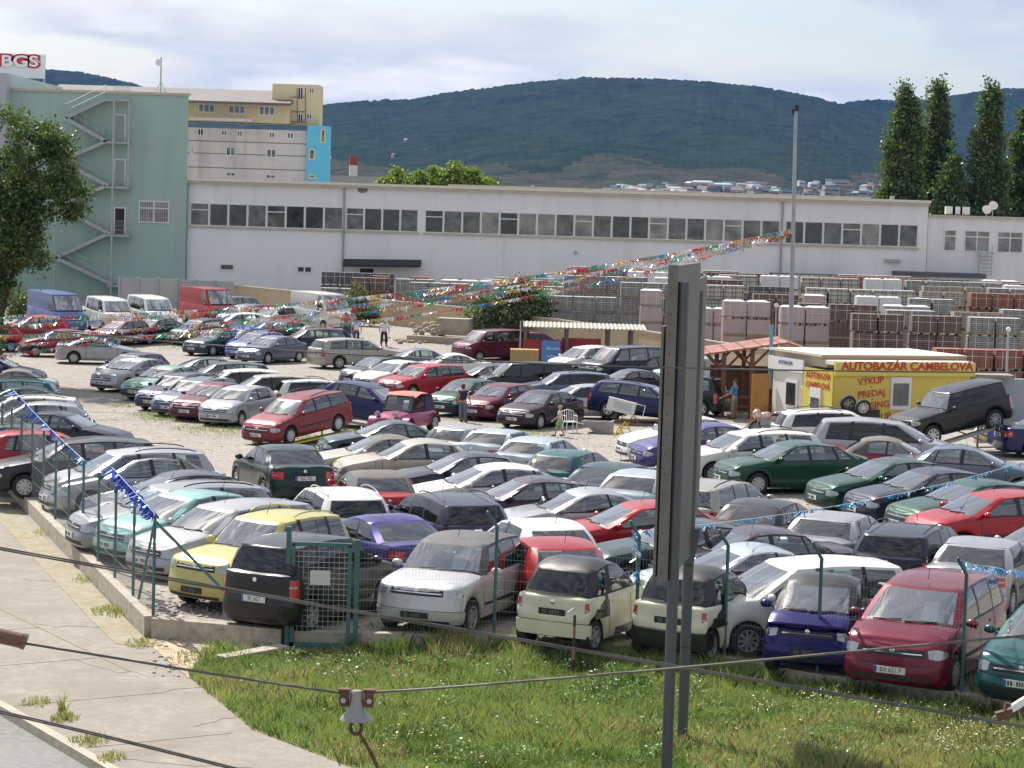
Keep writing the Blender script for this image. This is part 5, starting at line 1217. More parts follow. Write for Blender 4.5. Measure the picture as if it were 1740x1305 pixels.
def load_mesh(k):
    if k in _ld: return _ld[k]
    g = MB(); z0 = .14; g.bb((-PW / 2, -PD / 2, z0), (PW / 2, PD / 2, z0 + PH), 0)
    if k in ('white', 'pink'):                             # crumpled film bulging over the top
        rr = random.Random(len(k)); rows = []
        for j in range(7):
            rows.append([Vector((-PW / 2 - .02 + (PW + .04) * i / 6, -PD / 2 - .02 + (PD + .04) * j / 6, z0 + PH + (.01 if i in (0, 6) or j in (0, 6) else .03 + .07 * rr.random()))) for i in range(7)])
        g.grid(rows, 1)
    else:
        g.bb((-PW / 2 + .01, -PD / 2 + .01, z0 + PH), (PW / 2 - .01, PD / 2 - .01, z0 + PH + .012), 1)
    for x in (-.3, .3): g.bb((x - .012, -PD / 2 - .006, z0), (x + .012, -PD / 2 - .001, z0 + PH), 2)
    g.bb((-PW / 2 - .004, -PD / 2 - .012, z0 + PH * .62), (PW / 2 + .004, -PD / 2 - .007, z0 + PH * .62 + .02), 2)
    for y in (-.25, .25): g.bb((-PW / 2 - .006, y - .012, z0), (-PW / 2 - .001, y + .012, z0 + PH), 2)
    top = M_TOPW if k in ('white', 'pink', 'cream', 'grey') else LM[k]
    me = g.mesh('load', [LM[k], top, M_STRAP]); _ld[k] = me; return me
g = MB()
for x in (-.5, 0, .5): g.bb((x - .05, -PD / 2, 0), (x + .05, PD / 2, .10))
for y in (-.42, -.14, .14, .42): g.bb((-PW / 2, y - .06, .10), (PW / 2, y + .06, .135))
PALM = g.mesh('pallet', M_WOOD)
def wallx(y):
    return float(np.interp(y, [p[1] for p in WP[::-1]], [p[0] for p in WP[::-1]]))
ORD = ['first', 'second', 'third', 'fourth', 'fifth', 'sixth', 'seventh', 'eighth', 'ninth', 'tenth', 'eleventh', 'twelfth']
def ordn(i): return ORD[i] if i < 12 else '%dth' % (i + 1)
rr = random.Random(5); cand = []; YR = [107, 112, 119, 125, 130, 137, 143, 149, 155, 161, 166, 171]
for j, Y in enumerate(YR):
    x = wallx(Y) + 1.6; xm = .2175 * Y + 3; n_ = 0
    if j == 0: x = 19.2
    if j == 1: x = 14.6
    if Y > 150: x = max(x, P(548, 450, Y).x)
    while x < xm:
        run = rr.choice([2, 2, 3, 4, 5])
        if j < 3: k = rr.choice(['brown', 'grey', 'white', 'dark', 'red', 'cream', 'brown', 'white', 'tan'])
        else: k = rr.choice(['cream', 'grey', 'grey', 'red', 'tan', 'cream', 'dark', 'pink', 'grey', 'white', 'tan', 'brown', 'white'])
        if j == 2: k = ['brown', 'brown', 'grey', 'tan', 'red', 'cream', 'dark', 'brown', 'cream'][min(8, n_ // 2)] ; run = 2
        if j in (4, 5): k = (['pink', 'brown', 'pink', 'white', 'grey', 'grey', 'tan', 'red', 'tan'] + ['cream', 'grey', 'dark', 'brown'] * 4)[min(24, n_ // 2)]; run = 2
        hgt = rr.choice([2, 3, 3]) if j == 0 else rr.choice([2, 3, 3, 3]) if j > 1 else rr.choice([1, 2, 2])
        if j >= 2: hgt = rr.choice([4, 4, 4, 3]) if x > 3 else 3
        if Y > 150 and x < -7: hgt = rr.choice([3, 3, 2])
        for q in range(run):
            if x > xm: break
            if rr.random() < .05: x += 1.33; continue
            for l in range(hgt): cand.append((j, n_, l, hgt, x + .6, Y + rr.uniform(-.16, .16), k, rr.uniform(-.05, .05)))
            x += 1.33; n_ += 1
        x += rr.choice([.15, .3, .9, 1.6 if j < 4 else .4])
vis = []; rest = []
for c in cand:
    j, n_, l, h, x, Y, k, a = c; (vis if (j < 3 or l == h - 1) else rest).append(c)
vis.sort(key=lambda c: c[5]); rest += vis[292:]; vis = vis[:292]
LV = {1: ['single'], 2: ['lower', 'upper'], 3: ['bottom', 'middle', 'top'], 4: ['bottom', 'second', 'third', 'top']}
for (j, n_, l, h, x, Y, k, a) in vis:
    z = gz(x, Y) + l * (PH + .155)
    rt = empty('brick_pallet', (x, Y, z), a, '%s pallet, %s layer, %s row of the yard, %s from the left' % (LN[k], LV[h][l], ordn(j), ordn(n_)), 'pallet', 'stacked pallets in the brick yard')
    for nm, me in (('load', load_mesh(k)), ('pallet', PALM)):
        o = bpy.data.objects.new(nm, me); C.objects.link(o); o.parent = rt
g = MB(); rm = [LM[k] for k in LM]; rk = list(LM); rm += [M_TOPW, M_WOOD]
for (j, n_, l, h, x, Y, k, a) in rest:
    z = gz(x, Y) + l * (PH + .155); g.bb((x - PW / 2, Y - PD / 2, z + .14), (x + PW / 2, Y + PD / 2, z + .14 + PH), rk.index(k)); g.bb((x - PW / 2 + .01, Y - PD / 2 + .01, z), (x + PW / 2 - .01, Y + PD / 2 - .01, z + .138), len(rm) - 1)
    if l == h - 1: g.bb((x - PW / 2 + .02, Y - PD / 2 + .02, z + .142 + PH), (x + PW / 2 - .02, Y + PD / 2 - .02, z + .16 + PH), len(rm) - 2)
tag(g.build('stacked_pallets', rm), 'mass of further stacked pallets filling the back of the brick yard', 'pallets', kind='stuff')

# ================================================================ office, gazebo, flagpole
M_KY = mat('office_yellow', (.66, .50, .10), .6, noise=(1.2, .06)); M_KYS = mat('sign_yellow', (.62, .52, .10), .55); M_KR = mat('sign_red_letter', (.46, .05, .03), .6); M_KW = mat('office_white', (.70, .68, .62), .6); M_GRY = mat('office_grey', (.35, .36, .36), .6)
def U(a, b): return (Vector(b) - Vector(a)).normalized()
KA = Vector((12.85, 93.5, 0)); KA.z = -.95; KBv = Vector((18.75, 95.6, -.95)); KC = Vector((10.9, 98.2, -.95)); KH = 2.86
KD = KC + (KBv - KA)
of = empty('sales_office', KA, 0, 'yellow and white cabin office of the car dealer with red lettering', 'office cabin')
ex = U(KA, KBv); ey = U(KA, KC)
def OF(name, m, fn): g = MB(); fn(g); o = g.build(name, m); o.parent = of; return o
def kp(u, v, z, off=0): return ex * u + ey * v + Vector((0, 0, z))                      # local to KA
LX, LYv = (KBv - KA).length, (KC - KA).length
def prism(g, u0, u1, v0, v1, z0, z1, mi=0):
    vs = [kp(u, v, z) for z in (z0, z1) for v in (v0, v1) for u in (u0, u1)]
    g.add(vs, [(0, 2, 3, 1), (4, 5, 7, 6), (0, 1, 5, 4), (2, 6, 7, 3), (0, 4, 6, 2), (1, 3, 7, 5)], mi)
OF('wall', M_KY, lambda g: prism(g, 0, LX * .98, 0, 2.6, 0, KH - .5))
OF('side_wall', M_KW, lambda g: (prism(g, 0, 3.2, 2.602, LYv, 0, KH - .3)))
OF('roof', mat('office_roof', (.66, .60, .50), .7), lambda g: (prism(g, -.12, LX + .25, .9, LYv + .2, KH + .16, KH + .26), prism(g, .3, LX - .2, 1.2, LYv - .2, KH - .29, KH + .158)))
OF('roof_edge', mat('eave_brown', (.36, .25, .15), .8), lambda g: prism(g, -.1, LX + .2, .84, .898, KH + .04, KH + .22))
OF('sign_band', M_KYS, lambda g: prism(g, -.06, LX + .02, -.12, -.005, KH - .52, KH + .02))
OF('parapet', M_KW, lambda g: prism(g, -.06, LX, -.002, .7, KH - .1, KH + .06))
def wpt(px, py, off):                                     # local point of the front wall seen at a photo pixel
    d = ray(px, py); n_ = Vector((ex.y, -ex.x, 0)); t = ((KA + n_ * off) - CAM).dot(n_) / d.dot(n_); return CAM + d * t - KA
text_mesh('lettering', 'AUTOBAZÁR CAMBELOVÁ', .45, M_KR, of, frame(wpt(1543, 623, .135), ex, (0, 0, 1)), .008, sx=1.10, bold=.014)
for tx, px, py in (('VÝKUP', 1480, 648), ('•', 1481, 658), ('PREDAJ', 1481, 669), ('•', 1482, 679), ('LEASING', 1484, 689), ('•', 1484, 698), ('VÝKUP', 1492, 709)):
    text_mesh('lettering', tx, .37 if len(tx) > 1 else .2, M_KR, of, frame(wpt(px, py, .012), ex + Vector((0, 0, .10)), (0, 0, 1)), .006, sx=1.02, bold=.006)
OF('window', M_FRAME, lambda g: (prism(g, 2.5, 3.42, -.06, -.004, .98, 2.3)))
OF('pane', WG[0], lambda g: (prism(g, 2.6, 3.3, -.075, -.062, 1.15, 2.05)))
OF('side_panel', M_KYS, lambda g: prism(g, -.07, -.006, .05, 2.35, .3, KH - .35))
OF('side_window', M_FRAME, lambda g: prism(g, -.12, -.072, .9, 1.75, .7, 1.75)); OF('side_pane', WG[0], lambda g: prism(g, -.14, -.122, 1.0, 1.65, .78, 1.35))
ny = -ey
for z_, tx in ((KH - .62, 'AUTOBAZÁR'), (KH - 1.02, 'CAMBELOVÁ')): text_mesh('lettering', tx, .34, M_KR, of, frame(kp(-.08, 1.2, z_), ny, (0, 0, 1)), .005, sx=.98, bold=.006)
OF('banner', mat('banner_white', (.72, .71, .70), .5), lambda g: prism(g, -.09, -.012, 2.45, LYv + .3, KH - .62, KH - .08))
text_mesh('lettering', 'AUTOBAZÁR', .2, mat('blue_letter', (.03, .05, .25), .5), of, frame(kp(-.1, 3.9, KH - .28), ny, (0, 0, 1)), .004, sx=1.0)
OF('side_window', M_FRAME, lambda g: prism(g, -.07, -.01, 2.9, 3.9, .75, 1.9)); OF('side_pane', WG[2], lambda g: prism(g, -.09, -.072, 3.02, 3.78, .87, 1.78))
# red crossed-out sign shapes are left plain; wooden door leaf standing open
o = MB(); o.bar(KC + Vector((-.9, -.3, .0)) + Vector((0, 0, 1.0)), KC + Vector((-.15, .1, 1.0)), .06, 2.0); tag(o.build('wooden_door', mat('door_orange', (.42, .20, .05), .5, noise=(3, .15))), 'orange brown wooden door leaf standing open left of the white cabin wall', 'door')
# gazebo
M_TIM = mat('timber_red', (.17, .06, .03), .6, noise=(5, .3)); M_GRF = mat('gazebo_roof', (.30, .13, .10), .75, noise=(1.2, .12))
gq = P(1265, 600, 101); GZ = gz(gq.x, 101)
gzb = empty('gazebo', (gq.x, 101, GZ), 0, 'open timber gazebo with brown red shingle roof left of the office', 'gazebo')
g = MB(); x0, x1 = P(1188, 605, 101).x - gq.x, P(1400, 600, 101).x - gq.x; e0 = P(1225, 607, 101).z - GZ; r0_ = P(1320, 577, 103).z - GZ; xr = P(1325, 577, 103).x - gq.x
for (p_, q_) in (((x0, -1.2, e0 + .1), (xr, -1.2, r0_)), ((x1, -1.2, e0 + .15), (xr, -1.2, r0_))):
    A = Vector(p_); B = Vector(q_); V = Vector((0, 4.4, 0)); T_ = Vector((0, 0, .08))
    g.add([A, B, B + V, A + V, A + T_, B + T_, B + V + T_, A + V + T_], [(0, 1, 2, 3), (7, 6, 5, 4), (0, 4, 5, 1), (1, 5, 6, 2), (2, 6, 7, 3), (3, 7, 4, 0)])
g.build('roof', M_GRF, gzb)
g = MB()
for k in range(5):
    t = (k + .5) / 5; A = Vector((x0, -1.21, e0 + .19)).lerp(Vector((xr, -1.21, r0_ + .09)), t); g.bar(A, A + Vector((0, 4.42, 0)), .05, .03)
g.build('roof_ridges', mat('shingle_edge', (.2, .08, .06), .8), gzb)
for x in (x0 + 1.0, x0 + 2.2, xr + 1.4):
    for y in (-.9, 2.8):
        g = MB(); zt = e0 + .1 + (r0_ - e0) * (x - x0) / (xr - x0) * .9 if x < xr else e0 + .2
        g.box((x, y, zt / 2), (.18, .18, zt)); g.bar((x - .7, y, zt - .12), (x, y, zt - .8), .1, .1); g.bar((x + .7, y, zt - .05), (x, y, zt - .8), .1, .1); g.build('post', M_TIM, gzb)
g = MB(); g.bar((x0 + 1, -.9, .9), (xr + 1.4, -.9, .9), .08, .12); g.bar((x0 + 1, -.9, .5), (xr + 1.4, -.9, .5), .08, .12); g.build('railing', M_TIM, gzb)
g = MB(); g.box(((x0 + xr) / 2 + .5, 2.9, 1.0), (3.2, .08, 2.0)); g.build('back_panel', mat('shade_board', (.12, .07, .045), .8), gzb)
# flagpole
fp = P(1346, 560, 106); ft = P(1352.5, 186, 106)
fpo = empty('flagpole', (fp.x, 106, gz(fp.x, 106)), 0, 'tall grey mast behind the office from which all bunting lines fan out', 'pole')
g = MB(); hh = ft.z - gz(fp.x, 106); lean = ft.x - fp.x; g.tube([(0, 0, 0), (lean * .6, 0, hh * .6), (lean, 0, hh)], [.13, .10, .075], 10); g.build('pole', mat('mast_grey', (.33, .34, .35), .5, noise=(2, .15)), fpo, 60)
g = MB(); g.box((lean + .02, 0, hh + .06), (.2, .2, .28)); g.box((lean - .14, 0, hh - .1), (.1, .1, .22)); g.build('lamp_head', M_TRIM, fpo)
def small_pole(px, py0, py1, Y, lab, r=.03, head=True):
    a, b = P(px, py0, Y), P(px, py1, Y); rt = empty('pole', (b.x, Y, gz(b.x, Y)), 0, lab, 'pole'); h = a.z - gz(b.x, Y)
    g = MB(); g.tube([(0, 0, 0), (0, 0, h)], r, 6); g.build('shaft', M_STEEL, rt)
    if head: g = MB(); g.ell((0, 0, h + .08), (.11, .11, .11)); g.build('globe', M_FRAME, rt)
small_pole(1317, 522, 575, 104, 'slim dark pole with a white globe behind the gazebo roof')
small_pole(883, 545, 612, 126, 'thin grey post in front of the dark red estate by the tin shelter', .035, False)
small_pole(1710, 563, 640, 100, 'thin red post with a white cap among the pallets at the right edge', .05)
g = MB(); a, b = P(1311, 552, 98.5), P(1309, 600, 98.5); g.bb((a.x - .05, 98.5, b.z - 1.5), (a.x + .1, 98.6, a.z)); tag(g.build('board', mat('blue_edge', (.12, .25, .38), .6)), 'narrow blue board edge standing at the left corner of the office roof', 'board')
# ================================================================ tin shelter, hoardings, crate, rubble
sq_ = P(965, 612, 130); SZ = gz(sq_.x, 130)
sh = empty('shelter', (sq_.x, 130, SZ), 0, 'open shelter with pale corrugated tin roof in front of the brick pallets', 'shelter')
a, b = P(889, 551, 130), P(1096, 559, 130); g = MB(); nC = 60; rows = []
for r_ in range(2):
    rows.append([Vector((a.x - sq_.x + (b.x - a.x) * k / nC, -1.6 + r_ * 3.4, (a.z + b.z) / 2 - SZ + .03 * math.cos(k * math.pi / 1.0) + r_ * .12)) for k in range(nC + 1)])
g.grid(rows); g.grid([[v - Vector((0, 0, .05)) for v in r_] for r_ in rows], flip=True); g.grid([rows[0], [v - Vector((0, 0, .05)) for v in rows[0]]]); g.build('roof', mat('tin_roof', (.34, .32, .27), .7, noise=(2, .2)), sh)
for px in (893, 963, 1033, 1072):
    for y in (-1.2, 1.4):
        q = P(px, 560, 130); g = MB(); g.box((q.x - sq_.x, y, (a.z - SZ) / 2), (.17, .16, a.z - SZ - .05)); g.build('post', mat('post_%d%d' % (px, y > 0), (.13, .12, .09), .8), sh)
def hoard(name, px0, px1, pt, pb, Y, m, lab, cat, th=.08):
    a, b = P(px0, pt, Y), P(px1, pb, Y); z = gz(a.x, Y); g = MB(); g.bb((a.x, Y, z), (b.x, Y + th, a.z)); return tag(g.build(name, m), lab, cat)
hoard('hoarding', 955, 1020, 574, 618, 129, mat('hoard_red', (.30, .022, .02), .6, noise=(1, .2)), 'dark red hoarding board under the tin shelter', 'hoarding')
hoard('hoarding', 889, 953, 576, 618, 128.7, mat('hoard_orange', (.28, .025, .02), .6, noise=(1, .2)), 'red hoarding board left of the blue banner', 'hoarding')
bl = hoard('banner', 921, 951, 579, 618, 127.6, mat('banner_blue', (.06, .19, .47), .5), 'bright blue advertising banner with pale script below the tin shelter', 'banner', .05)
for k, py in enumerate((590, 603)):
    g = MB(); rk_ = random.Random(k)
    q = P(929, py + 4, 127.58); x_ = q.x
    while x_ < q.x + (.65 - .2 * k): w_ = rk_.uniform(.03, .09); g.bb((x_, 127.585, q.z), (x_ + w_, 127.598, q.z + rk_.uniform(.06, .16))); x_ += w_ + .025
    g.build('lettering', mat('pale_script_%d' % k, (.40, .50, .66), .6), bl)
M_CRATE = mat('crate_wood', (.40, .27, .12), .8, noise=(4, .25)); q = P(891, 603, 125); CZ = q.z; g = MB(); g.bb((q.x - .75, 124.5, gz(q.x, 125)), (q.x + .75, 125.6, q.z + .3)); 
for k in range(4): g.bb((q.x - .6 + k * .38, 124.46, gz(q.x, 125)), (q.x - .53 + k * .38, 124.499, q.z + .29))
tag(g.build('wooden_crate', M_CRATE), 'light brown wooden crate in front of the blue banner', 'crate')
M_SLABC = mat('rubble_concrete', (.38, .33, .26), .9, noise=(1.5, .25), bump=(6, .5))
for k, (px, py, w, h, rz, lab) in enumerate([(745, 582, 3.6, .75, -.35, 'upper long concrete block of the rubble heap'), (757, 596, 3.2, .7, -.33, 'lower long concrete block of the rubble heap'), (772, 556, 2.0, 1.0, -.2, 'rough concrete block standing highest on the rubble heap')]):
    q = P(px, py, 141); g = MB(); z = q.z
    g.box((q.x, 141 + k * .4, z), (w, 1.3, h), rz=rz); tag(g.build('concrete_block', M_SLABC), lab, 'concrete block')
rs = random.Random(3); g = MB()
for k in range(150):
    px, py = rs.choice([(720, 562), (735, 558), (690, 590), (705, 596), (680, 597)]); q = G(px + rs.gauss(0, 14), py + rs.gauss(0, 4)); q = P(px + rs.gauss(0, 14), py + rs.gauss(0, 5), 142); zz = max(gz(q.x, 142), q.z); s_ = rs.uniform(.08, .26)
    g.ell((q.x, 142 + rs.gauss(0, .8), zz), (s_, s_ * .8, s_ * .6), 0, 6, 4)
tag(g.build('rubble', M_SLABC), 'heap of pale broken stones beside the concrete blocks', 'rubble', kind='stuff')

# ================================================================ fences, gate, sign posts
M_TEAL = mat('fence_teal', (.055, .15, .155), .5, noise=(6, .25)); M_WIRE = mat('mesh_wire', (.33, .36, .35), .5, metal=.3)
def on_line(pts, s):
    for a, b in zip(pts, pts[1:]):
        L_ = (Vector(b) - Vector(a)).length
        if s <= L_: return Vector(a).lerp(Vector(b), s / L_)
        s -= L_
    return Vector(pts[-1])
fen = empty('fence', (-6.46, 42.77, 0), 0, 'row of teal green fence posts with fine mesh along the pavement on the left', 'fence')
lp = [(-6.46, 42.77), (-14.15, 65.3), (-26.5, 101)]; fo_ = Vector((-6.46, 42.77, 0)); spts = []
for k in range(24):
    p2 = on_line(lp, k * 2.18); z = gz(p2.x, p2.y) + .08; spts.append((p2, z)); p3 = Vector((p2.x, p2.y, z)) - fo_
    g = MB(); g.tube([p3, p3 + Vector((0, 0, 1.86))], .03, 8); g.ell(p3 + Vector((0, 0, 1.87)), (.034, .034, .02)); g.build('post', M_TEAL, fen, 60)
for k in range(23):
    (a, za), (b, zb2) = spts[k], spts[k + 1]; A = Vector((a.x, a.y, za)) - fo_; B = Vector((b.x, b.y, zb2)) - fo_; g = MB(); n_ = 22
    for i in range(n_): t = (i + .5) / n_; q = A.lerp(B, t); g.bar(q + Vector((0, 0, .02)), q + Vector((0, 0, 1.7)), .0028, .0028, up=(1, 0, 0))
    for h in (.05, .4, .8, 1.2, 1.7): g.bar(A + Vector((0, 0, h)), B + Vector((0, 0, h)), .0035, .0035)
    g.build('mesh', M_WIRE, fen)
A = Vector((0, 0, 1.85)); d1 = (Vector((-14.15, 65.3)) - Vector((-6.46, 42.77))).normalized(); g = MB(); g.tube([A, (d1.x * 1.55, d1.y * 1.55, .15)], .026, 8); g.build('brace', M_TEAL, fen)
e1 = Vector((1.0, -.30)).normalized(); g = MB(); g.tube([A, (e1.x * 2.05, e1.y * 2.05, .12)], .03, 8); g.build('brace', M_TEAL, fen)
gt = empty('gate', (-3.93, 41.85, -.2), 0, 'teal framed wire mesh gate leaf in front of the black hatchback', 'gate')
for x, h in ((0.02, 2.15), (1.25, 1.95)):
    g = MB(); g.box((x, 0, h / 2 - .1), (.085, .085, h + .2)); g.build('post', M_TEAL, gt)
g = MB()
for x in (.11, 1.12): g.box((x, -.03, .92), (.07, .05, 1.84))
for z in (.035, 1.85): g.box((.615, -.03, z), (1.08, .05, .07))
g.build('frame', M_TEAL, gt)
g = MB()
for i in range(1, 11): x = .11 + 1.01 * i / 11; g.bar((x, -.03, .07), (x, -.03, 1.82), .007, .007, up=(1, 0, 0))
for i in range(1, 18): z = .07 + 1.75 * i / 18; g.bar((.145, -.034, z), (1.085, -.034, z), .007, .007)
g.build('mesh', M_WIRE, gt)
g = MB(); g.box((.6, -.06, 1.25), (.36, .006, .26)); g.build('notice', mat('notice_white', (.55, .56, .55), .6), gt)
g = MB(); g.tube([(.42, -.06, 1.12), (.36, -.05, 1.05)], .006, 5); g.tube([(.78, -.06, 1.12), (.84, -.05, 1.04)], .006, 5); g.build('wire_tie', M_WIRE, gt)
fr2 = empty('fence', (-.19, 42.37, 0), 0, 'teal mesh fence with angled post tops between the grass verge and the front cars', 'fence'); f2o = Vector((-.19, 42.37, 0))
rp = [(-2.64, 41.9), (-.19, 42.3), (2.35, 41.58), (3.86, 40.78), (5.34, 39.58), (7.55, 38.28), (9.2, 37.15), (11.2, 35.8)]
for k, p2 in enumerate(rp):
    if k == 0: continue
    p3 = Vector((p2[0], p2[1], 0)) - f2o; g = MB(); g.tube([p3, p3 + Vector((0, 0, 2.0)), p3 + Vector((-.17, -.12, 2.27))], .032, 8); g.ell(p3 + Vector((-.17, -.12, 2.28)), (.036, .036, .03)); g.build('post', M_TEAL, fr2, 60)
for k in range(len(rp) - 1):
    A = Vector((rp[k][0], rp[k][1], .06)) - f2o; B = Vector((rp[k + 1][0], rp[k + 1][1], .06)) - f2o; g = MB(); n_ = int((B - A).length / .062)
    for i in range(n_): t = (i + .5) / n_; q = A.lerp(B, t); g.bar(q, q + Vector((0, 0, 1.72)), .0024, .0024, up=(1, 0, 0))
    for i in range(10): h = .02 + i * .19; g.bar(A + Vector((0, 0, h)), B + Vector((0, 0, h)), .003, .003)
    g.build('mesh', M_WIRE, fr2)
# big double post sign seen edge on
M_POST = mat('post_grey_paint', (.085, .09, .105), .45, metal=.2, noise=(5, .15)); M_BOARD = mat('board_grey', (.085, .088, .095), .5, noise=(1.5, .15)); M_BEDGE = mat('board_edge', (.165, .155, .145), .7, noise=(3, .25))
bb0 = empty('billboard', (2.34, 32.87, ZV), 0, 'tall grey double sign board seen edge on, standing on two posts in the grass', 'sign board'); bo = Vector((2.34, 32.87, ZV))
for (x, y, h) in ((2.355, 32.87, 7.1), (2.76, 35.42, 6.9)):
    g = MB(); g.tube([Vector((x, y, ZV - .3)) - bo, Vector((x, y, ZV + h)) - bo], .080, 16); g.build('post', M_POST, bb0, 60)
    g = MB()
    for zz in ((1.2, 2.45) if x > 2.5 else ()) : g.lathe([(.0815, 0), (.0815, .015)], 16, 0, Matrix.Translation(Vector((x, y, zz)) - bo))
    if g.v: g.build('clamp_band', M_TRIM, bb0)
for i, (nx, ny_, fx, fy, z0, z1, th) in enumerate(((2.20, 32.8, 2.70, 35.2, 2.62, 7.05, .13), (2.60, 35.2, 2.93, 37.4, 3.0, 6.85, .11))):
    A = Vector((nx, ny_, (z0 + z1) / 2)) - bo; B = Vector((fx, fy, (z0 + z1) / 2)) - bo
    g = MB(); g.bar(A, B, th, z1 - z0); d = (B - A).normalized(); n_ = Vector((-d.y, d.x, 0)) if i == 0 else Vector((d.y, -d.x, 0))
    if i == 1: g.bar(A + Vector((.13, .1, .0)), B + Vector((.08, 0, 0)), .07, z1 - z0 - .1)
    g.build('board', M_BOARD, bb0)
    g = MB(); g.bar(A - d * .02 + Vector((0, 0, 0)), A - d * .003, th + .015, z1 - z0 + .02)
    if i == 0: g.bar(A - d * .03 + n_ * .12 + Vector((0, 0, -.4)), A + d * .3 + n_ * .12 + Vector((0, 0, -.4)), .035, z1 - z0 - .9)
    g.build('edge_plate', M_BEDGE if i == 0 else M_POST, bb0)
    if i == 0:
        g = MB()
        for k in range(16): g.ell(A - d * .026 + n_ * .02 + Vector((0, 0, -2.1 + k * .28)), (.012, .008, .012), 0, 6, 4)
        g.build('rivets', mat('rust', (.12, .05, .03), .8), bb0)
g = MB(); q = Vector((2.75, 35.3, 3.0)) - bo
g.add([q + Vector(v) for v in ((-.06, -.02, -.5), (.08, -.02, -.5), (.16, -.02, .02), (-.12, -.02, .02), (-.06, .1, -.5), (.08, .1, -.5), (.16, .1, .02), (-.12, .1, .02))], [(0, 1, 2, 3), (7, 6, 5, 4), (0, 4, 5, 1), (1, 5, 6, 2), (2, 6, 7, 3), (3, 7, 4, 0)]); g.build('bracket', M_POST, bb0)
# striped marker stakes
M_STR = mat('stake_red', (.32, .10, .06), .7); M_STB = mat('stake_black', (.025, .025, .025), .7)
for (px, py, top, lab) in ((973, 1158, 1045, 'red and black striped stake with bent top in the grass left of the sign posts'), (1706, 1200, 1108, 'red and black striped stake at the right edge before the teal car')):
    d = ray(px, py); t = (ZV - HC) / d.z; b = CAM + d * t; tp = P(px, top, b.y); h = tp.z - ZV; rt = empty('marker_stake', (b.x, b.y, ZV), 0, lab, 'stake', 'striped stakes')
    for k in range(6): g = MB(); g.tube([(0, 0, h * k / 6), (0, 0, h * (k + 1) / 6)], .024, 8); g.build('stripe', M_STR if k % 2 == 0 else M_STB, rt, 60)
    g = MB(); g.tube([(0, 0, h), (-.03, 0, h + .12), (-.12, 0, h + .04)], .012, 5); g.build('wire_hook', M_FRAME, rt)

# ================================================================ overhead wires
M_CABLE = mat('cable', (.10, .095, .09), .5, metal=.3); M_RUST = mat('rusty_iron', (.13, .06, .04), .8, noise=(20, .4)); M_PORC = mat('porcelain', (.27, .26, .25), .35, noise=(6, .15))
def cable(pts, Y, r, lab, name='overhead_wire', twist=False):
    xs = [p[0] for p in pts]; pp = []
    co = np.polyfit(xs, [p[1] for p in pts], min(3, len(pts) - 1)) if len(pts) > 2 else np.polyfit(xs, [p[1] for p in pts], 1)
    for x in np.linspace(xs[0], xs[-1], 60): pp.append(P(x, float(np.polyval(co, x)), Y))
    g = MB(); g.tube(pp, r, 6)
    if twist: g.tube([p + Vector((0, .01, -r * 2.4)) for p in pp], r, 6)
    return tag(g.build(name, M_CABLE, None, 60), lab, 'wire')
cable([(-40, 549), (0, 553), (480, 595), (740, 610), (1130, 624), (1450, 631), (1790, 633)], 24, .0085, 'thin dark overhead wire crossing the whole view below the vans')
cable([(-40, 922), (98, 950), (440, 1008), (612, 1038), (840, 1078), (1137, 1130), (1240, 1147), (1693, 1222), (1790, 1243)], 15, .0062, 'thick twin overhead wire sloping down from left edge to lower right', twist=True)
cable([(40, 1093), (170, 1114), (300, 1135), (450, 1159), (582, 1178)], 14, .0085, 'stranded wire from the brown insulator to the white bell insulator')
cable([(632, 1177), (840, 1161), (1137, 1137), (1240, 1127), (1430, 1108), (1790, 1076)], 14, .0085, 'stranded wire rising right from the white bell insulator')
cable([(-40, 1199), (0, 1208), (200, 1255), (460, 1320)], 11, .005, 'lowest twin wire across the bottom left corner', twist=True)
q = P(606, 1190, 14); rt = empty('insulator', q, 0, 'white porcelain bell insulator hanging in rusty clamps above the grass', 'insulator'); s_ = 14 / FPX
g = MB(); g.lathe([(.012 * 5.2, -.125), (.098, -.118), (.094, -.105), (.055, -.06), (.042, 0), (.04, .045), (.028, .06), (.0, .064)], 24, 0); g.build('bell', M_PORC, rt, 40)
for sx in (-1, 1):
    g = MB(); g.box((sx * .075, 0, .01), (.055, .07, .085)); g.box((sx * .075, 0, .062), (.07, .06, .018)); g.build('clamp', M_RUST, rt)
    g = MB(); g.tube([(sx * .078, -.045, .005), (sx * .078, -.03, .005)], .016, 10); g.build('bolt', M_STEEL, rt)
g = MB(); g.lathe([(.0, -.0)], 4) if False else None
for (c_, r1) in (((0, 0, -.165), .034), ): g.tube([(c_[0] + r1 * math.sin(a), 0, c_[2] + r1 * 1.3 * math.cos(a)) for a in np.linspace(0, 2 * math.pi, 14)], .012, 6)
g.tube([(.02, 0, -.2), (.06, 0, -.26), (.1, 0, -.33), (.14, 0, -.42), (.18, 0, -.5)], [.012, .01, .016, .01, .012], 6); g.build('chain_rod', M_RUST, rt, 60)
q = P(14, 1083, 14); g = MB(); g.tube([P(-12, 1078, 14), P(38, 1089, 14)], .046, 14); g.tube([P(38, 1089, 14), P(44, 1091, 14)], .05, 14); tag(g.build('insulator', mat('brown_glaze', (.16, .075, .045), .35, noise=(12, .2)), None, 50), 'brown barrel insulator at the left edge holding a wire', 'insulator')
q = P(1712, 1214, 14); rt = empty('wire_clamp', q, 0, 'rusty wire clamp with a pale bar at the lower right edge', 'clamp')
g = MB(); g.box((-.02, 0, .0), (.10, .05, .05), ry=-.3); g.tube([(-.01, 0, .02), (0, 0, .07)], .02, 6); g.build('clamp', M_RUST, rt)
g = MB(); g.bar((0, 0, .02), (.16, 0, .13), .04, .04); g.build('bar', M_FRAME, rt)

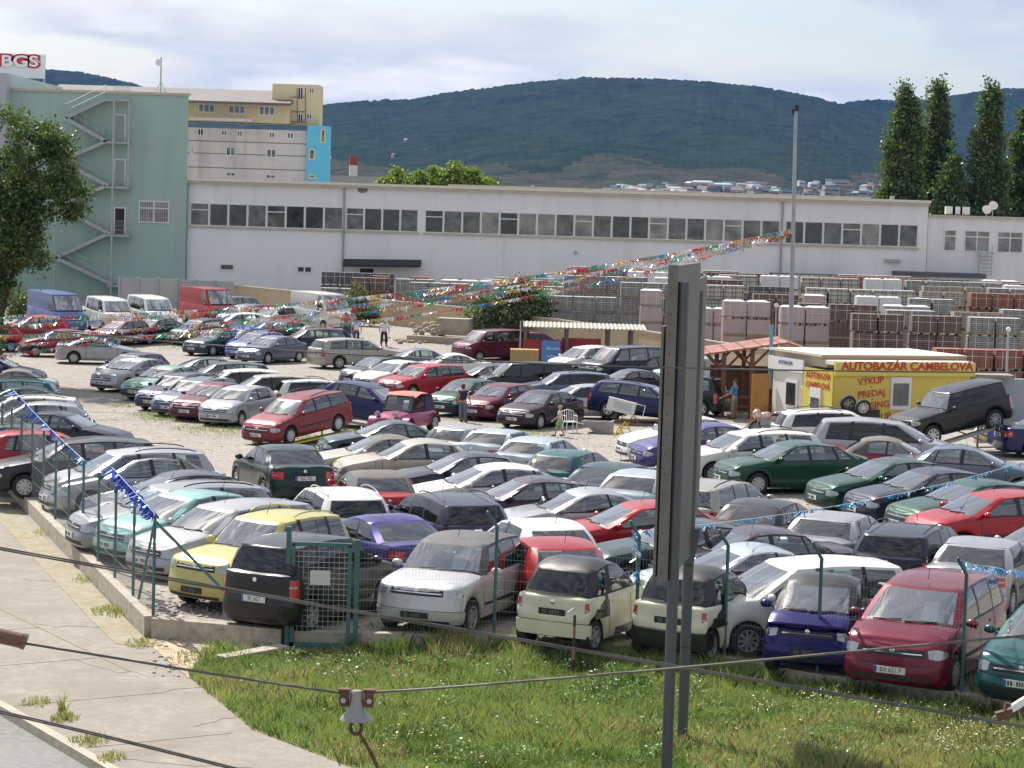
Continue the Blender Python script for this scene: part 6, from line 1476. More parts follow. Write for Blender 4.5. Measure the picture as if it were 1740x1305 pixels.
# ================================================================ bunting
FO = [mat('foil_%s' % n_, c, .22, metal=.55) for n_, c in (('red', (.55, .06, .07)), ('gold', (.66, .42, .18)), ('silver', (.78, .79, .80)), ('green', (.08, .38, .20)), ('blue', (.10, .28, .55)))]
def bunting(A, B, sag, lab, seg=.62, n_per=26, ln=.16, mats=None, order=None, gap=0.0, seed=0, wd=.035, group='foil bunting lines'):
    r = random.Random(seed); A, B = Vector(A), Vector(B); L_ = (B - A).length; rt = empty('bunting', A, 0, lab, 'bunting', group)
    f = lambda t: (B - A) * t + Vector((0, 0, -4 * sag * t * (1 - t)))
    g = MB(); g.tube([f(t) for t in np.linspace(0, 1, 40)], .006, 4); g.build('cord', M_STRAP, rt)
    g = MB(); ns = int(L_ / seg); ms = mats or FO; od = order or [0, 1, 2, 3, 4]
    d = (B - A).normalized(); o_ = r.randrange(len(od))
    for s_ in range(ns):
        mi = od[(s_ + o_) % len(od)]
        if gap and s_ % (gap + 1 if gap > 1 else 3) == (1 if gap > 1 else 2): continue
        for k in range(n_per):
            t = (s_ + r.random() * .92) / ns; p = f(t); a = r.uniform(0, 6.28); l = ln * r.uniform(.5, 1.25)
            u = Vector((math.cos(a), math.sin(a), 0)) * wd * r.uniform(.5, 1.2); w = Vector((r.gauss(0, .5) * l, r.gauss(0, .5) * l, -l * r.uniform(.3, 1)))
            g.add([p - u / 2, p + u / 2, p + u / 2 + w, p - u / 2 + w], [(0, 1, 2, 3)], mi)
    g.build('tinsel', ms, rt); return rt
top = P(1347, 389, 106)
ends = [(-60, 540, .9, 'topmost multicoloured foil bunting line from the mast to the far left'), (-60, 556, .7, 'second multicoloured foil bunting line from the top'), (-60, 573, .9, 'third multicoloured foil bunting line from the top'), (-60, 566, 1.6, 'middle multicoloured foil bunting line with a deep sag'),
        (-60, 612, .2, 'lowest multicoloured foil bunting line, passing over the people'), (-60, 588, .9, 'second lowest multicoloured foil bunting line')]
for i, (px, py, sg_, lab) in enumerate(ends):
    q = P(px, py, 92 + i * 3); bunting(top + Vector((0, 0, -.05 * i)), q, sg_, lab, seed=i, n_per=36, ln=.19, wd=.034, order=[0, 1, 2, 3, 0, 2, 1, 4, 3])
bs = [mat('foil_blue_dark', (.02, .05, .42), .3, metal=.4), mat('foil_blue_pale', (.10, .22, .62), .3, metal=.4)]
tp_ = lambda k: Vector((spts[k][0].x, spts[k][0].y, spts[k][1] + 1.9))
bunting(tp_(10) + Vector((0, 0, .5)), tp_(4), .05, 'blue foil bunting tied along the tops of the pavement fence', seg=.5, n_per=8, ln=.17, mats=bs, order=[0, 0, 1], gap=1, seed=11, wd=.06)
bunting(tp_(2) + Vector((-.1, 0, .35)), tp_(0), .0, 'short blue foil strip at the corner post of the pavement fence', seg=.45, n_per=20, ln=.2, mats=bs, order=[0, 1, 0], seed=12, wd=.07)
b2 = [mat('foil_sky', (.05, .34, .68), .3, metal=.35), mat('foil_sky_pale', (.30, .55, .78), .3, metal=.35)]
bunting(Vector((2.2, 41.5, 2.1)), P(1800, 765, 62), .3, 'sky blue foil bunting rising to the right over the tail row', seg=.85, n_per=14, ln=.11, mats=b2, order=[0, 1, 0], gap=2, seed=13, wd=.045)
bunting(Vector((7.4, 38.1, 2.25)), P(1800, 975, 45), .05, 'short sky blue foil bunting from the last fence post to the right edge', seg=.4, n_per=20, ln=.12, mats=b2, order=[0, 1], gap=1, seed=14)
bunting(Vector((2.24, 41.42, 2.12)), Vector((2.34, 41.5, 1.2)), 0, 'clump of blue and silver foil knotted on a fence post', seg=.3, n_per=12, ln=.13, mats=[b2[0], FO[2]], order=[0, 1], seed=15, wd=.05)
# ================================================================ microcar panels, plate lettering
def addpatch(root, kind, nm, m, *args, **kw):
    S_, ia, vz, patch, n, zs, zt = car_meshes(kind)['_S']; g = MB()
    for a in args: a(g, ia, patch, n)
    o = g.build(nm, m, root, 50); return o
for key, low in (('left of the grey sign posts', False), ('behind the grey sign posts', True), ('dark blue two seat', None)):
    rt = find(key); c_ = [p_[2] for p_ in placed if p_[0] == rt][0]
    for sgn in (1, -1):
        addpatch(rt, 'smart', 'roof_pillar_panel', M_TRIMP, lambda g, ia, patch, n: patch(g, ia(1.70), ia(2.24), .60, .99, .012, sgn, 0, 6, 3, shape=lambda s_, t: (s_ * (1 - .15 * t) + .0, t)))
        addpatch(rt, 'smart', 'sill_panel', M_TRIMP, lambda g, ia, patch, n: patch(g, ia(.72), ia(1.42), .21, .36, .012, sgn, 0, 5, 1))
        if low is not False: addpatch(rt, 'smart', 'rear_wing', M_TRIMP if low else col['sblue'], lambda g, ia, patch, n: patch(g, ia(2.17), n - 1, .21, .52, .016, sgn, 0, 8, 3))
        if low: addpatch(rt, 'smart', 'rear_wing', M_TRIMP, lambda g, ia, patch, n: patch(g, ia(1.50), ia(2.17), .60, .66, .016, sgn, 0, 8, 1))
    for ch in rt.children:
        if ch.name.startswith('bumper') and low: ch.material_slots[0].material = M_TRIMP
        if ch.name.startswith(('rear_window', 'side_window')) : ch.material_slots[0].material = M_GTINT if c_ == 'cream' and 'rear' in ch.name else M_GLASS
for key, kind, end, tx in (('boxy black hatchback', 'box', 'r', 'BL 667'), ('large headlamps', 'mpv', 'f', 'BA 621 P'), ('parked alone on the gravel', 'sedan', 'r', 'BA 105'), ('red convertible with brown', 'cabrio', 'r', 'BA 20'), ('black purple saloon', 'lift', 'f', 'BA 387')):
    platetext(find(key), kind, tx, end)
# four rings badge on the silver saloon, lozenge on the wine red minivan
rt = find('cloud reflections'); q = car_meshes('sedan')['_S'][0](len(FRO) * 0 + 1e6, .93, 1, .004); g = MB()
for k in range(4): g.lathe([(.028, 0), (.036, .004), (.028, .006)], 12, 0, Matrix.Translation((q.x - .006, (k - 1.5) * .052, q.z)) @ Matrix.Rotation(R(-90), 4, 'Y'))
g.build('badge', M_CHROME, rt)
rt = find('large headlamps'); q = car_meshes('mpv')['_S'][0](0, .93, 1, .012); g = MB(); g.add([(q.x, 0, q.z + .07), (q.x, .045, q.z), (q.x, 0, q.z - .07), (q.x, -.045, q.z), (q.x + .01, 0, q.z + .035), (q.x + .01, .022, q.z), (q.x + .01, 0, q.z - .035), (q.x + .01, -.022, q.z)],
    [(0, 1, 5, 4), (1, 2, 6, 5), (2, 3, 7, 6), (3, 0, 4, 7)]); g.build('badge', M_CHROME, rt)

# ================================================================ people
def skinned(name, V, E, m, parent, sub=2):
    me = bpy.data.meshes.new(name); me.from_pydata([v[:3] for v in V], E, []); o = bpy.data.objects.new(name + '_s', me); C.objects.link(o)
    md = o.modifiers.new('s', 'SKIN'); md.use_smooth_shade = True; su = o.modifiers.new('d', 'SUBSURF'); su.levels = sub; su.render_levels = sub
    for i, v in enumerate(V): o.data.skin_vertices[0].data[i].radius = (v[3], v[4] if len(v) > 4 else v[3])
    o.data.skin_vertices[0].data[0].use_root = True
    dg = bpy.context.evaluated_depsgraph_get(); dg.update(); nm = bpy.data.meshes.new_from_object(o.evaluated_get(dg)); bpy.data.objects.remove(o)
    nm.name = name; nm.materials.clear(); nm.materials.append(m); ob = bpy.data.objects.new(name, nm); C.objects.link(ob)
    if parent: ob.parent = parent
    return ob
M_SKIN = mat('skin', (.42, .25, .17), .6); M_SHOE = mat('shoe', (.03, .028, .026), .6)
def person(px, py_f, py_h, head, label, shirt, trousers, hair, hairlen=.0, stride=.0, armf=0.0, shorts=False, sleeveless=False, turn=0, shoe=None):
    q = G(px, py_f); h = (py_f - py_h) / FPX * q.y * .99; s = h / 1.75
    rt = empty('person', (q.x, q.y, gz(q.x, q.y)), R(head), label, 'person')
    # y = forward; skeleton in metres for a 1.75 m body
    st = stride
    def arm(sx, f, bend=.12):
        sh_ = (sx * .19, -.0, 1.42); el = (sx * .26, f * .18 - .02, 1.13); wr = (sx * .26, f * .36 + bend, .90 + abs(f) * .12)
        d = Vector((0, f * .18 + bend + .02, -.23 + abs(f) * .12)).normalized()
        return sh_, el, wr, d
    V = [(0, 0, .95, .13, .10), (0, .01, 1.12, .115, .085), (0, 0, 1.32, .135, .095), (0, -.005, 1.44, .075, .06), (0, .005, 1.53, .05, .052), (0, .015, 1.60, .062, .072), (0, .01, 1.68, .072, .088), (0, .0, 1.735, .04, .05)]
    E = [(0, 1), (1, 2), (2, 3), (3, 4), (4, 5), (5, 6), (6, 7)]
    legs = []
    for sx, f in ((1, st), (-1, -st)):
        b_ = len(V); hip = (sx * .095, 0, .90, .085); kn = (sx * .10, f * .20 + .02, .50, .058); an = (sx * .10, f * .34 - (.05 if f < 0 else 0), .085 + (.05 if f < -.5 else 0), .038); to = (sx * .11, f * .34 + .14, .035, .034)
        V += [hip, kn, an, to]; E += [(0, b_), (b_, b_ + 1), (b_ + 1, b_ + 2), (b_ + 2, b_ + 3)]; legs.append((hip, kn, an, to))
    arms = []
    for sx, f in ((1, armf - st * .6), (-1, armf * .4 + st * .6)):
        a, e_, w_, d = arm(sx, f, .12 if armf < .5 else .25); b_ = len(V); pm = Vector(w_) + d * .08
        V += [(*a, .052), (*e_, .038), (*w_, .026), (*pm, .030, .016)]; E += [(2, b_), (b_, b_ + 1), (b_ + 1, b_ + 2), (b_ + 2, b_ + 3)]
        for k, (oy, ln) in enumerate(((-.028, .065), (-.010, .08), (.009, .076), (.027, .06))):
            c = len(V); V += [(pm.x - sx * .004, pm.y + oy, pm.z - .02 + 0, .0085), (pm.x - sx * .012, pm.y + oy + d.y * ln, pm.z - ln * .8, .007)]; E += [(b_ + 3, c), (c, c + 1)]
        c = len(V); V += [(pm.x - sx * .02, pm.y + .04, pm.z + .02, .009), (pm.x - sx * .03, pm.y + .062, pm.z - .02, .008)]; E += [(b_ + 3, c), (c, c + 1)]
        arms.append((a, e_, w_))
    skinned('body', V, E, M_SKIN, rt)
    TV = [(0, 0, .92, .15, .115), (0, .01, 1.12, .135, .10), (0, 0, 1.33, .16, .115), (0, -.005, 1.45, .085, .07)]; TE = [(0, 1), (1, 2), (2, 3)]
    for (a, e_, w_) in arms:
        b_ = len(TV); m_ = Vector(a).lerp(Vector(e_), .15 if sleeveless else .7); TV += [(*a, .07), (*m_, .058)]; TE += [(2, b_), (b_, b_ + 1)]
    skinned('shirt', TV, TE, shirt, rt)
    PV = [(0, 0, .99, .145, .11), (0, 0, .90, .14, .115)]; PE = [(0, 1)]
    for (hp_, kn, an, to) in legs:
        b_ = len(PV); end = Vector(kn[:3]).lerp(Vector(hp_[:3]), .25) if shorts else Vector(an[:3]) + Vector((0, 0, .02)); mid = Vector(kn[:3]) if not shorts else Vector(kn[:3]).lerp(Vector(hp_[:3]), .5)
        PV += [(*hp_[:3], .10), (*mid, .075 if not shorts else .11), (*end, .062 if not shorts else .12)]; PE += [(1, b_), (b_, b_ + 1), (b_ + 1, b_ + 2)]
    skinned('shorts' if shorts else 'trousers', PV, PE, trousers, rt)
    for (hp_, kn, an, to) in legs:
        g = MB(); g.ell((an[0], (an[1] + to[1]) / 2 + .01, an[2] - .03), (.05, .14, .05), n=12, m=6); g.build('shoe', shoe or M_SHOE, rt, 80)
    g = MB(); g.ell((0, -.02, 1.685), (.083, .10, .085), n=14, m=8)
    if hairlen: g.ell((0, -.05, 1.66 - hairlen * .5), (.075, .05, .06 + hairlen * .5), n=12, m=6)
    g.build('hair', hair, rt, 80)
    g = MB(); g.tube([(0, .088, 1.635), (0, .105, 1.612), (0, .09, 1.605)], [.008, .013, .01], 6)
    for sx in (1, -1): g.ell((sx * .075, .01, 1.625), (.012, .022, .032))
    g.build('nose_and_ears', M_SKIN, rt, 80)
    g = MB()
    for sx in (1, -1): g.ell((sx * .03, .085, 1.64), (.011, .008, .007))
    g.box((0, .094, 1.585), (.045, .006, .008)); g.build('eyes_and_mouth', mat('face_dark', (.09, .04, .035), .5), rt)
    rt.scale = (s * 1.2, s * 1.2, s); rt.rotation_euler = (0, 0, R(head) - math.pi / 2); return rt
cl = lambda n_, c: mat(n_, c, .85, noise=(14, .12))
H_BR = cl('hair_brown', (.11, .06, .03)); H_BL = cl('hair_blond', (.42, .29, .15)); H_DK = cl('hair_dark', (.03, .022, .018))
person(587, 578, 530, 80, 'man in an orange brown shirt standing with his back to us behind the silver estate', cl('shirt_rust', (.40, .12, .05)), cl('jeans_a', (.05, .07, .12)), H_DK)
person(605, 586, 540, 95, 'man in a loose white shirt walking away beside the man in the orange brown shirt', cl('shirt_white_a', (.66, .68, .72)), cl('jeans_b', (.06, .07, .1)), H_BR, stride=.5)
person(597, 572, 527, 70, 'person in a light blue shirt partly hidden between the other two', cl('shirt_pale_blue', (.30, .42, .58)), cl('jeans_c', (.08, .08, .09)), H_BR)
person(652, 589, 541, 85, 'man in white shirt and black trousers walking alone past the rubble', cl('shirt_white_b', (.68, .68, .70)), cl('trousers_black', (.02, .02, .022)), H_BR, stride=.55)
person(786, 717, 651, 60, 'woman in navy sleeveless top and jeans looking at the green hatchback', cl('top_navy', (.025, .022, .08)), cl('jeans_d', (.10, .14, .21)), H_BR, hairlen=.10, sleeveless=True)
person(950, 742, 688, 172, 'small blond child in pale yellow shirt and green shorts walking by the white chair', cl('shirt_pale_yellow', (.56, .58, .42)), cl('shorts_green', (.06, .42, .12)), H_BL, hairlen=.04, stride=.6, shorts=True)
person(1247, 712, 643, 150, 'man in a bright blue shirt standing beside the motorcycle at the gazebo', cl('shirt_blue', (.05, .22, .50)), cl('trousers_khaki', (.24, .20, .13)), H_BR, armf=.9)

# ================================================================ odds and ends
def on(px, py): q = G(px, py); return Vector((q.x, q.y, gz(q.x, q.y)))
M_PLAS = mat('white_plastic', (.66, .66, .65), .4)
p0 = on(968, 735); rt = empty('plastic_chair', p0, R(20), 'white plastic garden chair with slatted back behind the child', 'chair')
g = MB(); g.box((0, 0, .43), (.46, .44, .03)); g.build('seat', M_PLAS, rt)
g = MB(); g.tube([(-.23, .22, .43), (-.24, .28, .82), (0, .3, .88), (.24, .28, .82), (.23, .22, .43)], .018, 6)
for k in range(4): g.tube([(-.14 + k * .093, .22, .44), (-.14 + k * .093, .29, .85)], .016, 5)
g.build('backrest', M_PLAS, rt, 60)
for x in (-.2, .2):
    for y in (-.2, .2): g = MB(); g.tube([(x * 1.12, y * 1.12, 0), (x, y, .42)], .02, 6); g.build('leg', M_PLAS, rt, 60)
    g = MB(); g.tube([(x * 1.15, .2, .66), (x * 1.15, -.2, .66), (x * 1.1, -.2, .42)], .016, 5); g.build('armrest', M_PLAS, rt, 60)
p0 = on(1015, 735); rt = empty('steel_bin', p0, R(-12), 'open grey sheet steel box with slanted front lying on the gravel by the ramp', 'steel box')
g = MB(); w, d, h = 1.15, .8, .46
g.add([(-w / 2, -d / 2 - .1, h), (w / 2, -d / 2, h), (w / 2, d / 2, h), (-w / 2, d / 2, h), (-w / 2 + .55, -d / 2, 0), (w / 2, -d / 2, 0), (w / 2, d / 2, 0), (-w / 2 + .55, d / 2, 0)], [(0, 4, 5, 1), (1, 5, 6, 2), (2, 6, 7, 3), (3, 7, 4, 0), (4, 7, 6, 5)])
g.bb((-w / 2 + .05, -d / 2 + .02, h - .15), (w / 2 - .02, d / 2 - .02, h - .13)); g.build('shell', mat('sheet_grey', (.30, .29, .27), .5, noise=(3, .2)), rt)
g = MB(); g.bar((-w / 2, -d / 2 - .1, h + .01), (w / 2, -d / 2, h + .01), .05, .03); g.bar((w / 2, -d / 2, h + .01), (w / 2, d / 2, h + .01), .05, .03); g.build('rim', mat('sheet_rim', (.45, .45, .44), .5), rt)
p0 = on(1055, 712); rt = empty('light_box', P(1056, 690, find('five spoke wheels').location.y - 1.35), R(-8), 'dented white light box leaning tilted against the navy estate', 'light box')
rt.rotation_euler = (0, R(12), R(-8))
g = MB(); g.box((0, 0, .0), (1.15, .22, .52)); g.build('case', M_PLAS, rt); g = MB(); g.box((.05, -.115, .03), (.72, .012, .28)); g.build('face', mat('box_face', (.48, .50, .50), .4), rt)
g = MB(); g.tube([(.5, -.1, -.3), (.95, -.1, -.3), (.95, -.1, .25), (.6, -.1, .25), (.0, -.0, -.62)], .02, 5); g.build('bracket', M_FRAME, rt)
M_YS = mat('stand_yellow', (.60, .42, .03), .5); M_PLK = mat('ramp_plank', (.20, .10, .07), .8, noise=(3, .3))
for k, (px, py) in enumerate(((1062, 734), (1076, 722), (1052, 742))):
    p0 = on(px, py); rt = empty('ramp_stand', p0, R(10 * k), 'small yellow steel ramp stand, %s of three by the tilted navy estate' % ['middle', 'rearmost', 'nearest'][k], 'stand', 'yellow ramp stands')
    g = MB(); 
    for sx in (-1, 1): g.bar((sx * .22, 0, 0), (0, 0, .42), .05, .05)
    g.bar((-.15, 0, .15), (.15, 0, .15), .04, .04); g.build('frame', M_YS, rt)
p0 = on(1090, 722); g = MB(); g.bar(p0 + Vector((-1.1, -.3, .18)), p0 + Vector((2.2, -.2, .30)), .25, .07); tag(g.build('ramp_plank', M_PLK), 'reddish brown plank lying across the yellow stands', 'plank')
# car ramp below the black off-road car
jr = find('square off-road car'); je = Vector((math.cos(R(207)), math.sin(R(207)), 0)); js = Vector((-je.y, je.x, 0)); jl = jr.location.copy(); zg = gz(jl.x, jl.y)
rt = empty('car_ramp', (jl.x, jl.y, zg), 0, 'pale steel ramp frame carrying the black off-road car', 'ramp'); M_RMP = mat('ramp_steel', (.42, .40, .36), .6, noise=(3, .2))
for sx in (-.72, .72):
    a = js * sx + je * 2.6 + Vector((0, 0, .06)); b = js * sx - je * 1.6 + Vector((0, 0, jl.z - zg + .42)); c = js * sx - je * 2.5 + Vector((0, 0, jl.z - zg + .42))
    g = MB(); g.bar(a, b, .3, .08); g.bar(b, c, .3, .08); g.build('runway', M_RMP, rt)
    for q_ in (b, c): g = MB(); g.bar((q_.x, q_.y, 0), (q_.x, q_.y, q_.z), .08, .08, up=(1, 0, 0)); g.build('leg', M_RMP, rt)
    g = MB(); g.bar((c.x, c.y, .1), (a.x, a.y, .1), .06, .06); g.bar((c.x, c.y, .1), (b.x + je.x, b.y + je.y, b.z * .7), .05, .05); g.build('brace', M_RMP, rt)
for key, m_, lab in (('standing tail up', M_YS, 'yellow and grey wedge ramp under the red estate'), ('tilted on a ramp behind', M_RMP, 'grey wedge ramp under the deep blue hatchback')):
    rt0 = find(key); a = rt0.rotation_euler.z; e = Vector((math.cos(a), math.sin(a), 0)); s_ = Vector((-e.y, e.x, 0)); l0 = rt0.location; z0 = gz(l0.x, l0.y)
    rt = empty('car_ramp', (l0.x, l0.y, z0), 0, lab, 'ramp')
    for sx in (-.66, .66):
        g = MB(); A = s_ * sx + e * 1.6 + Vector((0, 0, .08)); B = s_ * sx - e * 2.2 + Vector((0, 0, l0.z - z0 + .12)); g.bar(A, B, .28, .06); g.bar((B.x, B.y, .0), (B.x, B.y, B.z), .2, .06, up=(1, 0, 0)); g.build('runway', m_, rt)
g = MB(); tq = on(1700, 735)
# loose wheels at the office wall
for k, (px, py) in enumerate(((1441, 685), (1466, 692))):
    q = P(px, py, 92.2 if k == 0 else 91.6); tm, rm_ = wheel_meshes(.32, 'alloy' if k == 0 else 'multi'); rt = empty('loose_wheel', (q.x, q.y, q.z), 0, ['left', 'right'][k] + ' loose alloy wheel leaning at the yellow office wall', 'wheel', 'loose wheels at the office')
    for nm, me in (('tyre', tm), ('rim', rm_)): o = bpy.data.objects.new(nm, me); C.objects.link(o); o.parent = rt
    rt.rotation_euler = (R(-12), 0, math.pi + .25)
g = MB(); q = P(1452, 700, 92); g.bb((q.x - .9, 92.0, gz(q.x, 92)), (q.x + 1.0, 92.6, q.z + .12)); tag(g.build('tyre_shelf', M_TRIM), 'low dark shelf carrying the two loose alloy wheels', 'shelf')
# motorcycle
def moto(px, Y_, head, lab, body, sc_=1.0):
    q = P(px, 700, Y_); p0 = Vector((q.x, Y_, gz(q.x, Y_))); rt = empty('motorcycle', p0, R(head), lab, 'motorcycle', 'motorcycles at the office'); rt.scale = (sc_,) * 3; tm, rm_ = wheel_meshes(.31, 'multi')
    for x in (-.68, .70):
        w = bpy.data.objects.new('wheel', tm); C.objects.link(w); w.parent = rt; w.location = (x, 0, .31); w.scale = (1, .7, 1); q_ = bpy.data.objects.new('rim', rm_); C.objects.link(q_); q_.parent = w
    g = MB(); g.ell((.12, 0, .78), (.30, .15, .16)); g.ell((.58, 0, .86), (.20, .17, .20)); g.ell((-.58, 0, .86), (.28, .10, .08)); g.build('fairing', body, rt, 60)
    g = MB(); g.ell((-.28, 0, .80), (.32, .13, .06)); g.build('seat', M_TRIM, rt, 60)
    g = MB(); g.box((.05, 0, .48), (.45, .26, .34)); g.bar((-.68, .08, .31), (0, .08, .45), .05, .07); g.tube([(.1, -.1, .35), (-.3, -.16, .3), (-.85, -.16, .42)], .045, 8); g.build('engine', M_STEEL, rt)
    g = MB(); 
    for y in (-.1, .1): g.tube([(.70, y, .31), (.50, y, .98)], .025, 6)
    g.build('fork', M_STEEL, rt); g = MB(); g.tube([(.38, -.36, 1.05), (.5, -.1, 1.0), (.5, .1, 1.0), (.38, .36, 1.05)], .016, 6); g.ell((.42, -.3, 1.18), (.02, .06, .04)); g.ell((.42, .3, 1.18), (.02, .06, .04)); g.build('handlebar', M_TRIM, rt)
    g = MB(); g.ell((.74, 0, .88), (.05, .1, .08)); g.build('headlight', M_LAMP, rt)
    return rt
moto(1306, 91.5, 215, 'white and orange sports motorcycle parked left of the white estate', mat('moto_white', (.68, .62, .56), .25, coat=1, noise=(3, 0, (.5, .12, .03))))
moto(1366, 91.2, 200, 'white motorcycle with rounded fairing in front of the office door', M_PLAS); moto(1398, 91.0, 196, 'white scooter like motorcycle right of its neighbour by the yellow side wall', M_FRAME)
# pink buggy
q = G(688, 668, 1.5); bz = gz(q.x, q.y); bg_ = empty('beach_buggy', (q.x, q.y, bz), R(247), 'pink beach buggy with faded orange soft top', 'car', 'cars parked in the used car lot')
mg = col['magenta']; g = MB(); X_ = lambda a: 1.75 - a
pr = [(0, .42, .62, .30), (.35, .52, .72, .34), (1.0, .60, .80, .34), (1.3, .72, .82, .30), (2.4, .74, .80, .28), (3.0, .70, .80, .36), (3.4, .62, .72, .45)]; rows = []
for a, w_, zt_, zb2 in pr: rows.append([Vector((X_(a), y * w_, z)) for y, z in ((-1, zb2), (-1.04, (zb2 + zt_) / 2), (-.9, zt_), (-.4, zt_ + .04), (0, zt_ + .06), (.4, zt_ + .04), (.9, zt_), (1.04, (zb2 + zt_) / 2), (1, zb2))])
g.grid(rows); g.add(rows[0], [tuple(range(9))]); g.add(rows[-1], [tuple(range(8, -1, -1))]); o = g.build('body', mg, bg_, 50); fixn(o.data)
for a in (.62, 2.85):
    for sg_ in (1, -1):
        g = MB(); r_ = .36 if a < 1 else .42; rows = []
        for k in range(9): t = math.pi * (k / 8) ; rows.append([Vector((X_(a) + r_ * math.cos(t), sg_ * y, .33 + r_ * math.sin(t))) for y in (.48, .62, .80, .84)])
        g.grid(rows); g.build('fender', mg, bg_, 50); tm, rm_ = wheel_meshes(.30 if a < 1 else .34, 'alloy'); w = bpy.data.objects.new('wheel', tm); C.objects.link(w); w.parent = bg_; w.location = (X_(a), sg_ * .68, .32); w.rotation_euler = (0, 0, 0 if sg_ > 0 else math.pi); w.scale = (1, 1.3, 1)
        q_ = bpy.data.objects.new('rim', rm_); C.objects.link(q_); q_.parent = w
for sg_ in (1, -1): g = MB(); g.lathe([(.0, .10), (.09, .08), (.11, 0), (.06, -.12), (0, -.14)], 14, 0, Matrix.Translation((X_(.22), sg_ * .38, .80)) @ Matrix.Rotation(R(90), 4, 'Y')); g.build('headlight', M_LAMP, bg_, 50)
TOPM = mat('faded_orange_cloth', (.46, .20, .16), .9, noise=(3, .15)); g = MB(); rows = []
for a, w_, z in ((1.36, .64, 1.44), (1.8, .66, 1.56), (2.4, .68, 1.54), (2.85, .64, 1.44), (3.2, .62, .84)): rows.append([Vector((X_(a), y * w_, z - abs(y) ** 3 * .05)) for y in (-1, -.5, 0, .5, 1)])
g.grid(rows, 0); g.grid([[v - Vector((0, 0, .03)) for v in r_] for r_ in rows], 0, True); g.build('soft_top', TOPM, bg_, 50)
g = MB(); A = [(X_(1.15), -.6, .84), (X_(1.15), .6, .84), (X_(1.42), .54, 1.42), (X_(1.42), -.54, 1.42)]
for a, b in zip(A, A[1:] + A[:1]): g.bar(a, b, .05, .05)
g.build('windscreen_frame', M_TRIM, bg_); g = MB(); g.add(A, [(0, 1, 2, 3)]); g.build('windscreen', M_GLASS, bg_)
for sg_ in (1, -1):
    g = MB(); g.add([(X_(1.2), sg_ * .62, .84), (X_(2.2), sg_ * .64, .84), (X_(2.25), sg_ * .58, 1.44), (X_(1.45), sg_ * .56, 1.40)], [(0, 1, 2, 3)]); g.build('side_curtain', glassmat('orange_film_%d' % sg_, (.75, .35, .2), .05, 1.4), bg_)
    g = MB(); g.add([(X_(2.25), sg_ * .645, .82), (X_(3.1), sg_ * .61, .82), (X_(2.78), sg_ * .585, 1.38), (X_(2.3), sg_ * .585, 1.43)], [(0, 1, 2, 3)]); g.build('side_cloth', mat('blue_cloth_%d' % sg_, (.035, .04, .12), .9), bg_)
g = MB(); g.box((X_(1.28), .28, 1.1), (.01, .22, .36), ry=-.4); g.build('price_sheet', M_PAPER, bg_)
g = MB(); 
for y in (-.3, .3): g.box((X_(2.1), y, .85), (.14, .42, .55), ry=-.2)
g.build('seats', mat('buggy_seat', (.20, .05, .05), .7), bg_)
# tarpaulined wall piece and clutter at the right edge
a, b = P(1590, 640, 97), P(1800, 705, 97); g = MB(); g.bb((a.x, 97, gz(a.x, 97)), (b.x + 3, 97.3, a.z + .0)); tag(g.build('container', mat('container_blue_grey', (.33, .38, .43), .7, noise=(1, .12))), 'pale blue grey container wall behind the black off-road car', 'container')
a, b = P(1565, 637, 96.4), P(1722, 644, 96.4); g = MB(); g.bb((a.x, 96.2, a.z - .05), (b.x, 97.4, a.z + .1)); tag(g.build('canopy_board', mat('dirty_board', (.30, .27, .22), .9, noise=(2, .3))), 'dirty flat canopy board over the blue recess right of the office', 'canopy')
a, b = P(1562, 645, 96.8), P(1604, 700, 96.8); g = MB(); g.bb((a.x, 96.8, b.z - 1), (b.x, 96.95, a.z)); tag(g.build('tarpaulin', mat('blue_tarp', (.03, .16, .32), .6)), 'dark blue tarpaulin beside the office window', 'tarpaulin')
g = MB()
for k, (px, mm_) in enumerate(((1660, 0), (1672, 1), (1682, 1))):
    p0 = on(px, 752); g = MB(); g.lathe([(.0, 0), (.14, 0), (.15, .1), (.15, .42), (.08, .5), (.05, .52), (0, .52)], 12); o = g.build('canister', mat('canister_%d' % k, [(.62, .60, .5), (.60, .48, .2), (.03, .08, .3)][k], .5), None, 50); o.location = p0; tag(o, ['white', 'yellowish', 'dark blue'][k] + ' plastic canister standing under the ramp', 'canister', 'canisters below the ramp')

# ================================================================ grass, weeds, flowers
def grassmat(n_, c): return foliage(n_, c, .3)
GM = [grassmat('grass_a', (.19, .28, .08)), grassmat('grass_b', (.28, .35, .13)), grassmat('grass_c', (.13, .21, .06)), grassmat('grass_dry', (.42, .36, .21)), grassmat('grass_blue', (.19, .29, .14))]
def inside(x, y):
    pb = float(np.interp(x, [-5.3, -3.79, -2.11, 2.5, 16], [39.2, 35.4, 33.18, 28, 12])) if x > -5.3 else 99
    return pb < y < (ymin(x) - .12 if x > -3 else 41.9 - (x + 3) * -.3) and x > -5.4
def vnoise(x, y, s):
    def h(i, j): v = math.sin(i * 127.1 + j * 311.7 + s * 17.3) * 43758.5453; return v - math.floor(v)
    i, j = math.floor(x), math.floor(y); fx, fy = sm(x - i), sm(y - j)
    return (h(i, j) * (1 - fx) + h(i + 1, j) * fx) * (1 - fy) + (h(i, j + 1) * (1 - fx) + h(i + 1, j + 1) * fx) * fy
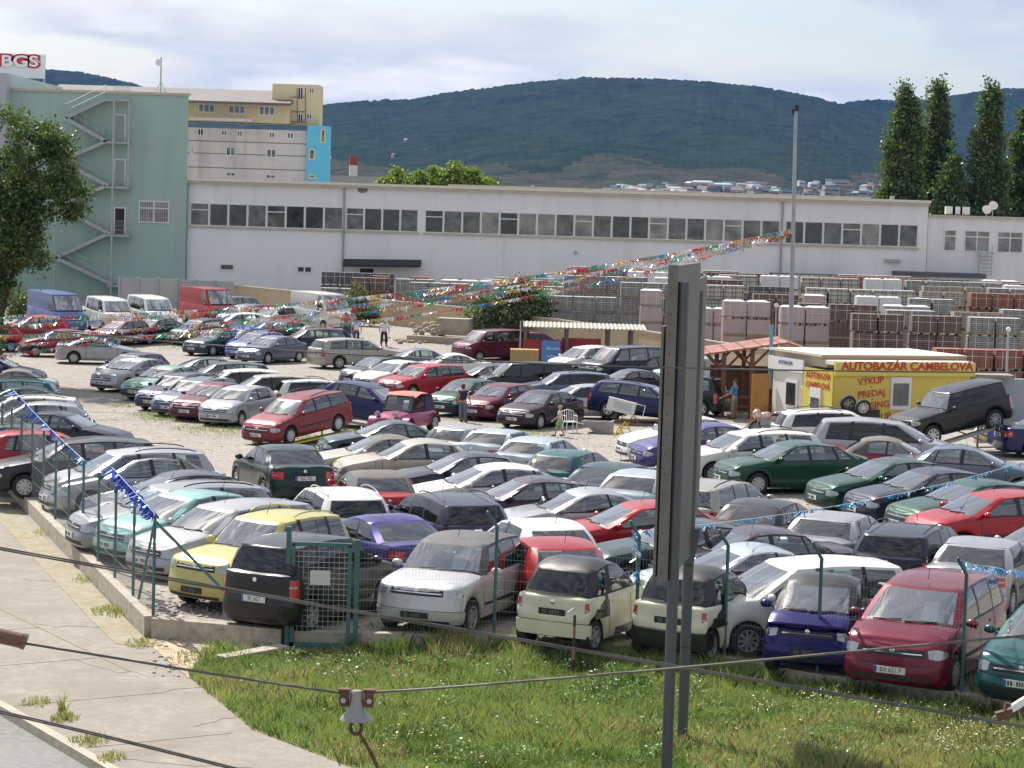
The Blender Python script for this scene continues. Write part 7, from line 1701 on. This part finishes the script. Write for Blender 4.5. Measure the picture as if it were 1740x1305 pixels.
def blades(name, pts, mats, label, cat):
    """pts: (x, y, z, height, width, lean, mat)"""
    n = len(pts); a = np.array([p_[:6] for p_ in pts]); mi = np.array([p_[6] for p_ in pts], dtype=np.int32); r = np.random.default_rng(9)
    th = r.uniform(0, 6.283, n); ph = r.uniform(0, 6.283, n); u = np.stack([np.cos(th), np.sin(th), np.zeros(n)], 1) * a[:, 4:5] / 2
    ln = np.stack([np.cos(ph), np.sin(ph), np.zeros(n)], 1) * a[:, 5:6]; b0 = a[:, :3]; up = np.zeros((n, 3)); up[:, 2] = a[:, 3]
    v = np.empty((n, 5, 3)); v[:, 0] = b0 - u; v[:, 1] = b0 + u; v[:, 2] = b0 + u * .7 + up * .6 + ln * .35; v[:, 3] = b0 + up * .97 + ln; v[:, 4] = b0 - u * .7 + up * .6 + ln * .35
    me = bpy.data.meshes.new(name); me.vertices.add(n * 5); me.vertices.foreach_set('co', v.reshape(-1)); idx = np.arange(n)[:, None] * 5 + np.array([0, 1, 2, 3, 4])
    me.loops.add(n * 5); me.loops.foreach_set('vertex_index', idx.reshape(-1)); me.polygons.add(n); me.polygons.foreach_set('loop_start', np.arange(0, n * 5, 5)); me.polygons.foreach_set('loop_total', np.full(n, 5))
    for m_ in mats: me.materials.append(m_)
    me.polygons.foreach_set('material_index', mi); me.update(); o = bpy.data.objects.new(name, me); C.objects.link(o); return tag(o, label, cat, kind='stuff')
r = random.Random(21); pts = []
while len(pts) < 135000:
    x = r.uniform(-5.4, 11); y = r.uniform(27, 43)
    if not inside(x, y): continue
    if y < 31.5 and r.random() < .75: continue
    ed = ymin(x) - y if x > -3 else 9; nz_ = vnoise(x * .8, y * .8, 1); n2_ = vnoise(x * 2.6, y * 2.6, 2); n3_ = vnoise(x * .5 + 9, y * .5, 3)
    dens = .45 + .8 * n2_
    if r.random() > dens: continue
    h = (.05 + .15 * nz_ + .12 * n2_) * r.uniform(.5, 1.3)
    if ed < 1.6: h *= 1 + (1.6 - ed) * .75 * (n2_ > .35)
    mi = 3 if (n3_ > .58 and r.random() < .45) or r.random() < .13 else (1 if nz_ > .6 and r.random() < .6 else (2 if nz_ < .35 else r.choice([0, 0, 4, 1])))
    pts.append((x, y, ZV, h, r.uniform(.010, .022), h * r.uniform(.1, .7), mi))
blades('grass', pts, GM, 'uneven weedy green grass of the verge in front of the fence', 'grass')
# weeds at the wall foot, on the pavement edges, in the lot
pts = []
def scatter(px, py, rad, n, h, mix, z=None, sq=.35):
    for _ in range(n):
        if z is None: q = G(px, py); 
        else: d = ray(px, py); q = CAM + d * ((z - HC) / d.z)
        a = r.uniform(0, 6.28); t = r.random() ** .6 * rad; x = q.x + math.cos(a) * t; y = q.y + math.sin(a) * t * (1 + sq)
        hh = h * r.uniform(.4, 1.3) * (1.15 - t / rad * .6); pts.append((x, y, (gz(x, y) if z is None else z), hh, .02 * r.uniform(.6, 1.4), hh * r.uniform(.1, .7), r.choice(mix)))
for (px, py, rad, n) in ((265, 706, 1.2, 700), (300, 712, 1.4, 900), (340, 728, 1.2, 500), (395, 730, 1.2, 350), (380, 738, 1.3, 350), (210, 690, .8, 200), (545, 745, 1.0, 500), (560, 748, 1.2, 500), (905, 736, .9, 250), (880, 735, .8, 120), (300, 590, 2.0, 300), (320, 590, 1.6, 250), (500, 612, 1.6, 400), (470, 612, 1.4, 300), (45, 580, 2.5, 250), (780, 712, .8, 150)):
    scatter(px, py, rad, n, .10, [0, 1, 1, 3])
for (px, py, rad, n) in ((200, 1040, .5, 350), (155, 985, .4, 160), (240, 1095, .3, 120), (100, 905, .6, 160), (60, 868, .5, 90), (108, 1222, .22, 160), (60, 1195, .25, 80), (150, 1260, .3, 150), (190, 1290, .2, 90), (330, 1120, .5, 160)):
    scatter(px, py, rad, n, .13, [3, 3, 1, 0], ZV)
scatter(106, 1210, .07, 40, .34, [0, 1, 3], ZV)
for (px, py, rad, n, h) in ((720, 1098, 1.1, 900, .42), (640, 1090, .7, 500, .30), (840, 1112, 1.0, 500, .35), (1650, 1200, .9, 700, .50), (1560, 1190, .8, 350, .35), (1500, 1175, .4, 160, .3), (1055, 1165, .45, 500, .38), (1015, 1190, .4, 300, .3), (420, 1140, .9, 450, .25), (1700, 1165, .6, 300, .45), (1185, 1112, .3, 120, .3)):
    scatter(px, py, rad, n, h, [0, 2, 4, 2], ZV)
blades('weeds', pts, GM, 'scattered weeds and tufts along kerbs, fence foot and car noses', 'weeds')
fl_ = []
for (px, py, rx, ry, n) in ((1040, 1150, 45, 14, 170), (1015, 1175, 30, 12, 90), (1090, 1120, 40, 12, 60), (1190, 1160, 18, 8, 50), (1400, 1190, 60, 14, 220), (1300, 1195, 30, 8, 70), (1520, 1205, 60, 12, 160), (1640, 1235, 60, 22, 240), (1600, 1265, 40, 18, 160), (1700, 1260, 45, 20, 160), (960, 1120, 90, 20, 90), (720, 1250, 120, 40, 110), (780, 1290, 50, 12, 60), (1250, 1250, 250, 40, 120), (560, 1120, 120, 25, 60), (1340, 1260, 60, 14, 60), (640, 1180, 150, 40, 80)):
    for _ in range(int(n * .62)):
        d = ray(px + r.gauss(0, rx * .55), py + r.gauss(0, ry * .55)); q = CAM + d * ((ZV + .2 - HC) / d.z)
        if inside(q.x, q.y): fl_.append((q.x, q.y, ZV + r.uniform(.12, .34)))
me = leaf_mesh('wild_flowers', fl_, .038, [mat('petal_white', (.62, .62, .54), .8), mat('petal_cream', (.48, .46, .30), .8)], 5, up=2.5); o = bpy.data.objects.new('wild_flowers', me); C.objects.link(o); tag(o, 'small white wild flowers scattered in the verge grass', 'flowers', kind='stuff')
wd = []; rw = random.Random(8)
while len(wd) < 26000:
    x = rw.uniform(-5, 11); y = rw.uniform(28, 42)
    if not inside(x, y): continue
    n_ = vnoise(x * 1.7 + 3, y * 1.7, 6)
    if n_ < .52: continue
    hh = .10 + .45 * (n_ - .5); k = rw.randint(12, 26)
    for _ in range(k): wd.append((x + rw.gauss(0, .07), y + rw.gauss(0, .07), ZV + hh * rw.random() ** .7))
me = leaf_mesh('broad_weeds', wd, .055, [GM[2], GM[0], GM[4]], 6, up=1.2); o = bpy.data.objects.new('broad_weeds', me); C.objects.link(o); tag(o, 'broad leaved dark green weeds growing in clumps through the verge grass', 'weeds', kind='stuff')
# small stones on the lot and dirt
g = MB()
for _ in range(900):
    px, py = r.choice([(r.uniform(250, 420), r.uniform(1005, 1050)), (r.uniform(0, 420), r.uniform(690, 780)), (r.uniform(560, 1100), r.uniform(735, 770)), (r.uniform(1150, 1600), r.uniform(800, 900))]); q = G(px, py); s_ = r.uniform(.02, .05); g.ell((q.x, q.y, gz(q.x, q.y) + s_ * .2), (s_, s_, s_ * .6), 0, 5, 3)
for _ in range(120):
    d = ray(r.uniform(260, 460), r.uniform(1085, 1150)); q = CAM + d * ((ZV - HC) / d.z); s_ = r.uniform(.015, .06); g.ell((q.x, q.y, ZV + s_ * .3), (s_, s_, s_ * .6), 0, 5, 3)
tag(g.build('stones', mat('stone_pale', (.34, .31, .27), .9)), 'loose small stones on the gravel and sand', 'stones', kind='stuff')
# ================================================================ haze
g = MB(); g.bb((-3400, -40, -3.4), (3400, 8200, 420)); hz = g.build('haze', None or mat('haze_air'))
hm = hz.data.materials[0]; t = hm.node_tree; t.nodes.clear(); o = N(t, 'ShaderNodeOutputMaterial'); v = N(t, 'ShaderNodeVolumePrincipled'); v.inputs['Color'].default_value = (.15, .36, 1.0, 1); v.inputs['Density'].default_value = .000025; v.inputs['Anisotropy'].default_value = .1
LK(t, v.outputs[0], o.inputs['Volume']); tag(hz, 'thin blue summer haze over the whole place', 'haze', kind='stuff')
